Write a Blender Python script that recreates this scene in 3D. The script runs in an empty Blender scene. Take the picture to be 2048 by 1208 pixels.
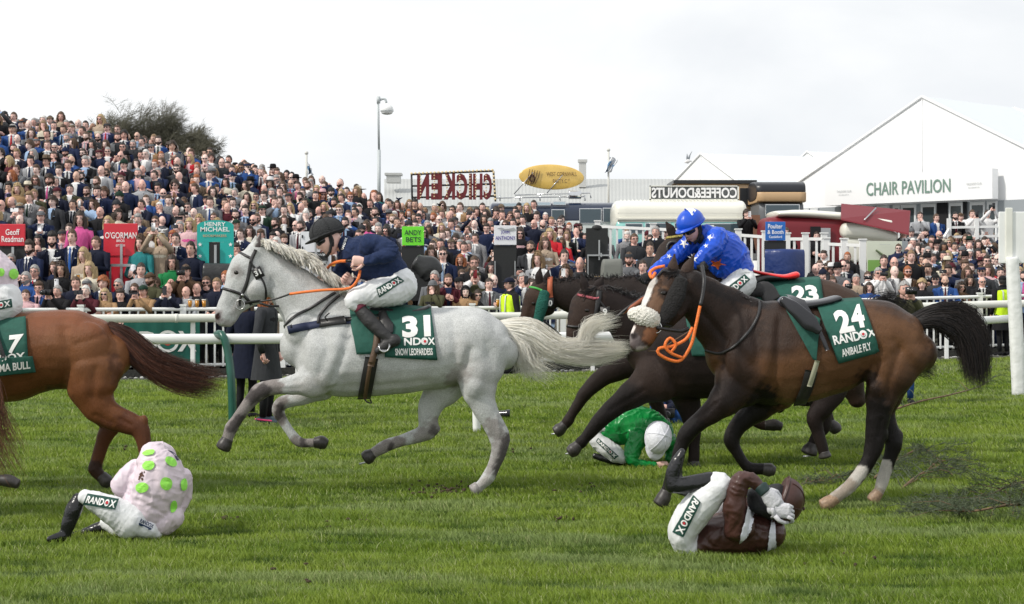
import bpy, bmesh, math, random
import numpy as np
from mathutils import Vector, Matrix, Quaternion
from mathutils.bvhtree import BVHTree
from mathutils.kdtree import KDTree
random.seed(7); np.random.seed(7)
sc = bpy.context.scene
COL = sc.collection
R = math.radians
# ------------------------------------------------------------------ camera, sky, sun, exposure
F = 3400.0      # focal length in photo pixels (photo 2048 wide)
CH = 1.65       # eye height
HY = 563.0      # horizon row
cam = bpy.data.objects.new('camera', bpy.data.cameras.new('camera'))
COL.objects.link(cam); sc.camera = cam
cam.location = (0, 0, CH); cam.rotation_euler = (R(90), 0, 0)
cam.data.sensor_width = 36; cam.data.lens = 36*F/2048
cam.data.shift_y = (HY-604)/2048
cam.data.clip_end = 3000
cam.data.dof.use_dof = True; cam.data.dof.focus_distance = 14.0; cam.data.dof.aperture_fstop = 18.0
SUN_EL, SUN_AZ = 44, 243       # degrees; azimuth from +Y clockwise: light comes from the left
w = bpy.data.worlds.new('World'); sc.world = w; w.use_nodes = True
nt = w.node_tree; nt.nodes.clear()
out = nt.nodes.new('ShaderNodeOutputWorld'); bg = nt.nodes.new('ShaderNodeBackground')
sky = nt.nodes.new('ShaderNodeTexSky'); sky.sky_type = 'NISHITA'; sky.sun_disc = False
sky.sun_elevation = R(SUN_EL); sky.sun_rotation = R(SUN_AZ)
sc1 = nt.nodes.new('ShaderNodeVectorMath'); sc1.operation = 'SCALE'; sc1.inputs['Scale'].default_value = 0.10
nt.links.new(sky.outputs[0], sc1.inputs[0])
tc = nt.nodes.new('ShaderNodeTexCoord'); mp = nt.nodes.new('ShaderNodeMapping')
mp.inputs['Scale'].default_value = (1.0, 1.0, 2.6); mp.inputs['Location'].default_value = (0.35, 0.1, 0.2)
nt.links.new(tc.outputs['Generated'], mp.inputs[0])
def wnoise(scale, detail, rough, dist=0.0):
    n = nt.nodes.new('ShaderNodeTexNoise'); n.inputs['Scale'].default_value = scale
    n.inputs['Detail'].default_value = detail; n.inputs['Roughness'].default_value = rough
    n.inputs['Distortion'].default_value = dist
    nt.links.new(mp.outputs[0], n.inputs['Vector']); return n
n1 = wnoise(4.2, 5, 0.5, 0.4); n2 = wnoise(1.6, 2, 0.5)
r1 = nt.nodes.new('ShaderNodeValToRGB')
r1.color_ramp.elements[0].position = 0.34; r1.color_ramp.elements[0].color = (0.78, 0.81, 0.845, 1)
r1.color_ramp.elements[1].position = 0.60; r1.color_ramp.elements[1].color = (0.93, 0.945, 0.955, 1)
nt.links.new(n1.outputs[0], r1.inputs[0])
r2 = nt.nodes.new('ShaderNodeValToRGB')
r2.color_ramp.elements[0].position = 0.28; r2.color_ramp.elements[0].color = (0.8, 0.8, 0.8, 1)
r2.color_ramp.elements[1].position = 0.40; r2.color_ramp.elements[1].color = (1, 1, 1, 1)
nt.links.new(n2.outputs[0], r2.inputs[0])
mx = nt.nodes.new('ShaderNodeMix'); mx.data_type = 'RGBA'
nt.links.new(r2.outputs[0], mx.inputs[0]); nt.links.new(sc1.outputs[0], mx.inputs[6]); nt.links.new(r1.outputs[0], mx.inputs[7])
nt.links.new(mx.outputs[2], bg.inputs[0]); bg.inputs[1].default_value = 1.0
nt.links.new(bg.outputs[0], out.inputs[0])
sl = bpy.data.lights.new('sun', 'SUN'); sl.energy = 2.7; sl.angle = R(4.5); sl.color = (1.0, 0.95, 0.87)
so = bpy.data.objects.new('sun', sl); COL.objects.link(so)
az = R(SUN_AZ); el = R(SUN_EL)
sdir = Vector((math.sin(az)*math.cos(el), math.cos(az)*math.cos(el), math.sin(el)))
so.rotation_euler = sdir.to_track_quat('Z', 'Y').to_euler()
sc.view_settings.view_transform = 'Standard'; sc.view_settings.look = 'None'
sc.view_settings.exposure = 0.14; sc.view_settings.gamma = 1.0
sc.cycles.max_bounces = 6; sc.cycles.use_denoising = True
sc.cycles.transparent_max_bounces = 6

# ------------------------------------------------------------------ helpers
def P(px, py, Y): return Vector(((px-1024)/F*Y, Y, CH-(py-HY)/F*Y))
def PXY(x, y, z): return 1024+F*x/y, HY-(z-CH)*F/y
MATS = {}
def mat(name, col, rough=0.7, noise=0.0, nscale=40.0, bump=0.0, bscale=60.0, metal=0.0, sheen=0.0, attr=False, coat=0.0, trans=0.0, stretch=None, detail=3, spec=None):
    if name in MATS: return MATS[name]
    m = bpy.data.materials.new(name); m.use_nodes = True
    t = m.node_tree; b = t.nodes['Principled BSDF']
    b.inputs['Roughness'].default_value = rough; b.inputs['Metallic'].default_value = metal
    b.inputs['Base Color'].default_value = (*col, 1)
    if sheen: b.inputs['Sheen Weight'].default_value = sheen
    if coat: b.inputs['Coat Weight'].default_value = coat; b.inputs['Coat Roughness'].default_value = 0.15
    if trans: b.inputs['Transmission Weight'].default_value = trans
    if spec is not None: b.inputs['Specular IOR Level'].default_value = spec
    src = None
    if attr:
        a = t.nodes.new('ShaderNodeAttribute'); a.attribute_name = 'Col'; src = a.outputs[0]
    if noise or bump:
        c = t.nodes.new('ShaderNodeTexCoord'); vec = c.outputs['Object']
        if stretch:
            mm = t.nodes.new('ShaderNodeMapping'); mm.inputs['Scale'].default_value = stretch
            t.links.new(vec, mm.inputs[0]); vec = mm.outputs[0]
    if noise:
        n = t.nodes.new('ShaderNodeTexNoise'); n.inputs['Scale'].default_value = nscale; n.inputs['Detail'].default_value = detail
        t.links.new(vec, n.inputs['Vector'])
        rr = t.nodes.new('ShaderNodeMapRange'); rr.inputs[1].default_value = 0.3; rr.inputs[2].default_value = 0.7
        rr.inputs[3].default_value = 1-noise; rr.inputs[4].default_value = 1+noise
        t.links.new(n.outputs[0], rr.inputs[0])
        x = t.nodes.new('ShaderNodeVectorMath'); x.operation = 'SCALE'
        if src is None: x.inputs[0].default_value = col
        else: t.links.new(src, x.inputs[0])
        t.links.new(rr.outputs[0], x.inputs['Scale']); src = x.outputs[0]
    if src is not None: t.links.new(src, b.inputs['Base Color'])
    if bump:
        n = t.nodes.new('ShaderNodeTexNoise'); n.inputs['Scale'].default_value = bscale; n.inputs['Detail'].default_value = 4
        t.links.new(vec, n.inputs['Vector'])
        bp = t.nodes.new('ShaderNodeBump'); bp.inputs['Strength'].default_value = bump; bp.inputs['Distance'].default_value = 0.02
        t.links.new(n.outputs[0], bp.inputs['Height']); t.links.new(bp.outputs[0], b.inputs['Normal'])
    MATS[name] = m; return m
def tag(o, label=None, cat=None, group=None, kind=None):
    if label: o['label'] = label
    if cat: o['category'] = cat
    if group: o['group'] = group
    if kind: o['kind'] = kind
    return o
def link(name, me, parent=None, mats=()):
    o = bpy.data.objects.new(name, me); COL.objects.link(o)
    for m in mats: me.materials.append(m)
    if parent is not None: o.parent = parent
    return o
def empty(name, loc=(0, 0, 0), rz=0):
    o = bpy.data.objects.new(name, None); COL.objects.link(o); o.location = loc; o.rotation_euler.z = rz
    o.empty_display_size = 0.1; return o
def setpar(o, parent):
    "parent keeping world coordinates of mesh built in world space"
    o.parent = parent; o.matrix_parent_inverse = parent_matrix(parent).inverted(); return o
def parent_matrix(p):
    m = Matrix.LocRotScale(p.location, p.rotation_euler, p.scale)
    return parent_matrix(p.parent) @ p.matrix_parent_inverse @ m if p.parent else m
class MB:
    "mesh collector"
    def __init__(s): s.v = []; s.f = []; s.m = []; s.cur = 0
    def add(s, vs, fs, mi=None):
        k = len(s.v); s.v += [tuple(q) for q in vs]
        mi = s.cur if mi is None else mi
        for f in fs: s.f.append(tuple(i+k for i in f)); s.m.append(mi)
        return s
    def box(s, c, size, rot=None, mi=None):
        x, y, z = (q/2 for q in size); vs = [Vector((a*x, b*y, e*z)) for a in (-1, 1) for b in (-1, 1) for e in (-1, 1)]
        if rot is not None: vs = [rot @ q for q in vs]
        c = Vector(c); vs = [q+c for q in vs]
        return s.add(vs, [(0, 1, 3, 2), (4, 6, 7, 5), (0, 4, 5, 1), (2, 3, 7, 6), (0, 2, 6, 4), (1, 5, 7, 3)], mi)
    def quad(s, a, b, c, d, mi=None): return s.add([a, b, c, d], [(0, 1, 2, 3)], mi)
    def tube(s, pts, r, n=8, mi=None, cap=True, flat=None):
        pts = [Vector(p) for p in pts]; rs = r if isinstance(r, (list, tuple)) else [r]*len(pts)
        vs = []; m = len(pts); ref = None
        for i, p in enumerate(pts):
            t = (pts[min(i+1, m-1)]-pts[max(i-1, 0)]).normalized()
            if ref is None: ref = Vector((0, 0, 1)) if abs(t.z) < 0.9 else Vector((1, 0, 0))
            a = ref-t*ref.dot(t); a.normalize(); b = t.cross(a); ref = a
            for k in range(n):
                th = 2*math.pi*(k+0.5)/n
                vs.append(p+(a*math.cos(th)+b*math.sin(th)*(flat or 1))*rs[i])
        fs = [(i*n+k, i*n+(k+1) % n, (i+1)*n+(k+1) % n, (i+1)*n+k) for i in range(m-1) for k in range(n)]
        if cap: fs += [tuple(range(n))[::-1], tuple(range((m-1)*n, m*n))]
        return s.add(vs, fs, mi)
    def ell(s, c, r, n=14, m=10, mi=None, rot=None, zmin=-1.0):
        vs = []; c = Vector(c)
        for j in range(m+1):
            ph = math.pi*j/m-math.pi/2
            for i in range(n):
                th = 2*math.pi*i/n
                q = Vector((r[0]*math.cos(ph)*math.cos(th), r[1]*math.cos(ph)*math.sin(th), r[2]*max(zmin, math.sin(ph))))
                vs.append((rot @ q if rot is not None else q)+c)
        fs = [(j*n+i, j*n+(i+1) % n, (j+1)*n+(i+1) % n, (j+1)*n+i) for j in range(m) for i in range(n)]
        return s.add(vs, fs, mi)
    def loft(s, pts, n=20, step=0.02, mi=None, cap=1.0, sup=2.0):
        "pts: (P, r_inplane, r_depth) with catmull interpolation and rounded ends"
        A = [np.array([*p[0], p[1], p[2]], float) for p in pts]
        if len(A) == 1: return s
        ext = [2*A[0]-A[1]]+A+[2*A[-1]-A[-2]]
        sm = []
        for i in range(1, len(ext)-2):
            p0, p1, p2, p3 = ext[i-1:i+3]; L = np.linalg.norm((p2-p1)[:3]); k = max(2, int(L/step))
            for j in range(k):
                t = j/k
                q = 0.5*((2*p1)+(-p0+p2)*t+(2*p0-5*p1+4*p2-p3)*t*t+(-p0+3*p1-3*p2+p3)*t**3)
                q[3:] = p1[3:]+(p2[3:]-p1[3:])*(t*t*(3-2*t)); sm.append(q)
        sm.append(A[-1])
        C = [Vector(q[:3]) for q in sm]; rr = [(max(q[3], 1e-4), max(q[4], 1e-4)) for q in sm]; M = len(C)
        rings = []
        def frame(i):
            t = (C[min(i+1, M-1)]-C[max(i-1, 0)]).normalized()
            ref = Vector((0, 1, 0)) if abs(t.y) < 0.85 else Vector((1, 0, 0))
            b = (ref-t*ref.dot(t)).normalized(); nn = b.cross(t); return t, nn, b
        def ring(c, nn, b, r1_, r2_):
            o = []
            for k in range(n):
                th = 2*math.pi*k/n; cc, ss = math.cos(th), math.sin(th)
                e = 2/sup
                o.append(c+nn*(r1_*math.copysign(abs(cc)**e, cc))+b*(r2_*math.copysign(abs(ss)**e, ss)))
            return o
        t, nn, b = frame(0); q = min(rr[0])*cap
        for a in (85, 60, 35, 15): rings.append(ring(C[0]-t*q*math.sin(R(a)), nn, b, rr[0][0]*math.cos(R(a)), rr[0][1]*math.cos(R(a))))
        for i in range(M):
            t, nn, b = frame(i); rings.append(ring(C[i], nn, b, *rr[i]))
        t, nn, b = frame(M-1); q = min(rr[-1])*cap
        for a in (15, 35, 60, 85): rings.append(ring(C[-1]+t*q*math.sin(R(a)), nn, b, rr[-1][0]*math.cos(R(a)), rr[-1][1]*math.cos(R(a))))
        K = len(rings); vs = [v for g in rings for v in g]
        fs = [(i*n+k, (i+1)*n+k, (i+1)*n+(k+1) % n, i*n+(k+1) % n) for i in range(K-1) for k in range(n)]
        fs += [tuple(range(n)), tuple(range((K-1)*n, K*n))[::-1]]
        return s.add(vs, fs, mi)
    def mesh(s, name='mesh', smooth=True):
        me = bpy.data.meshes.new(name); me.from_pydata(s.v, [], s.f)
        me.polygons.foreach_set('material_index', s.m)
        if smooth: me.polygons.foreach_set('use_smooth', [True]*len(s.f))
        me.update(); return me
    def obj(s, name, mats, parent=None, smooth=True, world=True, bevel=0):
        if not isinstance(mats, (list, tuple)): mats = [mats]
        o = link(name, s.mesh(name, smooth), None, mats)
        if parent is not None:
            if world: setpar(o, parent)
            else: o.parent = parent
        if bevel:
            b = o.modifiers.new('b', 'BEVEL'); b.width = bevel; b.segments = 2; b.limit_method = 'ANGLE'
        return o
def pl(pts, Y0, k=0.85, mul=1.0):
    "pixel loft points (px,py,r[,d[,ry m]]) -> loft input"
    o = []
    for p in pts:
        d = p[3] if len(p) > 3 else 0.0; Y = Y0+d; r = p[2]*Y/F*mul
        ry = p[4]*mul if len(p) > 4 else r*k
        o.append((P(p[0], p[1], Y), r, ry))
    return o
def remesh(mb, voxel, smooth=6, name='body', factor=0.5):
    me = mb.mesh(name); o = bpy.data.objects.new('tmp', me); COL.objects.link(o)
    m = o.modifiers.new('r', 'REMESH'); m.mode = 'VOXEL'; m.voxel_size = voxel; m.use_smooth_shade = True
    if smooth:
        s = o.modifiers.new('s', 'SMOOTH'); s.factor = factor; s.iterations = smooth
    dg = bpy.context.evaluated_depsgraph_get(); dg.update()
    r = bpy.data.meshes.new_from_object(o.evaluated_get(dg)); r.name = name
    bpy.data.objects.remove(o); bpy.data.meshes.remove(me)
    r.polygons.foreach_set('use_smooth', [True]*len(r.polygons))
    return r
def verts_np(me):
    a = np.empty(len(me.vertices)*3, np.float32); me.vertices.foreach_get('co', a); return a.reshape(-1, 3)
def setcol(me, col):
    "col: (nverts,3)"
    at = me.color_attributes.new('Col', 'FLOAT_COLOR', 'POINT')
    c = np.ones((len(me.vertices), 4), np.float32); c[:, :3] = col; at.data.foreach_set('color', c.ravel())
def bvh(me): 
    return BVHTree.FromPolygons([v.co[:] for v in me.vertices], [tuple(p.vertices) for p in me.polygons])
CAMP = Vector((0, 0, CH))
def hit(px, py, b, Yf=None):
    d = (P(px, py, 10)-CAMP).normalized()
    loc, nor, i, dist = b.ray_cast(CAMP, d)
    if loc is None:
        if Yf is None: return None, None
        q = P(px, py, Yf); loc, nor, i, dist = b.find_nearest(q)
        if (loc-q).length > 0.12: return q, Vector((0, -1, 0))
        return loc, (nor if nor.y < 0.3 else -nor)
    return loc, (nor if nor.dot(d) < 0 else -nor)
def cat2(pts, step):
    "catmull-rom through pixel tuples"
    A = [np.array(p, float) for p in pts]; ext = [2*A[0]-A[1]]+A+[2*A[-1]-A[-2]]; o = []
    for i in range(1, len(ext)-2):
        p0, p1, p2, p3 = ext[i-1:i+3]; L = np.linalg.norm((p2-p1)[:2]); k = max(1, int(L/step))
        for j in range(k):
            t = j/k; o.append(0.5*((2*p1)+(-p0+p2)*t+(2*p0-5*p1+4*p2-p3)*t*t+(-p0+3*p1-3*p2+p3)*t**3))
    o.append(A[-1]); return o
def strap(mb, pts, width, b, Yf, off=0.006, th=0.006, mi=None, step=4):
    "ribbon lying on a surface, traced over it; width in metres"
    pp = [hit(q[0], q[1], b, Yf) for q in cat2(pts, step)]
    C = [p[0]+p[1]*off for p in pp]; N = [p[1] for p in pp]; m = len(C)
    if m < 2: return
    for _ in range(2):
        C = [C[0]]+[(C[i-1]+C[i]*2+C[i+1])/4 for i in range(1, m-1)]+[C[-1]]
        N = [N[0]]+[(N[i-1]+N[i]*2+N[i+1]).normalized() for i in range(1, m-1)]+[N[-1]]
    vs = []
    for i in range(m):
        t = (C[min(i+1, m-1)]-C[max(i-1, 0)]).normalized(); s = N[i].cross(t).normalized()
        n = t.cross(s); n = n if n.dot(N[i]) > 0 else -n
        for a, e in ((-1, -1), (1, -1), (1, 1), (-1, 1)): vs.append(C[i]+s*(a*width/2)+n*(e*th/2))
    fs = [(i*4+k, i*4+(k+1) % 4, (i+1)*4+(k+1) % 4, (i+1)*4+k) for i in range(m-1) for k in range(4)]
    mb.add(vs, fs+[(0, 1, 2, 3), tuple((m-1)*4+k for k in (3, 2, 1, 0))], mi)
def bil(q, u, v):
    return tuple((1-v)*((1-u)*q[0][i]+u*q[1][i])+v*((1-u)*q[3][i]+u*q[2][i]) for i in (0, 1))
def patch(mb, q, b, Yf, off=0.01, nu=14, nv=12, mi=None, bulge=0.0, relax=2):
    "cloth patch: pixel quad TL,TR,BR,BL laid over a surface"
    g = []; 
    for j in range(nv+1):
        for i in range(nu+1):
            x, y = bil(q, i/nu, j/nv)
            l, n = hit(x, y, b, Yf); g.append([l+n*off, n])
    for _ in range(relax):
        h = [x[0].copy() for x in g]
        for j in range(1, nv):
            for i in range(1, nu):
                k = j*(nu+1)+i; av = (h[k-1]+h[k+1]+h[k-nu-1]+h[k+nu+1])/4
                if (av-h[k]).dot(g[k][1]) > 0: g[k][0] = av
    fs = [(j*(nu+1)+i, j*(nu+1)+i+1, (j+1)*(nu+1)+i+1, (j+1)*(nu+1)+i) for j in range(nv) for i in range(nu)]
    mb.add([x[0] for x in g], [f[::-1] for f in fs], mi)
    return BVHTree.FromPolygons([x[0] for x in g], fs)
def text_mesh(s, bold=0.0, spacing=1.0):
    c = bpy.data.curves.new('t', 'FONT'); c.body = s; c.size = 1; c.offset = bold; c.space_character = spacing
    c.resolution_u = 3
    o = bpy.data.objects.new('t', c); COL.objects.link(o)
    dg = bpy.context.evaluated_depsgraph_get(); dg.update()
    me = bpy.data.meshes.new_from_object(o.evaluated_get(dg)); bpy.data.objects.remove(o)
    return me
def text_geo(s, bold=0.02, cuts=0, spacing=1.0):
    me = text_mesh(s, bold, spacing); bm = bmesh.new(); bm.from_mesh(me); bpy.data.meshes.remove(me)
    bmesh.ops.triangulate(bm, faces=bm.faces)
    if cuts: 
        for _ in range(cuts):
            es = [e for e in bm.edges if e.calc_length() > 0.16]
            if es: bmesh.ops.subdivide_edges(bm, edges=es, cuts=1)
            bmesh.ops.triangulate(bm, faces=[f for f in bm.faces if len(f.verts) > 3])
    V = np.array([v.co[:2] for v in bm.verts]); bm.verts.index_update(); Fs = [tuple(v.index for v in f.verts) for f in bm.faces]
    bm.free()
    V = (V-V.min(0))/(V.max(0)-V.min(0)); return V, Fs
def text_on(mb, s, q, b, Yf, off=0.004, bold=0.03, mi=None, cuts=2):
    "text filling a pixel quad TL,TR,BR,BL laid on a surface"
    V, Fs = text_geo(s, bold, cuts); vs = []
    for u, v in V:
        x, y = bil(q, u, 1-v); l, n = hit(x, y, b, Yf); vs.append(l+n*off if l is not None else P(x, y, Yf))
    mb.add(vs, [f if (vs[f[1]]-vs[f[0]]).cross(vs[f[2]]-vs[f[0]]).y < 0 else f[::-1] for f in Fs], mi)
def text_flat(mb, s, o, ux, uz, wd, ht, off=Vector((0, -0.003, 0)), bold=0.02, mi=None, mirror=False, thick=0):
    "flat text in world space; o = bottom-left corner, ux/uz unit axes"
    V, Fs = text_geo(s, bold); o = Vector(o)
    vs = [o+ux*((1-u if mirror else u)*wd)+uz*(v*ht)+off for u, v in V]
    mb.add(vs, Fs, mi)
    if thick:
        n = ux.cross(uz).normalized()*thick; mb.add([v-n*1.0 for v in vs], Fs, mi)
def strands(mb, guides, count, spread, r0, seg=8, rnd=0.0, mi=None, tip=0.15, curl=0.0, nm=1):
    """guides: list of polylines of (P, spread m); strands interpolate between neighbouring guides"""
    G = [[np.array([*p[0], p[1]], float) for p in g] for g in guides]
    def samp(g, t):
        x = t*(len(g)-1); i = min(int(x), len(g)-2); f = x-i
        p0, p1, p2, p3 = g[max(i-1, 0)], g[i], g[i+1], g[min(i+2, len(g)-1)]
        return 0.5*((2*p1)+(-p0+p2)*f+(2*p0-5*p1+4*p2-p3)*f*f+(-p0+3*p1-3*p2+p3)*f**3)
    for c in range(count):
        a = random.random()*(len(G)-1); i = min(int(a), len(G)-2) if len(G) > 1 else 0; fr = a-i
        L = 1-rnd*random.random()**1.5; o = np.random.normal(0, 1, 3); o /= max(1, np.linalg.norm(o)/1.3)
        ph = random.random()*6.28; fq = random.uniform(1.5, 4); am = random.random()*curl
        w1 = np.random.normal(0, 1, 3)
        pts = []; rs = []
        for k in range(seg+1):
            t = k/seg*L; q = samp(G[i], t)
            if len(G) > 1: q = q*(1-fr)+samp(G[i+1], t)*fr
            p = q[:3]+o*q[3]*spread+w1*am*math.sin(fq*t*3+ph)*t
            pts.append(Vector(p)); rs.append(r0*(1-(1-tip)*(k/seg)**1.5))
        mb.tube(pts, rs, n=3, mi=(random.randrange(nm) if nm > 1 else mi), cap=False)
# ------------------------------------------------------------------ terrain
SIL = [(-400,225),(0,228),(100,232),(190,240),(280,262),(400,292),(450,302),(540,325),(640,345),(720,362),(800,392),(900,400),(1000,402),(1080,394),(1105,408),(1150,430),(1230,455),(1300,455),(3000,455)]
def lerp_tab(tab, x):
    if x <= tab[0][0]: return tab[0][1]
    for a, b in zip(tab[:-1], tab[1:]):
        if x <= b[0]: return a[1]+(b[1]-a[1])*(x-a[0])/(b[0]-a[0])
    return tab[-1][1]
def railY(x): return 28.0+(x+8.4)*0.273
def sst(a, b, x): t = max(0, min(1, (x-a)/(b-a))); return t*t*(3-2*t)
def zc(px): 
    if px > 1240: return 1.6
    return 1.65+(563-lerp_tab(SIL, px))*42.4/F-1.72
def ground(x, y):
    c = 0.2*max(0, min(1, x/10))*max(0, min(1.3, (y-20)/13)) if y > 20 else 0
    if y > 42: return zb(x, y)
    s = y-railY(x)-2.2
    if s <= 0: return c
    return zb(x, y)
def zb(x, y):
    px = 1024+F*x/max(y, 1); s = y-railY(x)-2.2; c = 0.2*max(0, min(1, x/10))
    k = max(0, min(1, s/12.5)); return c*(1-k)+zc(px)*(k*.93+.07*sst(0, 1, k))
mb = MB()
ys = list(np.arange(4, 28, 1.0))+list(np.arange(28, 52, .4))+[55, 60, 70, 85, 110, 150, 220, 400, 900]
xs_ = [-1.6, -.8]+list(np.linspace(-.42, .42, 85))+[.8, 1.6]
for y in ys:
    for u in xs_: 
        x = u*y if y < 400 else u*y; mb.v.append((x, y, ground(x, y)))
n = len(xs_)
for j in range(len(ys)-1):
    for i in range(n-1): mb.f.append((j*n+i, j*n+i+1, (j+1)*n+i+1, (j+1)*n+i)); mb.m.append(0 if ys[j] < 27.9 else 1)
mt = bpy.data.materials.new('turf_soil'); mt.use_nodes = True; t = mt.node_tree; b = t.nodes['Principled BSDF']; b.inputs['Roughness'].default_value = .95; b.inputs['Specular IOR Level'].default_value = .1
c = t.nodes.new('ShaderNodeTexCoord'); n1_ = t.nodes.new('ShaderNodeTexNoise'); n1_.inputs['Scale'].default_value = 3; n1_.inputs['Detail'].default_value = 8; t.links.new(c.outputs['Object'], n1_.inputs['Vector'])
cr = t.nodes.new('ShaderNodeValToRGB'); cr.color_ramp.elements[0].position = .3; cr.color_ramp.elements[0].color = (.05, .075, .015, 1); cr.color_ramp.elements[1].position = .75; cr.color_ramp.elements[1].color = (.10, .14, .03, 1)
t.links.new(n1_.outputs[0], cr.inputs[0]); t.links.new(cr.outputs[0], b.inputs['Base Color'])
tag(mb.obj('ground', [mt, mat('trodden_ground', (.09, .09, .07), .95, noise=.3, nscale=3)]), kind='structure')

# ------------------------------------------------------------------ grass blades
def grass():
    rng = np.random.default_rng(3)
    N = 560000; K = .34
    y = 8.2*(33/8.2)**rng.random(N); x = (rng.random(N)*2-1)*K*y
    rail = 28.0+(x+8.4)*0.273-.35
    ok = y < rail; y = y[ok]; x = x[ok]; N = len(x)
    c = np.where(y > 20, 0.2*np.clip(x/10, 0, 1)*np.clip((y-20)/13, 0, 1.3), 0)
    def fbm(x, y, s):
        v = 0; a = 1
        for k in range(5):
            f = 1.9**k; v = v+a*np.sin(x*1.1*f+1.7*np.sin(y*1.3*f+s+k)+k*2.1+s)*np.cos(y*1.7*f+1.3*np.sin(x*.9*f+s*2)+k); a *= .62
        return v
    big = fbm(x*.55, y*1.5, 1.0); fine = fbm(x*3.2, y*6.0, 4.0); streak = fbm(x*.35, y*3.2, 9.0)
    tf = np.clip(fbm(x*2.1, y*4.2, 2.0), -1, 1.6)
    h = (.028+.018*rng.random(N)+.012*np.clip(fine, -1, 1.5)+.012*tf+.002*np.clip(streak, -1, 1))*(1+.010*(y-9))
    h = np.clip(h, .016, .10)
    wd = .0016*(y/9)**1.0*(.8+.7*rng.random(N))*1.25
    la = rng.normal(2.4, 1.5, N); le = h*(.35+.9*rng.random(N))
    dx = np.cos(la)*le; dy = np.sin(la)*le
    fa = rng.random(N)*6.283; wx = np.cos(fa)*wd; wy = np.sin(fa)*wd*.6
    V = np.empty((N, 5, 3), np.float32)
    V[:, 0] = np.stack([x-wx, y-wy, c-.004], 1); V[:, 1] = np.stack([x+wx, y+wy, c-.004], 1)
    V[:, 2] = np.stack([x+wx*.8+dx*.4, y+wy*.8+dy*.4, c+h*.6], 1); V[:, 3] = np.stack([x-wx*.8+dx*.4, y-wy*.8+dy*.4, c+h*.6], 1)
    V[:, 4] = np.stack([x+dx, y+dy, c+h], 1)
    base = np.arange(N)[:, None]*5
    loops = np.concatenate([base+np.array([0, 1, 2, 3]), base+np.array([3, 2, 4])], 1).ravel()
    me = bpy.data.meshes.new('grass'); me.vertices.add(N*5); me.vertices.foreach_set('co', V.ravel())
    me.loops.add(N*7); me.loops.foreach_set('vertex_index', loops.astype(np.int32))
    me.polygons.add(N*2); st = (np.arange(N)[:, None]*7+np.array([0, 4])).ravel(); me.polygons.foreach_set('loop_start', st.astype(np.int32))
    me.polygons.foreach_set('use_smooth', np.ones(N*2, bool)); me.update(calc_edges=True)
    g1 = np.array((.128, .212, .017)); g2 = np.array((.245, .325, .042)); g3 = np.array((.42, .46, .20)); g0 = np.array((.042, .088, .010)); gp_ = np.array((.24, .31, .12))
    m = np.clip(.5+.30*big+.22*fine+rng.normal(0, .22, N), 0, 1)[:, None]; C = g1*(1-m)+g2*m
    pa = np.clip(.9*fbm(x*.9, y*2.6, 6.0)-.1, 0, .75)[:, None]; C = C*(1-pa)+gp_*pa
    dr = (rng.random(N) < .05+.06*np.clip(streak, 0, 1))[:, None]; C = np.where(dr, g3*.85, C)
    dk_ = np.clip(-fine*.8-.1, 0, .9)[:, None]; C = C*(1-dk_)+g0*dk_
    at = me.color_attributes.new('Col', 'FLOAT_COLOR', 'POINT'); cc = np.ones((N, 5, 4), np.float32); cc[:, :, :3] = C[:, None, :]; at.data.foreach_set('color', cc.ravel())
    m_ = bpy.data.materials.new('grass_blade'); m_.use_nodes = True; t = m_.node_tree; b = t.nodes['Principled BSDF']; b.inputs['Roughness'].default_value = .55; b.inputs['Specular IOR Level'].default_value = .25
    a = t.nodes.new('ShaderNodeAttribute'); a.attribute_name = 'Col'; t.links.new(a.outputs[0], b.inputs['Base Color'])
    tr = t.nodes.new('ShaderNodeBsdfTranslucent'); t.links.new(a.outputs[0], tr.inputs[0]); mx_ = t.nodes.new('ShaderNodeMixShader'); mx_.inputs[0].default_value = .3
    t.links.new(b.outputs[0], mx_.inputs[1]); t.links.new(tr.outputs[0], mx_.inputs[2]); t.links.new(mx_.outputs[0], t.nodes['Material Output'].inputs[0])
    tag(link('grass', me, None, [m_]), kind='stuff')
grass()
# ------------------------------------------------------------------ horses
def wob(px, py):
    return (np.sin(px*.31+py*.17)+np.sin(px*.13-py*.41+2)+np.sin(px*.57+py*.63+1)*.6+np.sin(px*.9-py*.77)*.4)
def sdist(px, py, pts):
    D = np.full(len(px), 1e9)
    if len(pts) == 1: return np.hypot(px-pts[0][0], py-pts[0][1])
    for a, b in zip(pts[:-1], pts[1:]):
        ax, ay = a[:2]; bx, by = b[:2]; L = max(1e-6, (bx-ax)**2+(by-ay)**2)
        t = np.clip(((px-ax)*(bx-ax)+(py-ay)*(by-ay))/L, 0, 1)
        D = np.minimum(D, np.hypot(px-ax-t*(bx-ax), py-ay-t*(by-ay)))
    return D
def carve(me, strokes, Y0=None):
    "push the surface in (negative) or out along its normal near traced lines: (pts, radius px, depth m[, side])"
    V = verts_np(me).astype(float); N = np.empty(len(me.vertices)*3, np.float32); me.vertices.foreach_get('normal', N); N = N.reshape(-1, 3)
    px = 1024+F*V[:, 0]/V[:, 1]; py = HY-(V[:, 2]-CH)*F/V[:, 1]; acc = np.zeros(len(V))
    for s in strokes:
        D = sdist(px, py, s[0]); k = np.exp(-(D/s[1])**2)*s[2]
        if len(s) > 3: k = k*np.where((V[:, 1]-Y0)*s[3] > -0.03, 1, 0)
        acc += k*np.abs(N[:, 1])**.5
    V += N*acc[:, None]; me.vertices.foreach_set('co', V.astype(np.float32).ravel()); me.update()
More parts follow.
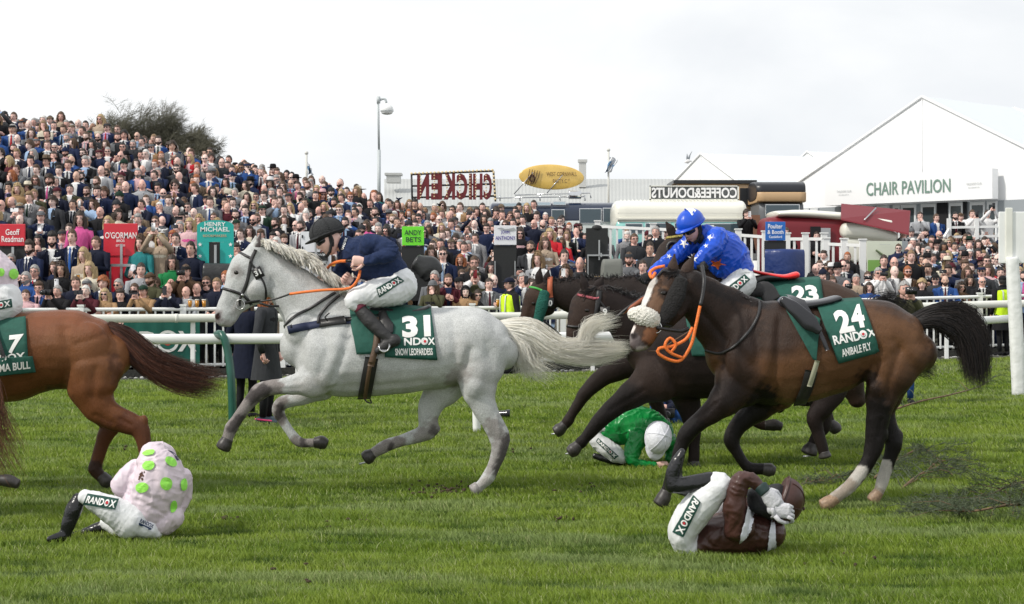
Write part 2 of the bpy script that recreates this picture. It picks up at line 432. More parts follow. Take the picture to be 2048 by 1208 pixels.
def paint(me, base, strokes):
    V = verts_np(me).astype(float); px = 1024+F*V[:, 0]/V[:, 1]; py = HY-(V[:, 2]-CH)*F/V[:, 1]
    C = np.tile(np.array(base, float), (len(V), 1))
    for s in strokes:
        pts, rad, soft, col = s[:4]; al = s[4] if len(s) > 4 else 1.0
        D = sdist(px, py, pts)+wob(px, py)*min(soft*.22, 3)
        w_ = np.clip((rad+soft-D)/(soft+1e-6), 0, 1); w_ = w_*w_*(3-2*w_)*al
        if len(s) > 5:
            yy = V[:, 1]; w_ = w_*((yy < s[5]) if s[5] > 0 else (yy > -s[5]))
        C = C*(1-w_[:, None])+np.array(col)*w_[:, None]
    setcol(me, C); return C
def coat(name, rough=0.45, grain=0.16, gs=160, blotch=0.10):
    m = bpy.data.materials.new(name); m.use_nodes = True; t = m.node_tree; b = t.nodes['Principled BSDF']
    b.inputs['Roughness'].default_value = rough
    b.inputs['Specular IOR Level'].default_value = 0.2
    a = t.nodes.new('ShaderNodeAttribute'); a.attribute_name = 'Col'; c = t.nodes.new('ShaderNodeTexCoord'); src = a.outputs[0]
    for sc_, am, st in ((gs, grain, (1, 1, 1)), (9, blotch, (1, 1, 1))):
        n = t.nodes.new('ShaderNodeTexNoise'); n.inputs['Scale'].default_value = sc_; n.inputs['Detail'].default_value = 3
        t.links.new(c.outputs['Object'], n.inputs['Vector'])
        rr = t.nodes.new('ShaderNodeMapRange'); rr.inputs[1].default_value = 0.3; rr.inputs[2].default_value = 0.7
        rr.inputs[3].default_value = 1-am; rr.inputs[4].default_value = 1+am; t.links.new(n.outputs[0], rr.inputs[0])
        x = t.nodes.new('ShaderNodeVectorMath'); x.operation = 'SCALE'; t.links.new(src, x.inputs[0]); t.links.new(rr.outputs[0], x.inputs['Scale']); src = x.outputs[0]
    t.links.new(src, b.inputs['Base Color'])
    h = None
    for sc_, st, am in ((1.0, (20, 20, 8), 0.35), (1.0, (240, 240, 60), 0.32)):
        mm = t.nodes.new('ShaderNodeMapping'); mm.inputs['Scale'].default_value = st; t.links.new(c.outputs['Object'], mm.inputs[0])
        n = t.nodes.new('ShaderNodeTexNoise'); n.inputs['Detail'].default_value = 3; t.links.new(mm.outputs[0], n.inputs['Vector'])
        bp = t.nodes.new('ShaderNodeBump'); bp.inputs['Strength'].default_value = am; bp.inputs['Distance'].default_value = 0.012
        t.links.new(n.outputs[0], bp.inputs['Height'])
        if h is not None: t.links.new(h, bp.inputs['Normal'])
        h = bp.outputs[0]
    t.links.new(h, b.inputs['Normal']); return m
M_leather = mat('black_leather', (0.018, 0.017, 0.018), 0.42, bump=0.15, bscale=90)
M_brownleather = mat('brown_leather', (0.10, 0.06, 0.035), 0.5, bump=0.15)
M_steel = mat('steel', (0.6, 0.6, 0.6), 0.25, metal=1.0)
M_cloth_green = mat('green_cloth', (0.012, 0.085, 0.062), 0.8, noise=0.12, nscale=25, bump=0.35, bscale=18)
M_white_print = mat('white_print', (0.82, 0.82, 0.80), 0.6)
M_red_print = mat('red_print', (0.55, 0.03, 0.04), 0.6)
M_navy = mat('navy_webbing', (0.012, 0.02, 0.06), 0.7, bump=0.2, bscale=200)
M_orange = mat('orange_rein', (0.85, 0.19, 0.03), 0.5, bump=0.4, bscale=120)
M_hoof = mat('hoof_horn', (0.035, 0.03, 0.028), 0.45, noise=0.3, nscale=60)
M_hoof_tan = mat('hoof_pale', (0.30, 0.2, 0.13), 0.5, noise=0.3, nscale=60)
M_fleece_w = mat('white_fleece', (0.78, 0.75, 0.68), 0.95, bump=1.0, bscale=70)
M_fleece_g = mat('green_fleece', (0.01, 0.10, 0.075), 0.95, bump=1.0, bscale=70)
M_fleece_b = mat('black_fleece', (0.012, 0.011, 0.011), 0.95, bump=1.0, bscale=60)
M_eye = mat('dark_eye', (0.012, 0.008, 0.006), 0.08)
M_shoe = mat('horseshoe_rim', (0.55, 0.56, 0.58), 0.35, metal=0.7)

def horse(label, Y0, lofts, base, strokes, cm, voxel=0.013, smooth=6, name='horse', lumps=(), carves=()):
    mb = MB()
    for L in lofts:
        pts, k = (L if isinstance(L, tuple) else (L, 0.85))
        mb.loft(pl(pts, Y0, k), n=22, step=0.025)
    for (px, py, d, r) in lumps:
        mb.ell(P(px, py, Y0+d), r, 16, 12)
    me = remesh(mb, voxel, smooth, 'body')
    if carves: carve(me, carves, Y0)
    paint(me, base, strokes)
    c = P(lofts[0][0][len(lofts[0][0])//2][0] if isinstance(lofts[0], tuple) else lofts[0][len(lofts[0])//2][0], HY, Y0)
    root = empty(name, (c.x, Y0, 0)); tag(root, label, 'horse')
    o = link('body', me, None, [cm]); setpar(o, root)
    return root, o, bvh(me)
def hoof(root, Y0, pts, m=None, shoe=None):
    mb = MB(); mb.loft(pl(pts, Y0, 1.0), n=16, step=0.01, cap=0.35)
    if shoe: mb.tube([P(x, y, Y0+shoe[2]) for x, y in shoe[:2]], 0.008, n=6, mi=1)
    mb.obj('hoof', [m or M_hoof, M_shoe], root)
def eye(root, b, px, py, r=0.022, Y=None):
    l, n = hit(px, py, b, Y)
    mb = MB(); mb.ell(l-n*0.006, (r, r*0.62, r*0.72), 14, 10); mb.obj('eye', M_eye, root)
def ear(root, Y0, pts, m, inner=None):
    "leaf shaped ear: base, mid, tip pixel points with radius"
    mb = MB(); L = pl(pts, Y0, 0.45); mb.loft(L, n=14, step=0.01, cap=0.4)
    me = mb.mesh('ear'); return me
def ears(root, Y0, lst, base, strokes, cm):
    for pts in lst:
        me = ear(root, Y0, pts, cm); paint(me, base, strokes); setpar(link('ear', me, None, [cm]), root)
def tube_obj(name, pts, r, m, root, n=8):
    mb = MB(); mb.tube(pts, r, n=n); return mb.obj(name, m, root)
def smoothline(pts, step=0.02):
    A = [np.array(p, float) for p in pts]; ext = [2*A[0]-A[1]]+A+[2*A[-1]-A[-2]]; o = []
    for i in range(1, len(ext)-2):
        p0, p1, p2, p3 = ext[i-1:i+3]; k = max(2, int(np.linalg.norm(p2-p1)/step))
        for j in range(k):
            t = j/k; o.append(Vector(0.5*((2*p1)+(-p0+p2)*t+(2*p0-5*p1+4*p2-p3)*t*t+(-p0+3*p1-3*p2+p3)*t**3)))
    o.append(Vector(A[-1])); return o

# ================= grey horse 31 =================
Y = 13.2
grey = (0.50, 0.51, 0.505); dk = (0.07, 0.06, 0.06); md = (0.24, 0.215, 0.205)
cm_grey = coat('grey_coat', 0.6, 0.20, 130, 0.10)
L31 = [
 [(598,690,44,0,.15),(630,697,82,0,.24),(680,702,92,0,.28),(740,702,91,0,.30),(800,700,88,0,.30),(860,697,82,0,.29),(910,692,78,0,.29),(950,687,72,0,.28),(982,694,56,0,.25),(1003,706,36,0,.2)],
 [(524,512,26,0,.075),(556,549,38,0,.085),(592,586,52,0,.10),(628,625,66,0,.13),(662,664,76,0,.18)],
 [(516,504,24,0,.085),(502,535,42,0,.10),(493,562,44,0,.095),(477,590,35,0,.075),(462,610,27,0,.06),(451,628,22,0,.06),(447,640,18,0,.055)],
 [(520,572,26,0,.085),(508,588,24,0,.08),(492,602,16,0,.05)],
 [(470,612,16,0,.045),(466,632,12,0,.04),(458,646,9,0,.035)],
 # near fore
 ([(650,735,58,-.10,.12),(622,760,38,-.14,.11),(590,769,21,-.15),(560,773,16,-.15),(537,776,16,-.15),(520,783,18,-.15),(503,800,14,-.15),(487,820,12,-.15),(472,842,12,-.15),(463,855,14,-.15),(458,868,12,-.15),(454,880,12,-.15)],.9),
 # far fore
 ([(640,770,34,.12,.10),(612,790,19,.14),(585,800,14,.15),(562,807,14,.15),(556,822,13,.15),(566,842,10,.15),(579,862,9.5,.15),(593,880,11,.15),(604,886,10,.15),(620,886,9,.15),(630,886,10,.15)],.9),
 # near hind
 ([(962,690,66,-.10,.15),(958,735,52,-.14,.13),(957,775,38,-.15,.10),(968,812,26,-.15,.075),(984,843,22,-.15,.06),(999,875,22,-.15,.05),(998,902,16,-.15),(987,933,13,-.15),(976,955,14,-.15),(964,968,11,-.15),(955,976,11,-.15)],.9),
 # far hind
 ([(925,735,50,.08,.12),(888,775,38,.13,.10),(863,808,26,.14,.07),(856,838,20,.15),(858,860,19,.15),(836,871,15,.15),(800,882,12,.15),(778,889,13,.15),(764,896,13,.15),(750,904,11,.15),(744,909,11,.15)],.9),
]
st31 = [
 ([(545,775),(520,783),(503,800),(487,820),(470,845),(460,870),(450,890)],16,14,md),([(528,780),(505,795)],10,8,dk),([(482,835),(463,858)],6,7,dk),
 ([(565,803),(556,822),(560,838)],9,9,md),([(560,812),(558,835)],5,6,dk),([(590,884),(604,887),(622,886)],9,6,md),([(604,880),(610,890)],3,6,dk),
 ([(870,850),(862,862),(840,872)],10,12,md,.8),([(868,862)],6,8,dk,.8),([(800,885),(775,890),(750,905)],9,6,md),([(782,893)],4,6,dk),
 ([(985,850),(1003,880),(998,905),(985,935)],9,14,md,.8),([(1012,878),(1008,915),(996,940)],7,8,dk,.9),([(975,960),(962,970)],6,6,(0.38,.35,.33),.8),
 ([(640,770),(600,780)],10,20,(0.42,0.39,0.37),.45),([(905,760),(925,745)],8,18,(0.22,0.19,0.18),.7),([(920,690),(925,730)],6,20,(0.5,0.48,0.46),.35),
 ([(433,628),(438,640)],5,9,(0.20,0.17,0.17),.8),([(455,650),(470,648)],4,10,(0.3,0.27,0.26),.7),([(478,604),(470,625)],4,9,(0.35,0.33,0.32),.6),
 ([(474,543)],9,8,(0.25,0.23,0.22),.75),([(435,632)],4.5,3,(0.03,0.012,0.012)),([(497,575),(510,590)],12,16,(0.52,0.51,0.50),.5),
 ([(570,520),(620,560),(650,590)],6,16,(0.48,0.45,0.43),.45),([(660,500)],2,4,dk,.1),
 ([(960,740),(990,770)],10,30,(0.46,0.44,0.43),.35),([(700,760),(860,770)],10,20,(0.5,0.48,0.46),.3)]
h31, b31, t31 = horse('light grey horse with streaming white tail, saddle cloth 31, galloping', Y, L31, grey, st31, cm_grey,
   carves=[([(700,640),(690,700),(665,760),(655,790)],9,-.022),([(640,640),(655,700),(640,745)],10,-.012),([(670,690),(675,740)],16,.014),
    ([(905,640),(912,700),(905,745)],10,-.016),([(940,700),(925,760),(925,790)],8,-.016),([(975,690),(985,740),(975,790)],12,-.010),([(955,720),(960,770)],16,.014),
    ([(700,772),(780,770),(850,762)],8,-.008),([(610,740),(600,700),(585,670)],10,-.014),
    ([(545,560),(600,630),(640,680)],9,-.010),([(560,540),(630,610)],12,.008),([(528,600),(535,580),(533,560),(525,540)],6,-.014),([(520,570)],20,.012),
    ([(505,560),(480,590),(462,615)],5,-.006),([(470,556),(450,600)],6,.005),([(483,545),(474,535)],5,.004),([(600,760),(560,768)],4,-.006),([(600,776),(550,780)],4,-.005),
    ([(990,800),(1005,850)],5,-.008),([(995,830),(998,868)],4,.006),([(985,905),(975,950)],3,-.003),([(437,630)],4,-.016)],
   lumps=[(650,720,-.2,(.17,.08,.22)),(945,690,-.18,(.2,.1,.22)),(950,770,-.2,(.09,.07,.12)),(1010,868,-.15,(.035,.035,.05)),(515,785,-.15,(.045,.045,.05)),(873,858,.15,(.035,.035,.03)),(464,858,-.15,(.03,.035,.03)),(600,660,-.06,(.12,.14,.16)),(484,534,-.075,(.05,.022,.03)),(512,575,-.06,(.085,.05,.085)),(436,630,-.045,(.03,.02,.03))])
ears(h31, Y, [[(512,508,7,-.055),(515,490,9,-.06),(521,466,2,-.06)],[(506,504,6,.05),(508,488,7,.05),(512,472,2,.05)]], (.55,.55,.53), [([(516,500),(521,468)],3,6,(0.1,.08,.08))], cm_grey)
eye(h31, t31, 473, 545, .024)
hoof(h31, Y, [(455,878,12,-.15),(449,890,15,-.15),(446,896,15,-.15)])
hoof(h31, Y, [(630,885,11,.15),(643,885,14,.15),(652,888,11,.15)])
hoof(h31, Y, [(956,974,12,-.15),(947,981,13,-.15)], mat('hoof_grey', (.28,.26,.25), .5, noise=.3, nscale=60))
hoof(h31, Y, [(746,907,11,.15),(737,913,15,.15),(731,917,14,.15)], shoe=((718,928),(748,921),.15))
M_mane_w = mat('white_mane', (0.88, 0.86, 0.80), 0.6); M_mane_c = mat('cream_mane', (0.86, 0.82, 0.72), 0.6); M_mane_g = mat('grey_mane', (0.55, 0.53, 0.50), 0.6)
mb = MB()
roots = [(520,482),(545,492),(575,503),(605,516),(630,535),(655,556),(680,580)]
cl = [(random.gauss(0, 15), random.uniform(.65, 1.1), random.uniform(-.05, .05)) for _ in range(60)]
for i in range(2600):
    a = random.random()*(len(roots)-1.001); cq = cl[int(a*10) % 60]; k = int(a); f = a-k
    x = roots[k][0]*(1-f)+roots[k+1][0]*f; y = roots[k][1]*(1-f)+roots[k+1][1]*f+random.uniform(-3, 9)
    L = random.uniform(18, 44)*(0.6+0.4*(a > 1))*(1 if a < 2.2 or a > 4 else .8); an = R(random.gauss(27, 6)+cq[0]-a*1.5); L *= cq[1]; d0 = random.gauss(cq[2], .022)
    p0 = P(x, y, Y+d0); p1 = P(x+L*.5*math.cos(an), y+L*.5*math.sin(an)-6, Y+d0*1.6-.01); p2 = P(x+L*math.cos(an+.25), y+L*math.sin(an+.25)-2, Y+d0*1.8-.03)
    mb.tube(smoothline([p0, p1, p2], .03), (.0021), n=3, mi=random.choice((0, 0, 1, 1, 2)), cap=False)
mb.obj('mane', [M_mane_w, M_mane_c, M_mane_g], h31)
mb = MB()
def G(pts, Yb): return [(P(q[0], q[1], Yb+(q[3] if len(q) > 3 else 0)), q[2]) for q in pts]
strands(mb, [G([(1003,650,.03),(1060,652,.05),(1120,690,.05),(1180,690,.05),(1258,692,.04)], Y), G([(1006,655,.03),(1060,670,.06),(1100,700,.06),(1170,722,.04),(1240,706,.05)], Y)], 2600, 1.0, .0023, 14, .5, nm=3, curl=.03)
strands(mb, [G([(1006,655,.03),(1055,664,.05),(1110,692,.05),(1165,690,.04),(1180,655,.05),(1225,642,.06)], Y)], 900, 1.0, .0021, 14, .4, nm=3, curl=.04)
strands(mb, [G([(1006,660,.03),(1035,685,.05),(1040,715,.06),(1035,745,.06)], Y), G([(1006,660,.03),(1050,690,.05),(1070,730,.06),(1110,750,.08)], Y)], 1000, 1.0, .0022, 10, .5, nm=3, curl=.04)
mb.obj('tail', [M_mane_w, M_mane_w, M_mane_c], h31)
# tack 31
mb = MB()
strap(mb, [(478,504),(490,511),(503,517)], .020, t31, Y)
strap(mb, [(512,500),(503,520),(498,548),(492,572),(484,589)], .026, t31, Y)
strap(mb, [(446,577),(462,581),(484,589),(497,600),(503,609)], .022, t31, Y)
strap(mb, [(484,589),(479,602),(480,612)], .018, t31, Y)
strap(mb, [(500,524),(508,534),(520,553),(527,566),(531,582),(532,600)], .016, t31, Y)
strap(mb, [(487,606),(505,603),(520,601)], .022, t31, Y)
mb.tube(smoothline([P(519,603,Y-.14), P(550,598,Y-.16), P(580,588,Y-.2)]), .008, n=6)
mb.tube(smoothline([P(519,606,Y-.1), P(540,612,Y-.1), P(558,612,Y-.05)]), .010, n=6)
rg = [P(480+9*math.cos(a), 609+10*math.sin(a), Y-.075) for a in np.linspace(0, 6.283, 20)]
mb.tube(rg, .004, n=6, mi=1, cap=False)
mb.tube([P(484,590,Y-.1), P(486,590,Y-.11)], .012, n=8, mi=1)
mb.obj('bridle', [M_leather, M_steel], h31)
mb = MB(); q0 = hit(517,546,t31,Y)[0]; ux = Vector((.87, -.1, .42)).normalized(); uz = Vector((-.42, -.1, .87)).normalized()
rot = Matrix((ux, Vector((0, 1, 0)), uz)).transposed(); mb.box(q0+Vector((0, -.02, 0)), (.07, .01, .08), rot)
mb.box(q0+Vector((0, -.0225, 0)), (.076, .008, .086), rot, mi=0)
text_flat(mb, '31', q0-ux*.027-uz*.018+Vector((0, -.03, 0)), ux, uz, .052, .042, mi=1, bold=.03)
mb.obj('number_badge', [M_leather, M_white_print], h31)
mb = MB()
strap(mb, [(577,660),(600,655),(625,651),(645,647),(690,642),(720,640)], .062, t31, Y, mi=1)
strap(mb, [(640,648),(690,641)], .07, t31, Y, off=.012)
strap(mb, [(690,641),(730,636),(760,634)], .03, t31, Y, off=.015)
strap(mb, [(568,654),(590,634),(625,614),(650,598),(670,586)], .022, t31, Y, off=.01)
strap(mb, [(568,654),(575,656),(585,652)], .022, t31, Y, off=.01)
strap(mb, [(636,648),(640,632),(655,612),(678,592)], .022, t31, Y, off=.012)
mb.tube(smoothline([P(655,642,Y-.31), P(650,634,Y-.33), P(659,626,Y-.33)]), .006, n=6)
mb.obj('breast_girth', [M_leather, M_navy], h31)
mb = MB()
strap(mb, [(757,640),(753,690),(742,730)], .05, t31, Y, off=.03, mi=1)
strap(mb, [(744,715),(736,755),(728,795)], .10, t31, Y, off=.02)
strap(mb, [(742,722),(736,755),(730,790)], .03, t31, Y, off=.03, mi=1)
mb.tube(smoothline([P(727,795,Y-.1), P(734,804,Y-.12), P(743,806,Y-.12), P(740,799,Y-.1)]), .006, n=6)
mb.obj('girth', [M_leather, M_brownleather], h31)
def cloth(root, b, quads, Yf, off=.018, m=None, name='saddle_cloth', texts=()):
    mb = MB(); bb = []
    for i, q in enumerate(quads): bb.append(patch(mb, q, b, Yf, off+i*.004, 20, 16))
    o = mb.obj(name, [m or M_cloth_green, M_white_print, M_red_print], root)
    sm = o.modifiers.new('s', 'SOLIDIFY'); sm.thickness = .006; sm.offset = -1
    if texts:
        tb = MB()
        for (s, q, i, bo) in texts:
            cuts = 2
            if s == '*': 
                cx, cy, r = q; pts = []
                for rr_, mi in ((r, 1), (r*.62, 2)):
                    ring = [hit(cx+rr_*math.cos(a), cy+rr_*1.05*math.sin(a), bb[i], Yf) for a in np.linspace(0, 6.283, 15)[:-1]]; c0 = hit(cx, cy, bb[i], Yf)
                    tb.add([c0[0]+Vector((0, -.006-.002*mi, 0))]+[p[0]+Vector((0, -.006-.002*mi, 0)) for p in ring], [(0, 1+(k+1) % 14, 1+k) for k in range(14)], mi-1 if mi == 2 else 0)
            else: text_on(tb, s, q, bb[i], Yf, off=.004, bold=bo, mi=0)
        tb.obj('cloth_lettering', [M_white_print, M_red_print], root, smooth=False)
    return o, bb
cloth(h31, t31, [[(698,614),(772,610),(752,707),(714,709)], [(768,610),(862,620),(875,719),(770,714)]], Y, texts=[
 ('31', [(803,633),(860,630),(862,673),(805,676)], 1, .05),
 ('ND', [(808,676),(842,675),(842,690),(808,691)], 1, .03), ('OX', [(842,675),(870,675),(871,690),(842,690)], 1, .03), ('*', (850,682.5,4.6), 1, 0),
 ('SNOW LEOPARDESS', [(790,697),(865,696),(866,710),(791,711)], 1, .03)])
mb = MB()  # saddle
mb.loft(pl([(745,620,10,-.02,.14),(775,622,10,-.02,.15),(820,624,8,-.02,.15),(850,619,7,-.02,.12),(858,614,5,-.02,.1)], Y), n=18, step=.02)
mb.loft([(P(765,628,Y-.2), .035, .03), (P(770,655,Y-.28), .07, .018), (P(775,668,Y-.3), .05, .015)], n=14)
mb.obj('saddle', [M_leather], h31)
mb = MB()
strap(mb, [(760,650),(764,675),(768,694)], .02, t31, Y, off=.06)
o = [P(768+11*math.sin(a), 697+(13*math.cos(a)-6 if math.cos(a) > -.6 else 4), Y-.40) for a in np.linspace(0, 6.283, 18)]
mb.tube(o, .006, n=6, mi=1, cap=False)
mb.obj('stirrup', [M_leather, M_steel], h31)
mb = MB()
mb.tube(smoothline([P(580,588,Y-.2), P(610,584,Y-.25), P(650,580,Y-.28), P(690,578,Y-.30), P(706,572,Y-.32), P(717,556,Y-.33), P(720,541,Y-.30)]), .011, n=8)
mb.tube(smoothline([P(652,540,Y+.1), P(662,529,Y-.05), P(678,523,Y-.18), P(692,522,Y-.26)]), .012, n=8)
mb.tube(smoothline([P(692,522,Y-.26), P(705,521,Y-.28), P(712,520,Y-.3)]), .010, n=8, mi=1)
mb.obj('reins', [M_orange, M_leather], h31)

# ================= bay horse 24 =================
Y = 12.4
cm_bay = coat('bay_coat', 0.40, 0.14, 170, 0.10)
bay = (0.036, 0.019, 0.012); bk = (0.007, 0.005, 0.005); br = (0.145, 0.068, 0.030); dkb = (0.018, 0.011, 0.009); wh = (0.50, 0.47, 0.43)
L24 = [
 [(1455,712,60,0,.16),(1490,700,98,0,.25),(1540,706,106,0,.29),(1600,704,102,0,.31),(1660,695,94,0,.31),(1710,682,84,0,.30),(1760,680,80,0,.29),(1800,690,66,0,.26),(1832,706,42,0,.2)],
 [(1375,572,38,-.10,.085),(1405,600,50,-.08,.095),(1440,632,66,-.05,.11),(1480,668,82,-.02,.15)],
 [(1348,560,34,-.12,.09),(1334,588,42,-.18,.10),(1318,616,38,-.25,.085),(1302,642,29,-.32,.07),(1288,664,25,-.38,.062),(1278,682,22,-.42,.058),(1274,690,16,-.43,.05)],
 [(1362,590,24,-.12,.07),(1352,615,24,-.16,.07),(1335,640,18,-.22,.055)],
 [(1300,668,16,-.34,.045),(1291,686,13,-.38,.04),(1284,694,9,-.4,.035)],
 # fore A (reaching down)
 ([(1475,770,54,-.10,.13),(1450,800,34,-.14,.1),(1425,823,24,-.15,.07),(1400,842,19,-.15),(1375,866,18,-.15),(1362,893,14,-.15),(1352,925,12,-.15),(1342,955,13,-.15),(1337,972,12,-.15),(1332,984,12,-.15)],.9),
 # fore B (folded)
 ([(1550,780,46,.08,.13),(1520,812,30,.10,.09),(1490,838,21,.1),(1473,856,18,.1),(1463,880,17,.1),(1473,903,12,.1),(1488,927,11,.1),(1500,937,13,.1),(1515,938,12,.1),(1528,938,12,.1)],.9),
 # near hind
 ([(1800,700,64,-.12,.15),(1780,745,52,-.15,.13),(1764,790,34,-.16,.09),(1757,830,25,-.16,.065),(1752,862,22,-.16,.055),(1748,892,20,-.16,.05),(1736,924,15,-.16),(1715,955,14,-.16),(1697,975,14,-.16),(1680,988,13,-.16),(1668,997,13,-.16)],.9),
 # far hind
 ([(1790,735,48,.1,.12),(1770,790,36,.13,.09),(1766,830,25,.15,.06),(1780,865,20,.15,.05),(1788,885,18,.15),(1780,915,14,.15),(1770,945,13,.15),(1764,965,13,.15),(1759,980,11,.15),(1755,988,11,.15)],.9),
]
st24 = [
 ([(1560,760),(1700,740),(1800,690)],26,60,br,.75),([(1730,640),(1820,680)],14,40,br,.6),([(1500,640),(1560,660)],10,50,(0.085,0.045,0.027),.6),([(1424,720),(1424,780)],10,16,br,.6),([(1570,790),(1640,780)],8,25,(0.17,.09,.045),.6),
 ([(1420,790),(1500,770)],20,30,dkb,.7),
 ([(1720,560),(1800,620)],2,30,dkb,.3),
 ([(1425,818),(1372,866),(1345,960),(1330,1000)],22,16,bk),([(1530,800),(1463,880),(1490,930),(1550,940)],18,20,bk),([(1450,790),(1420,820)],20,20,dkb),
 ([(1754,830),(1750,892),(1740,925)],22,18,bk),([(1768,850),(1786,885),(1778,920)],20,14,bk),
 ([(1722,944),(1697,975),(1650,1010)],12,5,wh),([(1769,935),(1762,965),(1752,995)],14,4,wh),([(1700,968),(1680,990),(1655,1008)],8,8,(0.24,.18,.13),.7),([(1755,985)],8,8,(0.26,.2,.15),.7),
 ([(1735,760),(1745,800)],12,20,bk,.85),
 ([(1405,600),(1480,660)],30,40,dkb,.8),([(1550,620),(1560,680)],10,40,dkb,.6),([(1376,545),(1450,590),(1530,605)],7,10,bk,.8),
 ([(1330,575),(1322,600),(1310,635)],14,18,(0.15,.08,.045),.9),([(1345,560)],14,14,dkb,.8),([(1304,655),(1300,675)],8,10,(0.24,.10,.045),.8),
 ([(1302,566),(1296,590),(1285,612),(1276,630)],5,2,(.68,.66,.62)),([(1308,562),(1300,568)],6,3,wh),([(1264,655),(1257,672),(1259,680)],5.5,2,(0.7,.62,.58)),
 ([(1268,676),(1272,690),(1286,697)],9,5,(0.10,.08,.08),.9),([(1276,698),(1290,696)],3,3,(0.4,.35,.33),.8),
 ([(1327,586)],8,6,bk,.8),([(1268,672)],5,4,(0.015,.008,.008)),([(1353,600),(1330,640)],10,14,(0.025,.017,.013),.8)]
cv24 = [([(1560,640),(1555,710),(1545,770),(1560,810)],10,-.022),([(1505,640),(1520,700),(1505,760)],12,-.014),([(1535,700),(1530,750)],18,.016),([(1470,690),(1500,730)],10,-.012),
 ([(1755,700),(1745,760)],9,-.022),([(1800,700),(1780,760),(1775,800)],8,-.014),([(1790,680),(1830,740)],10,-.010),([(1770,720)],20,.016),([(1715,640),(1745,690)],12,-.012),
 ([(1600,785),(1680,765)],8,-.008),([(1430,730),(1436,790)],6,-.016),([(1419,700),(1425,760)],7,.008),([(1400,620),(1450,680)],7,-.010),
 ([(1500,800),(1478,830)],4,-.007),([(1440,800),(1405,830)],4,-.007),([(1320,575),(1300,620)],5,.004),([(1338,620),(1308,650)],5,-.010),([(1327,578)],6,.008),([(1267,673)],4.5,-.018),([(1360,620),(1372,590)],6,-.012),
 ([(1763,840),(1758,875)],4,-.008),([(1280,650),(1286,620)],5,-.005)]
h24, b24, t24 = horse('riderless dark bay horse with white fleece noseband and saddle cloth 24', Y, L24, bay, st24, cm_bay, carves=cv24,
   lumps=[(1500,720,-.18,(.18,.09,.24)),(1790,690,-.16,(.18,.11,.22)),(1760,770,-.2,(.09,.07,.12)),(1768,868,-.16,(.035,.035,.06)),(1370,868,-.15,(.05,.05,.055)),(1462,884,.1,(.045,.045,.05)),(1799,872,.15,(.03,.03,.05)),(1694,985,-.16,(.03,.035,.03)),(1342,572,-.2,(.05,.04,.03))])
ears(h24, Y, [[(1345,556,9,-.17),(1346,535,11,-.17),(1349,508,2,-.17)],[(1364,560,10,-.10),(1375,538,12,-.08),(1389,507,2,-.07)]], (.05,.03,.022), [], cm_bay)
eye(h24, t24, 1327, 586, .026)
hoof(h24, Y, [(1333,982,12,-.15),(1326,998,15,-.15),(1320,1008,15,-.15)])
hoof(h24, Y, [(1527,938,12,.1),(1540,940,14,.1),(1548,942,10,.1)])
hoof(h24, Y, [(1672,996,12,-.16),(1655,1006,14,-.16),(1645,1011,13,-.16)], M_hoof_tan)
hoof(h24, Y, [(1757,984,11,.15),(1748,996,13,.15),(1744,1001,12,.15)], M_hoof_tan)
M_hair_b = mat('black_horsehair', (0.012, 0.010, 0.011), 0.45); M_hair_b2 = mat('dark_horsehair', (0.03, 0.022, 0.02), 0.45)
def mane(root, pts, Yb, n, L, ang, mats, r=.003, dx=.05, lift=0):
    mb = MB()
    for i in range(n):
        a = random.random()*(len(pts)-1.001); k = int(a); f = a-k
        x = pts[k][0]*(1-f)+pts[k+1][0]*f; y = pts[k][1]*(1-f)+pts[k+1][1]*f+random.uniform(-2, 4)
        l = random.uniform(*L); an = R(random.gauss(*ang)); d0 = random.uniform(-dx, dx)
        mb.tube(smoothline([P(x, y, Yb+d0), P(x+l*.5*math.cos(an), y+l*.5*math.sin(an)-lift, Yb+d0*1.3), P(x+l*math.cos(an), y+l*math.sin(an), Yb+d0*1.6)], .04), r, n=3, mi=random.randrange(len(mats)), cap=False)
    mb.obj('mane', mats, root)
mane(h24, [(1372,545),(1410,560),(1450,580),(1500,596)], Y-.03, 500, (6,16), (30,30), [M_hair_b, M_hair_b2])
mane(h24, [(1338,545),(1360,540)], Y-.16, 120, (10,22), (140,30), [M_hair_b, M_hair_b2])
mb = MB()
strands(mb, [G([(1822,642,.03),(1870,625,.05),(1925,628,.07),(1955,680,.08),(1960,765,.06)], Y), G([(1824,650,.03),(1870,640,.05),(1905,655,.07),(1935,690,.07),(1948,755,.07)], Y)], 2600, 1.0, .0025, 14, .3, nm=2, curl=.03)
mb.obj('tail', [M_hair_b, M_hair_b2], h24)
# tack 24
mb = MB()
strap(mb, [(1310,546),(1330,543),(1350,548),(1372,562)], .024, t24, Y-.2)
strap(mb, [(1365,555),(1358,590),(1345,625),(1335,645)], .022, t24, Y-.2)
strap(mb, [(1300,640),(1320,648),(1340,652)], .022, t24, Y-.3)
rg = [P(1313+10*math.cos(a), 655+11*math.sin(a), Y-.39) for a in np.linspace(0, 6.283, 20)]
mb.tube(rg, .005, n=6, mi=1, cap=False)
mb.tube(smoothline([P(1313,655,Y-.4), P(1340,660,Y-.36), P(1365,662,Y-.3), P(1378,656,Y-.3)]), .014, n=6)
mb.obj('bridle', [M_leather, M_steel], h24)
mb = MB(); mb.loft([(P(1270,628,Y-.36), .05, .06), (P(1282,630,Y-.40), .07, .05), (P(1300,638,Y-.40), .07, .05), (P(1311,645,Y-.34), .055, .05)], n=20, step=.012)
me = remesh(mb, .008, 2, 'nb'); V = verts_np(me).astype(float); N = np.random.normal(0, .0035, len(V))
for k in range(3): pass
V += (np.sin(V[:, :1]*210)*np.sin(V[:, 2:3]*190)*np.sin(V[:, 1:2]*170+1))*.006; me.vertices.foreach_set('co', V.astype(np.float32).ravel()); me.update()
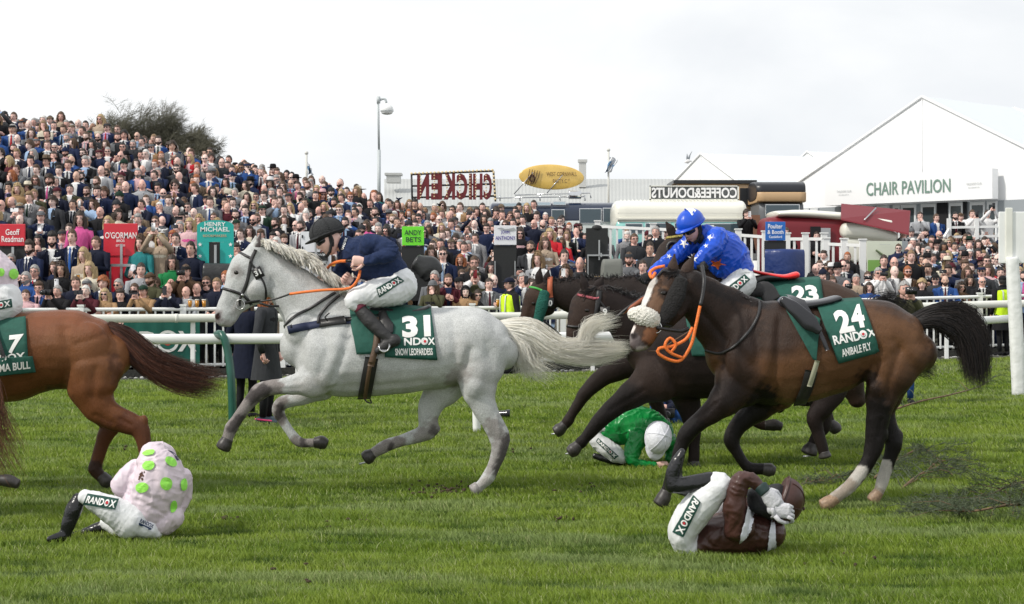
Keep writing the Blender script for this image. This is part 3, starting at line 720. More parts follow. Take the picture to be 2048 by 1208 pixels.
setpar(link('fleece_noseband', me, None, [M_fleece_w]), h24)
mb = MB(); mb.loft([(P(1362,562,Y-.26), .05, .03), (P(1352,592,Y-.30), .065, .04), (P(1338,620,Y-.33), .06, .04), (P(1322,645,Y-.36), .035, .03)], n=18, step=.012)
mb.obj('fleece_cheekpiece', [M_fleece_b], h24)
mb = MB()
def tubeY(mb, pts, r, mi=None, n=8): mb.tube(smoothline([P(*p) for p in pts]), r, n=n, mi=mi)
tubeY(mb, [(1404,532,Y-.25),(1408,560,Y-.35),(1405,590,Y-.38),(1400,612,Y-.40)], .014, 1)
tubeY(mb, [(1400,612,Y-.40),(1392,650,Y-.42),(1382,690,Y-.42),(1362,720,Y-.42),(1340,720,Y-.44),(1318,708,Y-.46),(1318,697,Y-.46),(1345,692,Y-.44),(1372,678,Y-.42),(1385,655,Y-.4)], .012, 0)
tubeY(mb, [(1366,716,Y-.42),(1340,705,Y-.45),(1330,690,Y-.46),(1340,676,Y-.45),(1352,690,Y-.45),(1340,706,Y-.44)], .011, 0)
tubeY(mb, [(1295,702,Y-.42),(1320,700,Y-.43),(1350,680,Y-.42),(1380,662,Y-.4)], .005, 2)
tubeY(mb, [(1310,546,Y-.24),(1304,556,Y-.3),(1300,545,Y-.25),(1312,536,Y-.2),(1330,532,Y-.2)], .012, 0)
mb.obj('reins', [M_orange, M_leather, M_brownleather], h24)
mb = MB()
strap(mb, [(1519,603),(1517,630),(1500,660),(1470,692),(1440,707),(1412,700)], .02, t24, Y, off=.01)
mb.obj('breast_strap', [M_leather], h24)
mb = MB()
strap(mb, [(1633,720),(1625,745),(1617,768)], .035, t24, Y, off=.03, mi=1)
strap(mb, [(1622,740),(1612,775),(1598,805)], .09, t24, Y, off=.02)
mb.obj('girth', [M_leather, mat('pale_girth', (.35,.35,.25), .7)], h24)
cloth(h24, t24, [[(1556,594),(1640,640),(1632,722),(1625,718)], [(1630,606),(1722,600),(1761,702),(1676,726)]], Y, texts=[
 ('2', [(1664,624),(1692,617),(1711,662),(1680,668)], 1, .05), ('4', [(1697,612),(1722,608),(1733,654),(1706,658)], 1, .05),
 ('RAND', [(1664,672),(1717,662),(1722,680),(1669,690)], 1, .03), ('O', [(1716,662),(1732,659),(1736,676),(1720,680)], 1, .03), ('X', [(1732,659),(1750,655),(1751,671),(1737,675)], 1, .03), ('*', (1726,668,4.6), 1, 0),
 ('ANIBALE FLY', [(1682,699),(1740,684),(1743,699),(1685,714)], 1, .03)])
mb = MB()
mb.loft([(P(1568,606,Y-.05), .05, .13), (P(1600,612,Y-.05), .04, .15), (P(1640,606,Y-.03), .03, .15), (P(1668,599,Y), .03, .12)], n=18, step=.02)
patch(mb, [(1566,598),(1608,612),(1640,664),(1612,640)], t24, Y, .05, 10, 8)
mb.loft([(P(1566,600,Y-.3), .03, .02), (P(1590,618,Y-.34), .05, .02), (P(1618,644,Y-.36), .06, .015), (P(1638,662,Y-.36), .03, .012)], n=14, step=.02)
strap(mb, [(1622,640),(1638,670),(1652,700)], .03, t24, Y, off=.06)
mb.obj('saddle', [mat('polished_saddle', (0.02,0.02,0.024), .22)], h24)

# ================= chestnut horse 7 =================
Y = 13.2
cm_ch = coat('chestnut_coat', 0.42, 0.10, 170, 0.12)
ch = (0.15, 0.055, 0.020)
L7 = [
 [(-230,700,70,0,.2),(-180,702,92,0,.27),(-100,708,96,0,.3),(-40,715,92,0,.31),(20,716,88,0,.31),(60,706,84,0,.30),(104,700,80,0,.29),(150,700,80,0,.28),(190,704,68,0,.25),(220,712,46,0,.2)],
 [(-200,660,70,0,.15),(-280,600,52,0,.11),(-330,555,40,0,.09)],
 ([(185,735,66,-.12,.15),(185,775,52,-.15,.13),(195,808,36,-.16,.09),(222,832,28,-.16,.07),(255,845,24,-.16,.055),(279,858,20,-.16,.05),(288,885,15,-.16),(293,915,14,-.16),(297,940,13,-.16),(303,955,11,-.16)],.9),
 ([(180,770,44,.1,.12),(205,820,30,.14,.08),(222,850,20,.15,.06),(212,868,17,.15),(203,892,14,.15),(193,925,13,.15),(190,938,15,.15),(199,950,12,.15),(205,956,12,.15)],.9),
 ([(-160,760,48,-.1,.12),(-200,800,26,-.14),(-240,830,18,-.15),(-262,870,13,-.15),(-272,910,12,-.15)],.9),
]
st7 = [([(90,640),(200,640)],20,30,(0.20,0.068,0.03),.7),([(120,700),(230,720)],20,50,(0.20,0.085,0.035),.6),([(255,845),(290,880),(295,940)],16,18,(0.10,.035,.018),.8),([(210,860),(190,935)],12,14,(0.10,.035,.018),.8),
 ([(190,935),(205,955)],12,8,(0.03,.015,.012),.9),([(110,790),(130,810)],8,20,(0.05,.02,.012),.9),([(228,720),(235,760)],8,10,(.06,.025,.015),.6)]
h7, b7, t7 = horse('chestnut horse with saddle cloth 7, its forehand out of the frame', Y, L7, ch, st7, cm_ch,
   carves=[([(130,660),(140,720),(125,770)],12,-.022),([(105,690)],22,.01),([(190,740),(185,790)],10,-.014),([(225,690),(228,750)],8,-.012),([(150,690),(235,660)],6,-.006),([(160,730)],26,.014),([(60,760),(0,780)],8,-.008),([(262,850),(240,838)],4,-.008),([(225,845),(190,830)],5,-.006)],
   lumps=[(175,700,-.16,(.18,.1,.22)),(288,842,-.16,(.035,.035,.05)),(232,850,.15,(.03,.03,.04))])
hoof(h7, Y, [(203,952,12,.15),(213,963,14,.15),(219,969,10,.15)])
hoof(h7, Y, [(302,955,11,-.16),(308,968,13,-.16),(311,974,12,-.16)])
M_ct1 = mat('chestnut_tailhair', (0.045, 0.016, 0.010), 0.5); M_ct2 = mat('chestnut_tailhair_red', (0.12, 0.04, 0.02), 0.5)
mb = MB()
strands(mb, [G([(222,652,.03),(262,672,.05),(310,712,.06),(370,735,.06),(436,756,.08)], Y), G([(226,662,.03),(256,700,.05),(300,738,.06),(360,772,.06),(425,775,.08)], Y)], 2000, 1.0, .0024, 12, .35, nm=2, curl=.03)
mb.obj('tail', [M_ct1, M_ct1, M_ct2][:2] if False else [M_ct1, M_ct2], h7)
cloth(h7, t7, [[(-70,648),(52,636),(57,716),(-70,740)], [(-60,718),(66,712),(72,742),(-60,758)]], Y, texts=[
 ('7', [(19,671),(48,668),(36,706),(16,708)], 0, .05), ('RANDOX', [(-48,716),(50,704),(51,718),(-48,730)], 0, .03), ('BRAHMA BULL', [(-42,733),(60,722),(61,737),(-41,749)], 1, .03)])
mb = MB(); mb.loft(pl([(-70,640,8,0,.14),(-20,650,9,0,.15),(20,646,8,-.02,.15),(48,634,5,-.02,.12)], Y), n=18, step=.02)
strap(mb, [(-10,655),(2,690),(10,715)], .03, t7, Y, off=.04)
mb.obj('saddle', [M_leather], h7)

# a second chestnut: only its tail and one hind leg reach the frame
Y = 11.6
cmx = cm_ch
Lx = [[(-420,640,70,0,.2),(-330,650,96,0,.28),(-230,655,94,0,.3),(-140,650,84,0,.28),(-80,670,60,0,.22)],
 ([(-110,710,60,-.1,.14),(-120,780,40,-.12,.1),(-90,830,26,-.12),(-60,880,20,-.12),(-50,920,14,-.12),(-25,950,13,-.12),(-2,962,12,-.12)],.9),
 ([(-110,710,60,.1,.14),(-120,780,40,.12,.1),(-130,830,26,.12),(-110,880,20,.12),(-120,930,14,.12),(-130,965,13,.12)],.9)]
hx, bx_, tx = horse('chestnut horse mostly outside the frame, only reddish tail hair and one hind hoof showing', Y, Lx, ch, [], cm_ch)
hoof(hx, Y, [(0,960,11,-.12),(18,962,13,-.12),(36,968,10,-.12)])
mb = MB()
strands(mb, [G([(-70,650,.04),(-45,700,.06),(-25,780,.07),(-30,880,.09),(20,985,.10)], Y-.05), G([(-70,660,.04),(-60,720,.06),(-30,800,.07),(0,850,.08),(30,900,.06)], Y-.05)], 500, 1.1, .0032, 12, .4, nm=2, curl=.05)
mb.obj('tail', [M_ct2, mat('light_tailhair', (0.22, .09, .045), .5)], hx)

# ================= dark horses 9, 20, 23 =================
cm_dk = coat('dark_coat', 0.55, 0.12, 170, 0.15)
dark = (0.016, 0.010, 0.009); dbr = (0.040, 0.024, 0.018)
Y = 15.0
L9 = [
 [(1300,712,50,0,.16),(1335,708,88,0,.24),(1390,706,92,0,.28),(1450,706,90,0,.3),(1520,700,84,0,.3),(1580,694,80,0,.29),(1640,700,74,0,.28),(1690,712,54,0,.22)],
 [(1200,595,30,0,.085),(1235,622,40,0,.09),(1275,655,55,0,.11),(1315,690,70,0,.15)],
 [(1185,590,28,0,.085),(1176,612,36,-.02,.09),(1166,640,33,-.04,.08),(1156,665,25,-.05,.065),(1150,682,20,-.05,.055),(1148,690,17,-.05,.05)],
 [(1198,615,26,0,.075),(1190,645,24,0,.07)],
 ([(1315,755,52,-.1,.13),(1270,785,30,-.14,.09),(1232,812,21,-.15,.06),(1203,838,17,-.15),(1184,860,14,-.15),(1170,877,11,-.15),(1163,884,13,-.15),(1156,892,11,-.15)],.9),
 ([(1350,750,46,.05,.12),(1372,795,28,.1,.08),(1384,840,20,.1,.05),(1387,862,16,.1),(1388,890,12,.1),(1388,912,12,.1),(1386,926,12,.1)],.9),
 ([(1670,735,50,-.1,.13),(1660,780,34,-.13,.09),(1645,815,22,-.14),(1630,835,18,-.14),(1636,865,13,-.14),(1645,895,12,-.14),(1648,908,11,-.14)],.9),
 ([(1670,735,50,.1,.13),(1650,790,34,.13,.09),(1642,825,22,.14),(1645,850,18,.14),(1632,875,12,.14),(1624,892,11,.14)],.9),
]
st9 = [([(1176,600),(1165,640),(1150,670)],20,16,dbr,.9),([(1290,740),(1340,780)],20,30,dbr,.6),([(1152,690),(1160,670)],8,8,(0.05,.04,.04),.8),([(1250,790),(1150,900)],10,20,bk,.8)]
h9, b9, t9 = horse('near-black horse with red and white browband and badge 9, riderless beside horse 24', Y, L9, dark, st9, cm_dk, voxel=.015,
  carves=[([(1170,640),(1160,668)],6,-.008),([(1180,635)],10,.01),([(1262,720),(1275,760)],8,-.014),([(1330,720),(1330,780)],14,.014),([(1290,780),(1220,820)],5,-.006)], lumps=[(1180,607,-.08,(.04,.03,.03))])
ears(h9, Y, [[(1171,582,8,-.04),(1168,566,9,-.04),(1163,547,2,-.04)],[(1190,585,9,.03),(1198,569,10,.03),(1207,553,2,.03)]], (.02,.013,.012), [], cm_dk)
eye(h9, t9, 1174, 621, .024)
hoof(h9, Y, [(1157,890,11,-.15),(1147,900,14,-.15),(1140,905,12,-.15)], shoe=((1131,908),(1156,904),-.15))
hoof(h9, Y, [(1387,922,11,.1),(1387,932,14,.1)])
hoof(h9, Y, [(1648,904,11,-.14),(1650,913,13,-.14)])
hoof(h9, Y, [(1626,888,11,.14),(1620,900,16,.14),(1618,905,17,.14)], shoe=((1606,913),(1630,911),.11))
mane(h9, [(1188,580),(1215,572),(1250,585),(1290,594)], Y, 420, (5,13), (20,30), [M_hair_b])
mane(h9, [(1180,578),(1192,574)], Y-.03, 150, (14,26), (150,15), [M_hair_b, M_hair_b2])
mb = MB()
strap(mb, [(1155,590),(1172,593),(1190,598),(1198,596)], .022, t9, Y, mi=1)
strap(mb, [(1198,580),(1196,605),(1190,640),(1182,668)], .05, t9, Y)
strap(mb, [(1135,652),(1155,654),(1180,650)], .022, t9, Y)
strap(mb, [(1197,600),(1212,620),(1210,645),(1195,665)], .018, t9, Y)
bdg = MB(); q0 = P(1210,624,Y-.11); bdg.box(q0, (.085,.01,.09)); text_flat(bdg, '9', q0+Vector((-.02,-.009,-.03)), Vector((1,0,0)), Vector((0,0,1)), .038, .062, mi=1, bold=.04)
bdg.obj('number_badge', [M_leather, M_white_print], h9)
mb.obj('bridle', [M_leather, mat('browband_check', (0.35,.08,.10), .6, noise=.9, nscale=90), M_white_print], h9)
mb = MB(); tubeY(mb, [(1186,655,Y-.1),(1220,645,Y-.2),(1250,620,Y-.24),(1290,592,Y-.2)], .014); tubeY(mb, [(1244,626,Y-.22),(1268,611,Y-.24),(1291,594,Y-.2)], .019, 1)
mb.obj('reins', [M_leather, mat('tan_rein', (0.30,0.085,0.035), .55)], h9)
cloth(h9, t9, [[(1372,640),(1440,630),(1445,712),(1384,712)]], Y, off=.02)
mb = MB(); mb.loft(pl([(1420,622,9,0,.14),(1470,624,8,0,.15),(1520,616,6,0,.12)], Y), n=18, step=.02); mb.obj('saddle', M_leather, h9)
mb = MB(); strands(mb, [G([(1705,680,.03),(1760,680,.05),(1820,700,.07),(1866,738,.05)], Y), G([(1705,690,.03),(1750,700,.05),(1800,720,.07),(1862,752,.05)], Y)], 700, 1.0, .0036, 12, .3, curl=.03)
mb.obj('tail', M_hair_b, h9)
Y = 16.8
L20 = [
 [(1260,670,50,0,.16),(1300,664,80,0,.24),(1360,664,84,0,.28),(1430,662,82,0,.3),(1500,660,78,0,.3),(1560,664,70,0,.27),(1600,675,50,0,.2)],
 [(1102,578,24,0,.08),(1145,591,36,0,.09),(1200,603,50,0,.1),(1255,614,64,0,.13),(1300,632,78,0,.18)],
 [(1086,576,24,0,.08),(1077,598,30,0,.085),(1067,622,26,0,.075),(1058,640,20,0,.06),(1053,650,16,0,.055)],
 [(1098,595,22,0,.07),(1090,618,20,0,.065)],
 ([(1290,715,46,-.1,.12),(1240,735,26,-.13,.08),(1202,757,19,-.14,.055),(1172,785,15,-.14),(1158,806,12,-.14),(1144,828,10.5,-.14),(1136,842,12,-.14),(1128,852,10,-.14)],.9),
 ([(1290,715,44,.08,.12),(1300,760,24,.12),(1310,795,16,.12),(1318,820,13,.12),(1328,845,11,.12)],.9),
 ([(1580,700,48,-.1,.12),(1590,750,32,-.12,.08),(1600,790,20,-.13),(1640,800,15,-.13),(1655,830,11,-.13),(1660,846,10,-.13)],.9),
]
h20, b20, t20 = horse('dark brown horse with green fleece cheekpiece and badge 20, far side of the group', Y, L20, (0.020,0.013,0.011), [([(1077,590),(1066,625),(1052,648)],18,14,(0.05,.028,.02),.9)], cm_dk, voxel=.016,
   carves=[([(1066,612),(1056,640)],5,-.008)], lumps=[(1082,592,-.07,(.04,.03,.03))])
ears(h20, Y, [[(1079,570,7,-.05),(1078,553,8,-.05),(1081,535,2,-.05)],[(1090,572,8,.04),(1094,556,8,.04),(1097,540,2,.04)]], (.02,.013,.012), [], cm_dk)
eye(h20, t20, 1067, 607, .024)
hoof(h20, Y, [(1129,850,10,-.14),(1118,860,13,-.14),(1112,864,12,-.14)], shoe=((1103,868),(1124,866),-.14))
hoof(h20, Y, [(1328,840,11,.12),(1330,852,13,.12)])
hoof(h20, Y, [(1659,844,10,-.13),(1670,856,13,-.13),(1674,862,11,-.13)])
mane(h20, [(1095,562),(1150,556),(1220,556),(1290,552)], Y, 500, (4,11), (200,60), [M_hair_b])
mb = MB()
strap(mb, [(1059,574),(1072,576),(1084,581)], .02, t20, Y, mi=1)
strap(mb, [(1101,556),(1100,575),(1101,595)], .05, t20, Y, mi=2, off=.012)
strap(mb, [(1040,634),(1055,640),(1075,642)], .02, t20, Y)
bdg = MB(); q0 = P(1097,606,Y-.10); bdg.box(q0, (.10,.01,.10)); text_flat(bdg, '20', q0+Vector((-.038,-.009,-.03)), Vector((1,0,0)), Vector((0,0,1)), .075, .06, mi=1, bold=.04)
bdg.obj('number_badge', [M_leather, M_white_print], h20)
rg = [P(1062+8*math.cos(a), 648+8*math.sin(a), Y-.07) for a in np.linspace(0, 6.283, 18)]; mb.tube(rg, .004, n=6, mi=3, cap=False)
tubeY(mb, [(1085,640,Y-.1),(1110,660,Y-.1),(1122,672,Y-.1)], .01)
mb.obj('bridle', [M_leather, mat('bright_green_strap', (0.05,.35,.06), .6), mat('rust_strap', (0.42,.10,.04), .6), M_white_print], h20)
mb = MB(); mb.loft([(P(1089,586,Y-.10), .05, .03), (P(1084,610,Y-.12), .06, .04), (P(1076,642,Y-.12), .05, .035)], n=18, step=.012); mb.obj('fleece_cheekpiece', M_fleece_g, h20)
Y = 15.8
L23 = [
 [(1400,640,50,0,.16),(1440,640,82,0,.25),(1500,645,86,0,.29),(1570,640,80,0,.3),(1630,630,74,0,.29),(1680,640,66,0,.27),(1715,655,46,0,.2)],
 [(1368,492,30,0,.085),(1385,530,40,0,.09),(1405,575,52,0,.11),(1430,610,66,0,.15)],
 [(1358,486,27,0,.085),(1345,510,33,0,.09),(1328,535,28,-.03,.075),(1312,556,21,-.05,.06),(1305,568,17,-.05,.055)],
 ([(1460,690,44,-.1,.12),(1445,745,28,-.12,.08),(1450,790,20,-.12),(1475,815,14,-.12),(1500,835,12,-.12),(1520,848,11,-.12),(1532,852,10,-.12)],.9),
 ([(1470,700,44,.1,.12),(1500,770,24,.12),(1530,800,15,.12),(1560,815,12,.12)],.9),
 ([(1690,700,46,-.1,.12),(1700,760,28,-.12),(1715,800,18,-.12)],.9),
]
h23, b23, t23 = horse('brown horse with checked yellow browband and blinkers ridden by the jockey in blue, cloth 23', Y, L23, (0.035,0.021,0.015), [([(1600,580),(1700,590)],20,30,(0.06,.035,.024),.8),([(1350,500),(1320,540)],20,14,(0.03,.02,.016),.8)], cm_dk, voxel=.015, lumps=[(1344,498,-.07,(.04,.03,.03))])
ears(h23, Y, [[(1347,472,9,-.03),(1341,458,9,-.03),(1332,444,2,-.03)],[(1366,468,8,.06),(1372,455,8,.06),(1378,442,2,.06)]], (.025,.016,.013), [], cm_dk)
hoof(h23, Y, [(1530,851,10,-.12),(1548,850,12,-.12),(1562,853,9,-.12)])
eye(h23, t23, 1347, 497, .024)
mb = MB()
strap(mb, [(1332,476),(1350,474),(1372,472)], .024, t23, Y, mi=1)
rg = [hit(1347+12*math.cos(a), 497+13*math.sin(a), t23, Y) for a in np.linspace(0, 6.283, 20)]
mb.tube([r[0]+r[1]*.01 for r in rg], .016, n=6, cap=False)
strap(mb, [(1375,476),(1365,510),(1345,540),(1325,560)], .022, t23, Y)
mb.obj('bridle', [M_leather, mat('yellow_check_band', (0.30,.24,.05), .6, noise=.9, nscale=70)], h23)
cloth(h23, t23, [[(1500,565),(1640,556),(1652,640),(1500,650)]], Y, texts=[('23', [(1582,572),(1632,570),(1640,604),(1584,606)], 0, .05)])
mb = MB(); mb.loft([(P(1500,565,Y-.1), .05, .14), (P(1530,556,Y-.05), .035, .16), (P(1565,556,Y-.02), .03, .15)], n=18, step=.02)
mb.loft([(P(1500,585,Y-.28), .05, .02), (P(1530,580,Y-.3), .08, .02), (P(1545,600,Y-.32), .08, .02)], n=14)
mb.loft([(P(1500,541,Y-.08), .014, .09), (P(1530,548,Y-.08), .018, .1), (P(1565,554,Y-.08), .024, .11), (P(1592,550,Y-.08), .032, .11)], n=16, step=.02, mi=1)
mb.obj('saddle', [M_leather, mat('red_pad', (0.72,0.02,0.02), .3)], h23)
mb = MB(); strands(mb, [G([(1722,640,.03),(1750,600,.05),(1790,590,.05),(1825,605,.05)], Y), G([(1722,645,.03),(1760,620,.05),(1800,650,.05),(1840,700,.05)], Y)], 260, 1.0, .0034, 10, .3, curl=.03)
mb.obj('tail', M_hair_b, h23)
# ------------------------------------------------------------------ people: heads, hands
def head_geo(n=28, m=24, fem=False, stubble=False, detail=True):
    """local head: centre at ear level, face towards -Y, chin to crown 0.23 m. material slots: 0 skin 1 lips 2 eye white 3 iris 4 brow"""
    mb = MB(); vs = []
    for j in range(m+1):
        ph = math.pi*j/m-math.pi/2
        for i in range(n):
            th = 2*math.pi*i/n
            x = math.cos(ph)*math.sin(th); y = -math.cos(ph)*math.cos(th); z = math.sin(ph)
            fr = max(0, -y)
            X = x*0.076; Yv = y*(0.098 if y > 0 else 0.092); Z = z*0.118
            if Z < 0:                       # jaw narrows, skull base goes up at the back
                t = -Z/0.118; X *= 1-0.30*t*t; 
                if y > 0: Yv *= 1-0.45*t; Z *= 1-0.30*fr_back(y)*t
                else: Yv *= 1-0.06*t
            g = lambda cx, cz, sx, sz: math.exp(-((X-cx)/sx)**2-((Z-cz)/sz)**2)
            if fr > 0:
                f = min(1, fr*1.6)
                Yv -= f*0.020*g(0, -0.026, 0.013, 0.016)           # nose tip
                Yv -= f*0.011*g(0, -0.004, 0.010, 0.026)           # bridge
                Yv += f*0.011*(g(0.031, 0.006, 0.017, 0.013)+g(-0.031, 0.006, 0.017, 0.013))  # sockets
                Yv -= f*0.005*(g(0.03, 0.028, 0.025, 0.009)+g(-0.03, 0.028, 0.025, 0.009))    # brow
                Yv -= f*0.006*(g(0.042, -0.022, 0.018, 0.016)+g(-0.042, -0.022, 0.018, 0.016))# cheeks
                Yv -= f*0.006*g(0, -0.062, 0.020, 0.009)           # lips
                Yv += f*0.003*g(0, -0.078, 0.02, 0.006)
                Yv -= f*0.008*g(0, -0.098, 0.020, 0.013)           # chin
            vs.append((X, Yv, Z))
    fs = [(j*n+i, j*n+(i+1) % n, (j+1)*n+(i+1) % n, (j+1)*n+i) for j in range(m) for i in range(n)]
    mb.add(vs, fs, 0)
    for s in (-1, 1):
        mb.ell((s*0.0745, 0.008, -0.005), (0.009, 0.017, 0.030), 8, 6, 0, Matrix.Rotation(R(-18*s), 3, 'Z'))     # ears
        if detail:
            mb.ell((s*0.031, -0.0735, 0.006), (0.0145, 0.010, 0.0068), 10, 6, 2)
            mb.ell((s*0.031, -0.0805, 0.006), (0.0062, 0.0045, 0.0062), 8, 6, 3)
            mb.tube([(s*0.014, -0.090, 0.022), (s*0.030, -0.0925, 0.028), (s*0.048, -0.078, 0.023)], [0.0022, 0.0030, 0.0014], 5, 4)
            mb.tube([(s*0.015, -0.082, 0.0125), (s*0.031, -0.0845, 0.0145), (s*0.047, -0.074, 0.0105)], [0.002, 0.0028, 0.002], 4, 4)
    if detail:
        mb.tube([(-0.024, -0.081, -0.061), (-0.010, -0.0905, -0.0575), (0, -0.0912, -0.0595), (0.010, -0.0905, -0.0575), (0.024, -0.081, -0.061)], [0.0018, 0.0042, 0.0035, 0.0042, 0.0018], 6, 1)
        mb.tube([(-0.020, -0.083, -0.064), (0, -0.0905, -0.0675), (0.020, -0.083, -0.064)], [0.0018, 0.005, 0.0018], 6, 1)
        for s in (-1, 1): mb.ell((s*0.007, -0.1005, -0.0375), (0.0035, 0.005, 0.0022), 6, 4, 3)
    return mb
def fr_back(y): return min(1, y)
def hand_geo(mb, wrist, dirv, back, size=1.0, curl=0.9, side=1, mi=0, spread=0.10):
    "palm, four fingers and a thumb. dirv: towards the knuckles, back: out of the back of the hand, side: +1/-1 thumb side"
    d = Vector(dirv).normalized(); b = Vector(back); b = (b-d*b.dot(d)).normalized(); s = d.cross(b)*side; w = Vector(wrist)
    L = 0.09*size
    def local(x, y, z): return w+d*x+s*y+b*z
    mb.loft([(local(0, 0, 0), .026*size, .020*size), (local(L*.5, 0, 0), .038*size, .016*size), (local(L*.92, 0, 0), .038*size, .014*size)], n=10, step=.02, mi=mi)
    for k, (yy, ln) in enumerate(((.030, .070), (.010, .080), (-.010, .075), (-.029, .058))):
        p = Vector((L*.95, yy*size, 0)); a = spread*(yy/.03); ang = 0.0; pts = [local(*p)]; rs = [.0095*size]
        for q, fr in enumerate((.42, .33, .25)):
            ang += curl*(1.0+0.08*k); stp = ln*size*fr
            p = p+Vector((math.cos(ang)*stp, a*stp, -math.sin(ang)*stp)); pts.append(local(*p)); rs.append((.0088, .0080, .0068)[q]*size)
        mb.tube(pts, rs, n=7, mi=mi)
        mb.ell(pts[-1], (.0068*size,)*3, 6, 4, mi)
    p0 = local(L*.25, .030*size, -.004*size); p1 = local(L*.50, .050*size, -.012*size); p2 = local(L*.78, .052*size, -.024*size*(.5+curl)); p3 = local(L*.98, .044*size, -.032*size*(.5+curl))
    mb.tube([p0, p1, p2, p3], [.013*size, .011*size, .0095*size, .0075*size], n=7, mi=mi); mb.ell(p3, (.0075*size,)*3, 6, 4, mi)
SKINC = [(0.76, 0.49, 0.42), (0.70, 0.41, 0.34), (0.80, 0.58, 0.51), (0.62, 0.39, 0.30), (0.30, 0.16, 0.10)]
M_skin = [mat('skin_%s' % n, c, 0.5, noise=0.06, nscale=30) for n, c in zip(('fair', 'ruddy', 'pale', 'tanned', 'brown'), SKINC)]
M_lip = mat('lips', (0.42, 0.16, 0.14), 0.5); M_eyew = mat('eye_white', (0.60, 0.57, 0.55), 0.3); M_iris = mat('iris', (0.03, 0.022, 0.018), 0.15)
M_brow = mat('brow_brown', (0.06, 0.035, 0.02), 0.8)
def frame(fwd, up):
    "matrix whose -Y is fwd and Z about up"
    y = -Vector(fwd).normalized(); z = Vector(up); z = (z-y*z.dot(y)).normalized(); x = y.cross(z)
    return Matrix((x, y, z)).transposed()
def xform(mb, M3, c, s=1.0):
    c = Vector(c); mb.v = [tuple(c+M3 @ (Vector(v)*s)) for v in mb.v]; return mb
def silk(name, col, rough=0.45, **k):
    return mat(name, col, rough, noise=0.06, nscale=14, bump=0.55, bscale=11, stretch=(1, 1, 0.55), **k)
def garment(name, root, lofts, Y, m, voxel=.009, smooth=3, k=0.85, carves=(), mats=None, wr=0.0, seed=0):
    mb = MB()
    for L in lofts:
        pts, kk = (L if isinstance(L, tuple) else (L, k)); mb.loft(pl(pts, Y, kk), n=18, step=.015, cap=.8)
    me = remesh(mb, voxel, smooth, name)
    if wr:    # wrinkles: real displacement along normals
        V = verts_np(me).astype(float); N = np.empty(len(V)*3, np.float32); me.vertices.foreach_get('normal', N); N = N.reshape(-1, 3)
        from mathutils import noise as MN
        ca, sa = math.cos(seed*1.1), math.sin(seed*1.1); f = np.empty(len(V))
        for i_, (x, y, z) in enumerate(V.tolist()):
            u = x*ca+z*sa; v = -x*sa+z*ca
            wv = MN.noise(Vector((x*5+seed, y*5, z*5)))
            a = 1-abs(MN.noise(Vector((u*7+wv*1.2, v*24+wv*2, y*9+seed))))*2.2
            b2 = 1-abs(MN.noise(Vector((u*30+wv*2, v*9+wv, y*9+seed*3))))*2.2
            mk_ = .5+.5*MN.noise(Vector((x*6, y*6, z*6+seed*5)))
            f[i_] = max(0, a)**2*mk_+max(0, b2)**2*(1-mk_)
        V += N*((f-.4)*wr)[:, None]; me.vertices.foreach_set('co', V.astype(np.float32).ravel()); me.update()
    if carves: carve(me, carves, Y)
    o = setpar(link(name, me, None, mats or [m]), root); return o, bvh(me), me
def underbody(root, groups, Y, headM=None, headc=None, hs=1.0, skin=None, extra=None):
    "one continuous skin surface under the clothes, with the head on it"
    mb = MB()
    for lofts in groups:
        for L in lofts:
            pts, kk = (L if isinstance(L, tuple) else (L, .85)); mb.loft(pl(pts, Y, kk, .78), n=12, step=.03, cap=.5)
    me = remesh(mb, .02, 1, 'tmpbody'); out_ = MB()
    out_.add([v.co[:] for v in me.vertices], [tuple(p.vertices) for p in me.polygons], 0)
    if headM is not None:
        h = xform(head_geo(48, 40), headM, headc, hs); k = len(out_.v); out_.v += h.v
        out_.f += [tuple(i+k for i in f) for f in h.f]; out_.m += h.m
    if extra: extra(out_)
    return out_.obj('body', [skin or M_skin[0], M_lip, M_eyew, M_iris, M_brow], root)
M_breech = mat('white_breeches', (0.72, 0.73, 0.74), 0.65, noise=0.05, nscale=12, bump=0.6, bscale=13, stretch=(1, 1, .5))
M_boot = mat('black_boot', (0.012, 0.012, 0.014), 0.25, noise=.2, nscale=20, bump=0.5, bscale=16)
M_glove = mat('white_glove', (0.55, 0.55, 0.58), 0.8, bump=.5, bscale=40); M_blackc = mat('black_cloth', (0.012, 0.012, 0.014), 0.7, bump=.3)
M_lens = mat('goggle_lens', (0.01, 0.012, 0.016), 0.06)
M_band = mat('green_band', (0.010, 0.06, 0.045), 0.7)
def band(root, b, Yf, q, words, off=.007, dots=()):
    mb = MB(); bb = patch(mb, q, b, Yf, off, 16, 6, relax=0)
    q2 = [bil(q, .04, .17), bil(q, .96, .17), bil(q, .96, .83), bil(q, .04, .83)]
    for s, u0, u1 in words: text_on(mb, s, [bil(q2, u0, 0), bil(q2, u1, 0), bil(q2, u1, 1), bil(q2, u0, 1)], bb, Yf, .003, .035, 1)
    for u in dots:
        cx, cy = bil(q2, u, .5); r = math.hypot(q[0][0]-q[3][0], q[0][1]-q[3][1])*.14
        c0 = hit(cx, cy, bb, Yf); ring = [hit(cx+r*math.cos(a), cy+r*math.sin(a), bb, Yf)[0] for a in np.linspace(0, 6.283, 13)[:-1]]
        up = c0[1]*.006; mb.add([c0[0]+up]+[p+up for p in ring], [(0, 1+(k+1) % 12, 1+k) for k in range(12)], 2)
    return mb.obj('sponsor_band', [M_band, M_white_print, M_red_print], root, smooth=False)
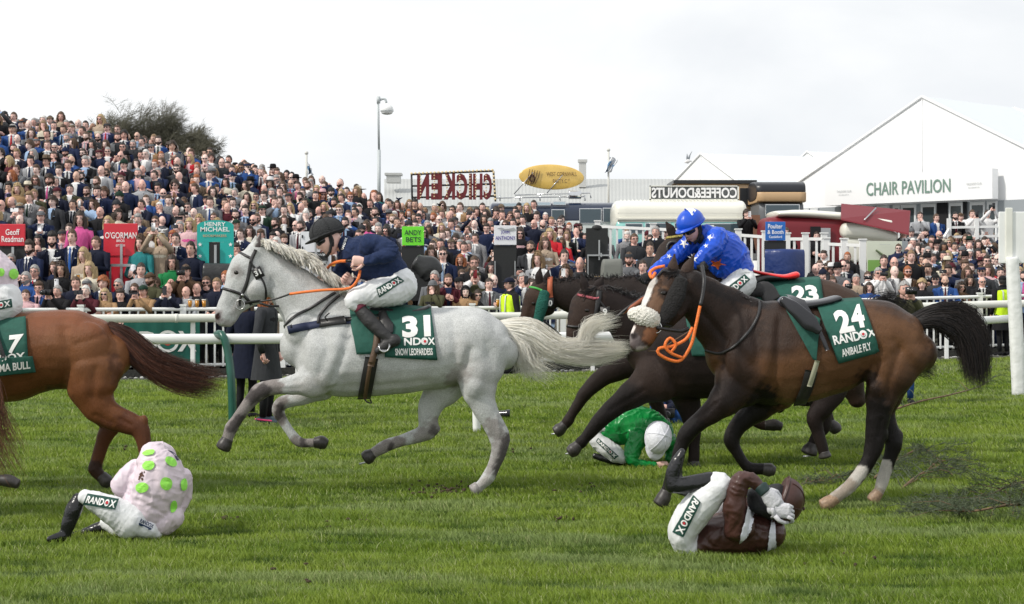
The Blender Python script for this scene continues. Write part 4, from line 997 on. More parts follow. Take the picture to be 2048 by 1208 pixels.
def helmet(root, M3, c, s, m, peak=True, name='helmet', seams=True, mats=None, shell=None):
    mb = MB(); vs = []; n, mm = 36, 18
    mb.ell((0, .004, .035), (.096*s, .122*s, .100*s), n, mm, 0, zmin=-.30)
    if peak:
        pts = []
        for i in range(13):
            a = R(-58+i*116/12); pts.append((math.sin(a)*.088*s, -math.cos(a)*.112*s, .016*s)); 
        out2 = [(p[0]*1.06, p[1]*1.0-.050*s*math.cos(R(-58+i*116/12)), .004*s) for i, p in enumerate(pts)]
        v = pts+out2+[(p[0], p[1], p[2]+.007) for p in pts]+[(p[0], p[1], p[2]+.006) for p in out2]
        f = []
        for i in range(12): f += [(i, i+1, 14+i, 13+i), (26+i, 39+i, 40+i, 27+i), (13+i, 14+i, 40+i, 39+i)]
        mb.add(v, f, 0)
    mb.tube([(math.cos(a)*.097*s, .004+math.sin(a)*.123*s, .012*s) for a in np.linspace(0, 6.283, 36)], .005*s, 6, 0, cap=False)
    if seams:
        for a0 in (0, R(60), R(120)):
            mb.tube([(math.cos(a0)*.0975*s*math.cos(t), .004+math.sin(a0)*.1235*s*math.cos(t), .035+.1015*s*math.sin(t)) for t in np.linspace(.0, math.pi, 20)], .0022*s, 5, 0, cap=False)
    mb.ell((0, .004, .137*s), (.012, .012, .008), 10, 6, 0)
    mb.v = [(x, y+.006, z+.024*s) for x, y, z in mb.v]; xform(mb, M3, c); return mb.obj(name, mats or [m], root)
def goggles(root, M3, c, s=1.0):
    mb = MB()
    for sd in (-1, 1):
        vs = []
        for j in range(5):
            for i in range(9):
                u = i/8; v = j/4; x = sd*(.004+.070*u); z = .024-.038*v*(1-.25*u); y = -.096+.055*u**2.2-.006*math.sin(v*math.pi)
                vs.append((x, y, z))
        f = [(j*9+i, j*9+i+1, (j+1)*9+i+1, (j+1)*9+i) for j in range(4) for i in range(8)]; mb.add(vs, f if sd < 0 else [q[::-1] for q in f], 0)
        mb.tube([(sd*.004, -.097, .024), (sd*.035, -.092, .027), (sd*.066, -.055, .024), (sd*.080, .0, .026), (sd*.078, .05, .03)], .006, 6, 1)
        mb.tube([(sd*.004, -.096, -.014), (sd*.035, -.090, -.016), (sd*.066, -.050, -.008), (sd*.071, -.042, .02)], .004, 6, 1)
    xform(mb, M3, c, s); return mb.obj('goggles', [M_lens, M_blackc], root)
def chinstrap(root, M3, c, s=1.0, big=False):
    mb = MB()
    for sd in (-1, 1):
        mb.tube([(sd*.080, .004, .03), (sd*.078, -.008, -.04), (sd*.058, -.035, -.09), (sd*.02, -.058, -.112)], .007 if not big else .012, 6)
        mb.loft([(Vector((sd*.078, .008, .03)), .026, .010), (Vector((sd*.079, .01, -.015)), .024, .012), (Vector((sd*.07, .0, -.055)), .014, .010)], n=10, step=.02)
    xform(mb, M3, c, s); return mb.obj('chin_strap', M_blackc, root)

# ---- jockey on the grey horse
Y = 13.2-.03
root = empty('person', (P(760, 600, Y).x, Y, 0)); tag(root, 'jockey in dark navy jumper and black helmet crouched over the grey horse', 'jockey')
M_navyj = mat('navy_jumper', (0.006, 0.020, 0.075), 0.85, noise=.12, nscale=60, bump=.5, bscale=220)
torso = [[(688,486,16,0,.09),(706,500,34,0,.16),(735,514,45,0,.20),(765,528,44,0,.18),(788,545,32,0,.15),(800,556,26,0,.14)]]
arm_n = [[(735,490,24,-.17),(762,492,20,-.20),(782,502,17,-.24),(776,512,15,-.27),(752,517,13,-.29),(732,522,10.5,-.30)]]
arm_f = [[(700,510,26,.12),(690,535,19,.12),(676,552,14,.1),(690,562,12,.02),(708,568,10,-.05)]]
g1, bj, mej = garment('jumper', root, torso+arm_n+arm_f, Y, M_navyj, wr=.010, seed=1, carves=[([(760,482),(745,500),(740,520)],4,-.008),([(775,520),(750,545)],5,-.006)])
thigh = [[(800,560,30,-.05,.15),(806,574,30,-.05,.17),(785,582,31,-.12,.13),(752,586,29,-.19,.10),(722,592,22,-.23,.08),(704,602,17,-.24,.07),(712,612,13,-.24,.06)],
         [(800,570,28,.08,.13),(750,590,26,.18,.1),(712,604,17,.2,.07)]]
g2, bb2, meb = garment('breeches', root, thigh, Y, M_breech, wr=.007, seed=2)
bootl = [[(720,618,13,-.25),(738,640,15,-.27),(760,662,13,-.29),(776,676,11,-.30)],[(790,680,13,-.30),(772,690,11,-.31),(756,702,8,-.32)]]
mb = MB()
for L in bootl: mb.loft(pl(L, Y, .9), n=16, step=.02)
meb2 = remesh(mb, .008, 2, 'boot'); setpar(link('boot', meb2, None, [mat('matt_boot', (0.022,0.021,0.022), .55, noise=.2, nscale=30, bump=.6, bscale=20)]), root)
mb = MB(); mb.loft(pl([(716,611,13.5,-.245),(722,618,14,-.25)], Y, .95), n=16, step=.01, cap=.2); mb.obj('boot_cuff', mat('maroon_cuff', (.13,.01,.03), .7), root)
fwd = Vector((-.80, -.30, -.30)); up = Vector((-.35, .05, .93)); HM = frame(fwd, up); hc = P(657, 481, Y-.05)
def ex(o):
    hb = MB(); hand_geo(hb, P(731,523,Y-.30), (-.9, -.1, .05), (.1, -.9, .45), 1.05, 1.15, -1)
    k = len(o.v); o.v += hb.v; o.f += [tuple(i+k for i in f) for f in hb.f]; o.m += hb.m
    hb = MB(); hand_geo(hb, P(706,566,Y-.05), (-.6, -.2, .5), (-.4, .8, .2), 1.0, 1.15, 1)
    k = len(o.v); o.v += hb.v; o.f += [tuple(i+k for i in f) for f in hb.f]; o.m += hb.m
underbody(root, [torso, arm_n, arm_f, [[(672,492,13,0,.055),(688,492,15,0,.06)]]], Y, HM, hc, .98, M_skin[0], ex)
helmet(root, HM, hc, 1.16, mat('helmet_black', (0.018,0.019,0.021), .75, noise=.1, bump=.7, bscale=120))
goggles(root, HM, hc, .98); chinstrap(root, HM, hc, 1.0, True)
band(root, bb2, Y, [(752,577),(796,553),(809,562),(758,595)], [('RAND', 0, .6), ('O', .62, .78), ('X', .8, 1)], dots=(.7,))
mb = MB(); text_on(mb, 'RANDOX', [(683,499),(690,476),(695,477),(688,500)], bj, Y, .006, .03, 0); mb.obj('collar_lettering', M_white_print, root, smooth=False)

# ---- jockey on horse 7 (left edge)
Y = 13.2
root = empty('person', (P(-20, 600, Y).x, Y, 0)); tag(root, 'jockey in pink silks with lime dots cut off by the picture edge, riding the chestnut', 'jockey')
M_pink = silk('pale_pink_silk', (0.66, 0.56, 0.62), 0.5)
M_lime = mat('lime_dot', (0.30, 0.76, 0.09), 0.6, bump=.5, bscale=14)
t7l = [[(-90,500,20,0,.1),(-62,520,42,0,.17),(-30,538,48,0,.2),(-6,556,44,0,.18),(8,580,30,0,.15)],[(-50,520,24,-.18),(-66,560,18,-.25),(-96,566,13,-.28)]]
g, b7j, _ = garment('silks', root, t7l, Y, M_pink, wr=.008, seed=3)
br7 = [[(10,590,32,-.04,.16),(8,612,34,-.06,.17),(-30,622,30,-.16,.11),(-70,632,20,-.22,.08)]]
g, b7b, _ = garment('breeches', root, br7, Y, M_breech, wr=.006, seed=4)
mb = MB(); mb.loft(pl([(-66,640,15,-.24),(-40,680,14,-.28),(-20,705,12,-.29)], Y, .9), n=14); mb.loft(pl([(-16,708,12,-.29),(-40,716,8,-.3)], Y, .9), n=14); mb.obj('boot', M_boot, root)
underbody(root, [t7l], Y, frame((-.9,-.1,-.3),(-.3,0,.9)), P(-110,485,Y), 1.0, M_skin[0]); helmet(root, frame((-.9,-.1,-.3),(-.3,0,.9)), P(-110,485,Y), 1.16, M_pink)
band(root, b7b, Y, [(-44,610),(22,598),(24,614),(-42,628)], [('RAND', 0, .6), ('O', .62, .78), ('X', .8, 1)], dots=(.7,))
def dot(mb, b, Yf, cx, cy, rx, ry, off=.009, ang=0.0, mi=None):
    vs = []; c0 = hit(cx, cy, b, Yf)
    vs.append(c0[0]+c0[1]*off)
    for fr in (.25, .5, .75, 1.0):
        for a in np.linspace(0, 6.283, 21)[:-1]:
            x, y = fr*rx*math.cos(a), fr*ry*math.sin(a); l, n = hit(cx+x*math.cos(ang)-y*math.sin(ang), cy+x*math.sin(ang)+y*math.cos(ang), b, Yf); vs.append(l+n*off)
    f = [(0, 1+(k+1) % 20, 1+k) for k in range(20)]+[(1+k+20*q, 1+(k+1) % 20+20*q, 21+(k+1) % 20+20*q, 21+k+20*q) for k in range(20) for q in range(3)]
    mb.add(vs, f, mi)
for cx, cy, rx, ry in ((2,545,6,8),(26,548,9,10),(-30,520,10,10),(-40,560,10,10),(-8,580,9,8)): mb = MB(); dot(mb, b7j, Y, cx, cy, rx, ry); mb.obj('silk_dot', M_lime, root, smooth=False)

# ---- jockey in blue
Y = 15.6
root = empty('person', (P(1460, 540, Y).x, Y, 0)); tag(root, 'jockey in bright blue silks with white stars and orange star crouched on horse 23', 'jockey')
M_blue = silk('blue_silk', (0.006, 0.075, 0.56), 0.32)
tb = [[(1408,464,18,0,.09),(1424,480,34,0,.17),(1442,500,44,0,.21),(1462,522,44,0,.19),(1478,540,32,0,.16)],
      [(1436,472,22,-.17),(1428,494,20,-.24),(1412,508,17,-.28),(1396,522,13,-.30),(1388,530,10,-.30)],
      [(1392,478,24,.10),(1366,500,19,.08),(1338,522,16,.02),(1316,538,13,-.02),(1303,548,10,-.04)]]
g, bbl, _ = garment('silks', root, tb, Y, M_blue, wr=.012, seed=5, carves=[([(1415,500),(1430,520),(1440,550)],5,-.008),([(1380,505),(1345,530)],4,-.006)])
brb = [[(1478,552,28,-.02,.16),(1484,566,28,-.05,.17),(1470,575,26,-.14,.12),(1445,585,20,-.2,.09)],[(1478,565,26,.1,.12),(1440,590,20,.16,.09)]]
g, bbr, _ = garment('breeches', root, brb, Y, M_breech, wr=.006, seed=6)
mb = MB(); mb.loft(pl([(1442,592,14,-.22),(1462,620,14,-.25),(1480,645,12,-.27)], Y, .9), n=14); mb.loft(pl([(1484,650,12,-.28),(1462,662,8,-.29)], Y, .9), n=14); mb.obj('boot', M_boot, root)
HMb = frame((-.62,-.62,-.42), (-.22,-.12,.95)); hcb = P(1384, 458, Y-.06)
def ex2(o):
    for a in ((P(1303,549,Y-.04), (-.9,-.3,-.3), (0,-.3,.9), 1), (P(1388,530,Y-.30), (-.3,-.4,-.2), (.3,-.8,.5), -1)):
        pass
underbody(root, [tb, [[(1396,470,14,0,.06),(1408,466,15,0,.06)]]], Y, HMb, hcb, 1.03, M_skin[1])
mb = MB(); hand_geo(mb, P(1304,549,Y-.04), (-.9,-.3,-.45), (-.3,-.7,.6), 1.15, 1.1, 1); mb.obj('glove', M_blackc, root)
mb = MB(); hand_geo(mb, P(1390,529,Y-.30), (.75,-.5,-.1), (.2,-.6,.8), 1.1, 1.1, -1); mb.obj('glove', M_blackc, root)
ho = helmet(root, HMb, hcb, 1.22, M_blue, seams=False)
hb_ = bvh(ho.data)
def star(mb, b, Yf, cx, cy, r, rot, k=5, inner=.42, off=.004, mi=None, sq=1.0):
    pts = [(cx, cy)]
    for i in range(2*k):
        a = rot+math.pi*i/k; q = r if i % 2 == 0 else r*inner; pts.append((cx+q*math.cos(a), cy+q*math.sin(a)*sq))
    vs = [pts[0]]; N = 2*k
    for fr in (.5, 1):
        vs += [(cx+(x-cx)*fr, cy+(y-cy)*fr) for x, y in pts[1:]]
    V = []
    for x, y in vs:
        l, n = hit(x, y, b, Yf); V.append(l+n*off)
    mb.add(V, [(0, 1+(i+1) % N, 1+i) for i in range(N)]+[(1+i, 1+(i+1) % N, 1+N+(i+1) % N, 1+N+i) for i in range(N)], mi)
mb = MB(); star(mb, hb_, Y, 1384, 417, 27, R(90), 4, .42, off=.006, sq=.55); mb.obj('helmet_star', M_white_print, root, smooth=False)
goggles(root, HMb, hcb, 1.05); chinstrap(root, HMb, hcb, 1.06, True)
M_ostar = mat('orange_star', (.75,.15,.03), .6)
for cx, cy, r, ro in ((1368,487,10,.3),(1412,492,5,.8),(1419,475,8,.2),(1388,518,8,.9),(1338,513,6,.1)): mb = MB(); star(mb, bbl, Y, cx, cy, r, ro, inner=.36); mb.obj('silk_star', M_white_print, root, smooth=False)
mb = MB(); star(mb, bbl, Y, 1434, 528, 20, .15, 5, .38, sq=.6); mb.obj('silk_star', M_ostar, root, smooth=False)
band(root, bbr, Y, [(1440,586),(1489,549),(1500,559),(1456,600)], [('RAND', 0, .6), ('O', .62, .78), ('X', .8, 1)], dots=(.7,))
mb = MB(); mb.loft([(P(1399,474,Y-.06), .042, .06), (P(1404,480,Y-.02), .045, .07)], n=16); mb.obj('neck_gaiter', M_blackc, root)

# ---- fallen jockey in pink
Y = 10.9
root = empty('person', (P(280, 1080, Y).x, Y, 0)); tag(root, 'fallen jockey in pale pink silks with lime dots sitting hunched with back turned', 'jockey')
tp = [[(292,1046,42,0,.15),(300,1010,57,0,.17),(314,970,60,0,.18),(318,940,50,.03,.19),(316,920,34,.08,.17)],
      [(275,940,24,.02),(252,955,20,-.02),(240,970,19,-.04),(246,985,16,.06),(266,985,14,.16)],
      [(362,950,22,.08),(366,985,20,.12),(352,1020,17,.1),(330,1045,16,.05)],
      [(345,1030,26,0,.12),(326,1048,26,0,.12)]]
g, bp, mep = garment('silks', root, tp, Y, M_pink, wr=.007, seed=7, voxel=.008, carves=[([(270,930),(262,955),(254,990)],4,-.03),([(300,925),(315,985),(322,1035)],10,-.012),([(275,1000),(330,1030)],4,-.008),([(270,985),(330,1005)],5,-.006),([(335,935),(355,960)],6,-.008),([(345,1000),(335,1040)],6,-.006),([(300,960),(345,965)],5,-.004)])
bpk = [[(265,1048,30,-.02,.16),(295,1052,27,-.02,.16),(313,1060,16,0,.12)],
       [(262,1042,38,-.1,.13),(228,1022,29,-.14,.10),(195,1005,22,-.15,.085),(168,992,14,-.15,.07)],
       [(250,1055,26,.12,.1),(220,1045,18,.2,.08)]]
g, bpb, _ = garment('breeches', root, bpk, Y, M_breech, wr=.005, smooth=5, seed=8, voxel=.008)
mb = MB()
mb.loft(pl([(158,998,14,-.15),(148,1018,17,-.16),(138,1045,15,-.17),(131,1066,12,-.17)], Y, .9), n=16, step=.015); mb.loft(pl([(134,1071,11,-.17),(118,1074,10,-.2),(98,1079,7,-.24)], Y, .8), n=16, step=.015)
me = remesh(mb, .008, 2, 'boot'); setpar(link('boot', me, None, [M_boot]), root)
mb = MB(); mb.loft(pl([(222,1050,15,.2),(195,1058,13,.2),(170,1065,9,.18)], Y, .9), n=16); mb.loft(pl([(170,1068,9,.18),(142,1070,6,.14)], Y, .8), n=14); mb.obj('boot', M_boot, root)
HMp = frame((.1,.9,-.5),(0,.5,.8)); hp = P(318, 938, Y+.28)
underbody(root, [tp], Y, HMp, hp, 1.0, M_skin[0])
mb = MB(); hand_geo(mb, P(268,986,Y+.18), (.8,.4,-.1), (0,-.6,.8), 1.0, .9, 1); mb.obj('hand', M_skin[0], root); mb = MB(); hand_geo(mb, P(335,1040,Y+.12), (-.6,.5,-.2), (0,-.4,.9), 1.0, .9, -1); mb.obj('hand', M_skin[0], root)
helmet(root, HMp, hp, 1.15, M_pink)
for cx, cy, rx, ry, an in ((298,931,12.5,9.5,-.2),(285,975,12.5,10,-.1),(332,967,11,13,-.3),(341,924,12.5,8,.7),(366,969,6.5,12.5,0),(346,1013,6.5,13,.12),(298,906,12,5,-.25)): mb = MB(); dot(mb, bp, Y, cx, cy, rx, ry, ang=an); mb.obj('silk_dot', M_lime, root, smooth=False)
mb = MB()
for i in range(16): dot(mb, bp, Y, 283+random.gauss(0, 4), 951+random.gauss(0, 5), random.uniform(1, 2.4), random.uniform(1, 3), .003)
mb.obj('mud_stain', mat('mud', (.10,.05,.035), .9), root, smooth=False)
band(root, bpb, Y, [(175,988),(237,999),(230,1020),(167,1008)], [('RAND', 0, .6), ('O', .62, .78), ('X', .8, 1)], dots=(.7,))
mb = MB(); bb = patch(mb, [(276,1033),(312,1044),(306,1064),(272,1048)], bpb, Y, .004, 8, 6, relax=0)
text_on(mb, 'RANDOX', [(282,1037),(308,1050),(305,1057),(279,1044)], bb, Y, .003, .03, 1); patch(mb, [(278,1045),(303,1057),(301,1062),(277,1050)], bb, Y, .003, 5, 2, mi=1, relax=0)
mb.obj('hip_patch', [mat('patch_white', (.75,.76,.8), .6), mat('patch_navy', (.01,.03,.09), .6)], root, smooth=False)
mb = MB()
for k in range(3): strap(mb, [(336+k*3,901+k),(347+k*2.5,909),(354+k*2,921)], .006, bp, Y, off=.003, th=.002)
mb.obj('collar_stripes', M_navy, root)

# ---- fallen jockey in green
Y = 15.2
root = empty('person', (P(1260, 930, Y).x, Y, 0)); tag(root, 'fallen jockey in emerald green silks and white cap kneeling bent over on the grass', 'jockey')
M_green = silk('green_silk', (0.008, 0.26, 0.055), 0.3)
tg = [[(1206,868,22,0,.13),(1230,856,36,0,.17),(1262,850,40,0,.19),(1292,854,38,0,.2),(1318,868,32,0,.19),(1332,882,22,0,.15)],
      [(1276,872,22,-.16),(1266,898,17,-.2),(1264,918,14,-.22),(1270,926,10,-.22),(1292,929,8,-.22),(1312,930,7,-.22)],
      [(1330,880,20,.14),(1342,900,14,.16),(1338,918,10,.14)]]
g, bg_, _ = garment('silks', root, tg, Y, M_green, wr=.014, seed=9, carves=[([(1240,860),(1262,895)],5,-.01),([(1290,840),(1270,880)],6,-.008)])
bgr = [[(1200,866,20,0,.15),(1196,880,18,-.05,.13),(1210,893,18,-.12,.09),(1230,908,18,-.14,.085),(1246,916,13,-.14,.07)],[(1205,875,18,.1,.12),(1235,910,15,.12,.08)]]
g, bgb, _ = garment('breeches', root, bgr, Y, M_breech, wr=.007, seed=10)
mb = MB(); mb.loft(pl([(1244,922,9,-.14),(1222,919,9,-.14),(1204,916,7,-.14),(1190,912,6,-.14)], Y, .9), n=14); mb.obj('boot', M_boot, root)
HMg = frame((-.2,-.35,-.95),(.35,-.8,.3)); hg = P(1310, 880, Y-.26)
def ex3(o):
    hb = MB(); hand_geo(hb, P(1314,930,Y-.22), (.95,-.1,-.05), (0,-.4,.9), 1.0, .25, 1); k = len(o.v); o.v += hb.v; o.f += [tuple(i+k for i in f) for f in hb.f]; o.m += hb.m
underbody(root, [tg, [[(1306,868,16,-.1,.07),(1310,874,15,-.2,.07)]]], Y, HMg, hg, 1.0, M_skin[0], ex3)
helmet(root, HMg, hg, 1.22, mat('white_cap', (.72,.73,.78), .55, bump=.8, bscale=18), mats=None)
band(root, bgb, Y, [(1196,876),(1237,912),(1229,918),(1192,883)], [('RAND', 0, .6), ('O', .62, .78), ('X', .8, 1)], dots=(.7,))

# ---- fallen jockey in brown
Y = 10.3
root = empty('person', (P(1450, 1100, Y).x, Y, 0)); tag(root, 'fallen jockey in dark brown silks with white sash curled on back holding the helmet', 'jockey')
M_brown = silk('brown_silk', (0.058, 0.022, 0.017), 0.42)
tw = [[(1392,1088,24,0,.15),(1428,1072,40,0,.17),(1476,1064,48,0,.19),(1520,1062,44,0,.2),(1545,1062,32,0,.18)],
      [(1480,1058,32,-.2,.09),(1470,1020,25,-.24,.08),(1474,985,21,-.26,.07),(1482,960,18,-.27,.065),(1502,960,15,-.28),(1518,972,12,-.28),(1530,984,10,-.28)],
      [(1530,1060,26,.15),(1500,1030,20,.1),(1512,1000,17,0),(1535,1000,13,-.08)]]
g, bw, _ = garment('silks', root, tw, Y, M_brown, wr=.009, smooth=4, seed=11, voxel=.008, carves=[([(1455,1030),(1448,1060),(1440,1090)],6,-.012),([(1500,1030),(1495,1075)],5,-.014),([(1400,1070),(1430,1095)],4,-.006)])
bwr = [[(1370,1082,29,-.02,.16),(1366,1060,30,-.08,.14),(1384,1030,34,-.14,.11),(1408,1002,33,-.18,.1),(1432,978,28,-.2,.09),(1444,966,22,-.2,.08),(1428,962,19,-.2,.07)],
       [(1375,1085,28,.1,.12),(1400,1045,30,.16,.1),(1440,1005,24,.18,.09)]]
g, bwb, _ = garment('breeches', root, bwr, Y, M_breech, wr=.005, smooth=5, seed=12, voxel=.008)
mb = MB(); mb.loft(pl([(1420,962,19,-.2),(1395,966,18,-.2),(1368,970,17,-.2),(1352,972,15,-.2)], Y, .95), n=18, step=.015)
mb.loft(pl([(1346,972,16,-.2),(1345,950,15,-.2,.04),(1352,930,14,-.2,.04),(1361,910,10,-.2,.035),(1364,903,7,-.2,.03)], Y, .95), n=18, step=.015)
me = remesh(mb, .008, 2, 'boot'); setpar(link('boot', me, None, [M_boot]), root)
mb = MB(); mb.loft(pl([(1440,990,18,.2),(1400,985,17,.2),(1362,975,15,.2)], Y, .95), n=16); mb.loft(pl([(1358,975,14,.2),(1352,950,13,.2),(1358,925,9,.2)], Y, .95), n=16); mb.obj('boot', M_boot, root)
HMw = frame((-.35,.1,-.9),(.75,-.1,.65)); hw = P(1546, 997, Y-.08)
underbody(root, [tw], Y, HMw, hw, 1.0, M_blackc)
helmet(root, HMw, hw, 1.2, M_brown)
mb = MB(); mb.loft(pl([(1508,990,15,-.14,.08),(1514,1006,20,-.14,.09),(1530,1018,17,-.14,.1),(1545,1026,12,-.1,.09)], Y), n=14); mb.obj('face_guard', M_blackc, root)
mb = MB(); hand_geo(mb, P(1528,980,Y-.30), (.62,-.1,-.75), (.3,-.9,.3), 1.3, .4, -1, 0, .1)
mb.obj('glove', M_glove, root)
mb = MB(); hand_geo(mb, P(1542,1018,Y-.30), (.95,-.15,-.1), (0,-.9,.5), 1.2, .7, 1, 0, .08); mb.obj('glove', M_glove, root)
mb = MB(); mb.loft(pl([(1521,973,14,-.285),(1531,985,13,-.30)], Y, .9), n=16, step=.01, cap=.3); mb.obj('glove_cuff', mat('dark_green_cuff', (.01,.03,.028), .6), root)
mb = MB(); patch(mb, [(1493,1008),(1509,1031),(1497,1068),(1478,1086)], bw, Y, .012, 16, 20, relax=3); patch(mb, [(1541,1036),(1549,1050),(1552,1092),(1533,1103)], bw, Y, .012, 12, 20, relax=3)
mb.obj('white_sash', mat('white_silk', (.7,.71,.78), .4, bump=.4, bscale=12), root)
band(root, bwb, Y, [(1389,991),(1402,1004),(1367,1072),(1347,1064)][::1] and [(1390,990),(1367,1072),(1347,1064),(1376,984)][0:0] or [(1402,1004),(1367,1074),(1346,1064),(1388,990)], [('RAND', 0, .6), ('O', .62, .78), ('X', .8, 1)], dots=(.7,))
# ------------------------------------------------------------------ rails and fences
M_pvc = mat('white_plastic', (0.80, 0.81, 0.80), 0.35, noise=.04, nscale=3, bump=.1, bscale=3)
M_pvc2 = mat('cream_plastic', (0.74, 0.74, 0.68), 0.4, noise=.05, nscale=4)
M_gpost = mat('green_painted_post', (0.012, 0.085, 0.06), 0.3, noise=.15, nscale=8)
def rp(x, off, z): # point along outer rail
    y = railY(x)+off; return Vector((x, y, ground(x, railY(x)-.2)+z))
root = empty('running_rail', rp(0, 0, 0)); tag(root, 'long white running rail on posts in front of the crowd', 'rail')
mb = MB(); mb.tube([rp(x, 0, 1.03) for x in np.arange(-16, 17, .8)], .072, 12, flat=.8)
for x in np.arange(-15, 16, 3.1): mb.tube([rp(x, 0, 1.03), rp(x+.05, .0, 1.03)], .078, 12, flat=.8)
mb.obj('rail', M_pvc2, root)
for x in np.arange(-14.02, 15, 1.72):
    mb = MB(); mb.box(rp(x, .06, .50), (.075, .06, 1.0)); mb.obj('post', M_pvc, root, smooth=False, bevel=.01)
root = empty('picket_fence', rp(0, .75, 0)); tag(root, 'low white picket fence with capped posts right behind the long running rail', 'fence')
mb = MB(); mb.tube([rp(x, .75, 1.17) for x in np.arange(-16, 17, .8)], .035, 8); mb.obj('top_rail', M_pvc, root)
mb = MB(); mb.tube([rp(x, .78, .20) for x in np.arange(-16, 17, .8)], .03, 6); mb.obj('bottom_rail', M_pvc, root)
mb = MB()
for x in np.arange(-14, 15, .14): mb.box(rp(x, .75, .66), (.032, .02, .98))
tag(mb.obj('pickets', M_pvc, root, smooth=False), kind='stuff')
for x in np.arange(-14, 15, 1.66):
    mb = MB(); mb.box(rp(x, .76, .62), (.10, .09, 1.24)); mb.box(rp(x, .76, 1.24), (.12, .11, .03)); mb.obj('post', M_pvc, root, smooth=False)
mb = MB()
for x in np.arange(-16, 16.5, .5):
    a, b = rp(x, .58, 0), rp(x+.5, .58, 0); h = Vector((0, 0, .14)); d = Vector((0, .04, 0)); mb.quad(a, b, b+h, a+h); mb.quad(a+h, b+h, b+h+d, a+h+d)
tag(mb.obj('kerb_board', mat('dark_kerb', (.035, .035, .03), .9, noise=.5, nscale=30), smooth=False), kind='structure')
mb = MB(); rng = random.Random(5)
for i in range(900):
    x = rng.uniform(-10, 13); mb.ell(rp(x, rng.uniform(.25, .55), .01), (rng.uniform(.01, .045),)*2+(rng.uniform(.01, .025),), 6, 4, rng.choice((0, 1, 2)))
tag(mb.obj('gravel', [mat('grey_stone', (.28,.27,.25), .9), mat('pale_stone', (.5,.5,.48), .9), mat('dark_stone', (.09,.09,.08), .9)]), kind='stuff')
# sponsor banners hung on the fence
def banner(px0, px1, z0, z1, label, words, logo):
    def xs(px):
        x = (px-1024)/F*28.5
        for _ in range(6): x = (px-1024)/F*(railY(x)+.62)
        return x
    a, b = xs(px0), xs(px1); ra = rp(a, .60, z0); rb = rp(b, .60, z0); ux = (rb-ra).normalized(); uz = Vector((0, 0, 1)); L = (rb-ra).length
    root = empty('banner', (ra+rb)/2); tag(root, label, 'banner')
    mb = MB(); n = 24
    for i in range(n+1):
        for j in (0, 1): mb.v.append(ra+ux*(L*i/n)+uz*((z1-z0)*j+.01*math.sin(i*1.1))+Vector((0, .01*math.sin(i*1.7), 0)))
    for i in range(n): mb.f.append((2*i, 2*i+2, 2*i+3, 2*i+1)); mb.m.append(0)
    mb.obj('banner_sheet', mat('banner_green', (0.008, 0.12, 0.09), .6, noise=.1, nscale=3, bump=.2, bscale=4), root)
    mb = MB()
    for s, u0, u1, v0, v1 in words: text_flat(mb, s, ra+ux*(L*u0)+uz*((z1-z0)*v0), ux, uz, L*(u1-u0), (z1-z0)*(v1-v0), Vector((0, -.03, 0)), .03)
    for u, v, r in logo:
        c = ra+ux*(L*u)+uz*((z1-z0)*v); 
        for q, mi in ((r*.95, 0), (r*.70, 2), (r*.36, 1)):
            mb.add([c+Vector((0, -.035-.003*mi if mi != 2 else -.036, 0))+ux*(q*math.cos(a))+uz*(q*math.sin(a)) for a in np.linspace(0, 6.283, 25)[:-1]], [tuple(range(24))], mi)
    mb.obj('banner_lettering', [M_white_print, M_red_print, MATS['banner_green']], root, smooth=False)
banner(200, 400, .22, 1.02, 'green sponsor banner on the fence behind the chestnut horse\'s tail', [('RAND', -.15, .58, .28, .72), ('X', .78, .97, .28, .72)], [(.68, .5, .20)])
banner(1700, 1856, .25, 1.0, 'red advertising board low on the fence beside the black tail', [], []) if False else None

# inner running rail on the course
IR = [(-14, 18.2), (-9, 18.6), (-4.5, 19.1), (0, 19.7), (1.5, 20.3), (3.5, 22), (5.5, 24), (7.4, 26), (10, 29)]
IRs = cat2(IR, .5)
root = empty('running_rail', (0, 19.7, 0)); tag(root, 'white running rail on the course, on green and white cranked posts', 'rail')
mb = MB(); mb.tube([(p[0], p[1], ground(p[0], p[1])+1.0) for p in IRs if p[1] < 26.4], .060, 12, flat=.75); mb.obj('rail', M_pvc, root)
def crank(px, ybase, m):
    s = (ybase-563)/1.65; Yb = F/s; x = (px-1024)/F*Yb
    yr = np.interp(x, [q[0] for q in IRs], [q[1] for q in IRs])
    mb = MB(); mb.tube(smoothline([(x+.02, Yb, 0), (x, Yb+.02, .55), (x-.06, Yb+.10, .90), (x-.12, (Yb+yr)/2, 1.05), (x-.2, yr, 1.03)], .06), .045, 10, flat=1.3); mb.obj('post', m, root)
for px, yb, m in ((462,858,M_gpost),(950,866,M_pvc),(1364,842,M_pvc)): crank(px, yb, m)

# padded course post with white panel at the right
Yp = 23.7; root = empty('course_post', P(2036, 800, Yp)); tag(root, 'tall white padded post with a blank white board on top at the right edge', 'marker post')
mb = MB(); mb.loft([(P(2038, 800, Yp), .045, .045), (P(2036, 700, Yp), .045, .045)], n=14, step=.05, cap=.1); mb.obj('base', M_pvc, root)
mb = MB(); mb.loft([(P(2037, 790, Yp), .085, .085), (P(2034, 700, Yp), .092, .09), (P(2029, 600, Yp), .09, .09), (P(2024, 515, Yp), .085, .085)], n=18, step=.04, cap=.1, sup=3); mb.obj('padding', mat('white_padding', (.78,.79,.78), .5, bump=.9, bscale=7), root)
mb = MB(); mb.box(P(2030, 475, Yp+.05), (.46, .03, .72)); mb.obj('board', M_pvc, root, smooth=False, bevel=.01)
mb = MB(); mb.box(P(2018, 470, Yp+.02), (.10, .03, .76)); mb.obj('board_stiffener', M_pvc2, root, smooth=False, bevel=.01)

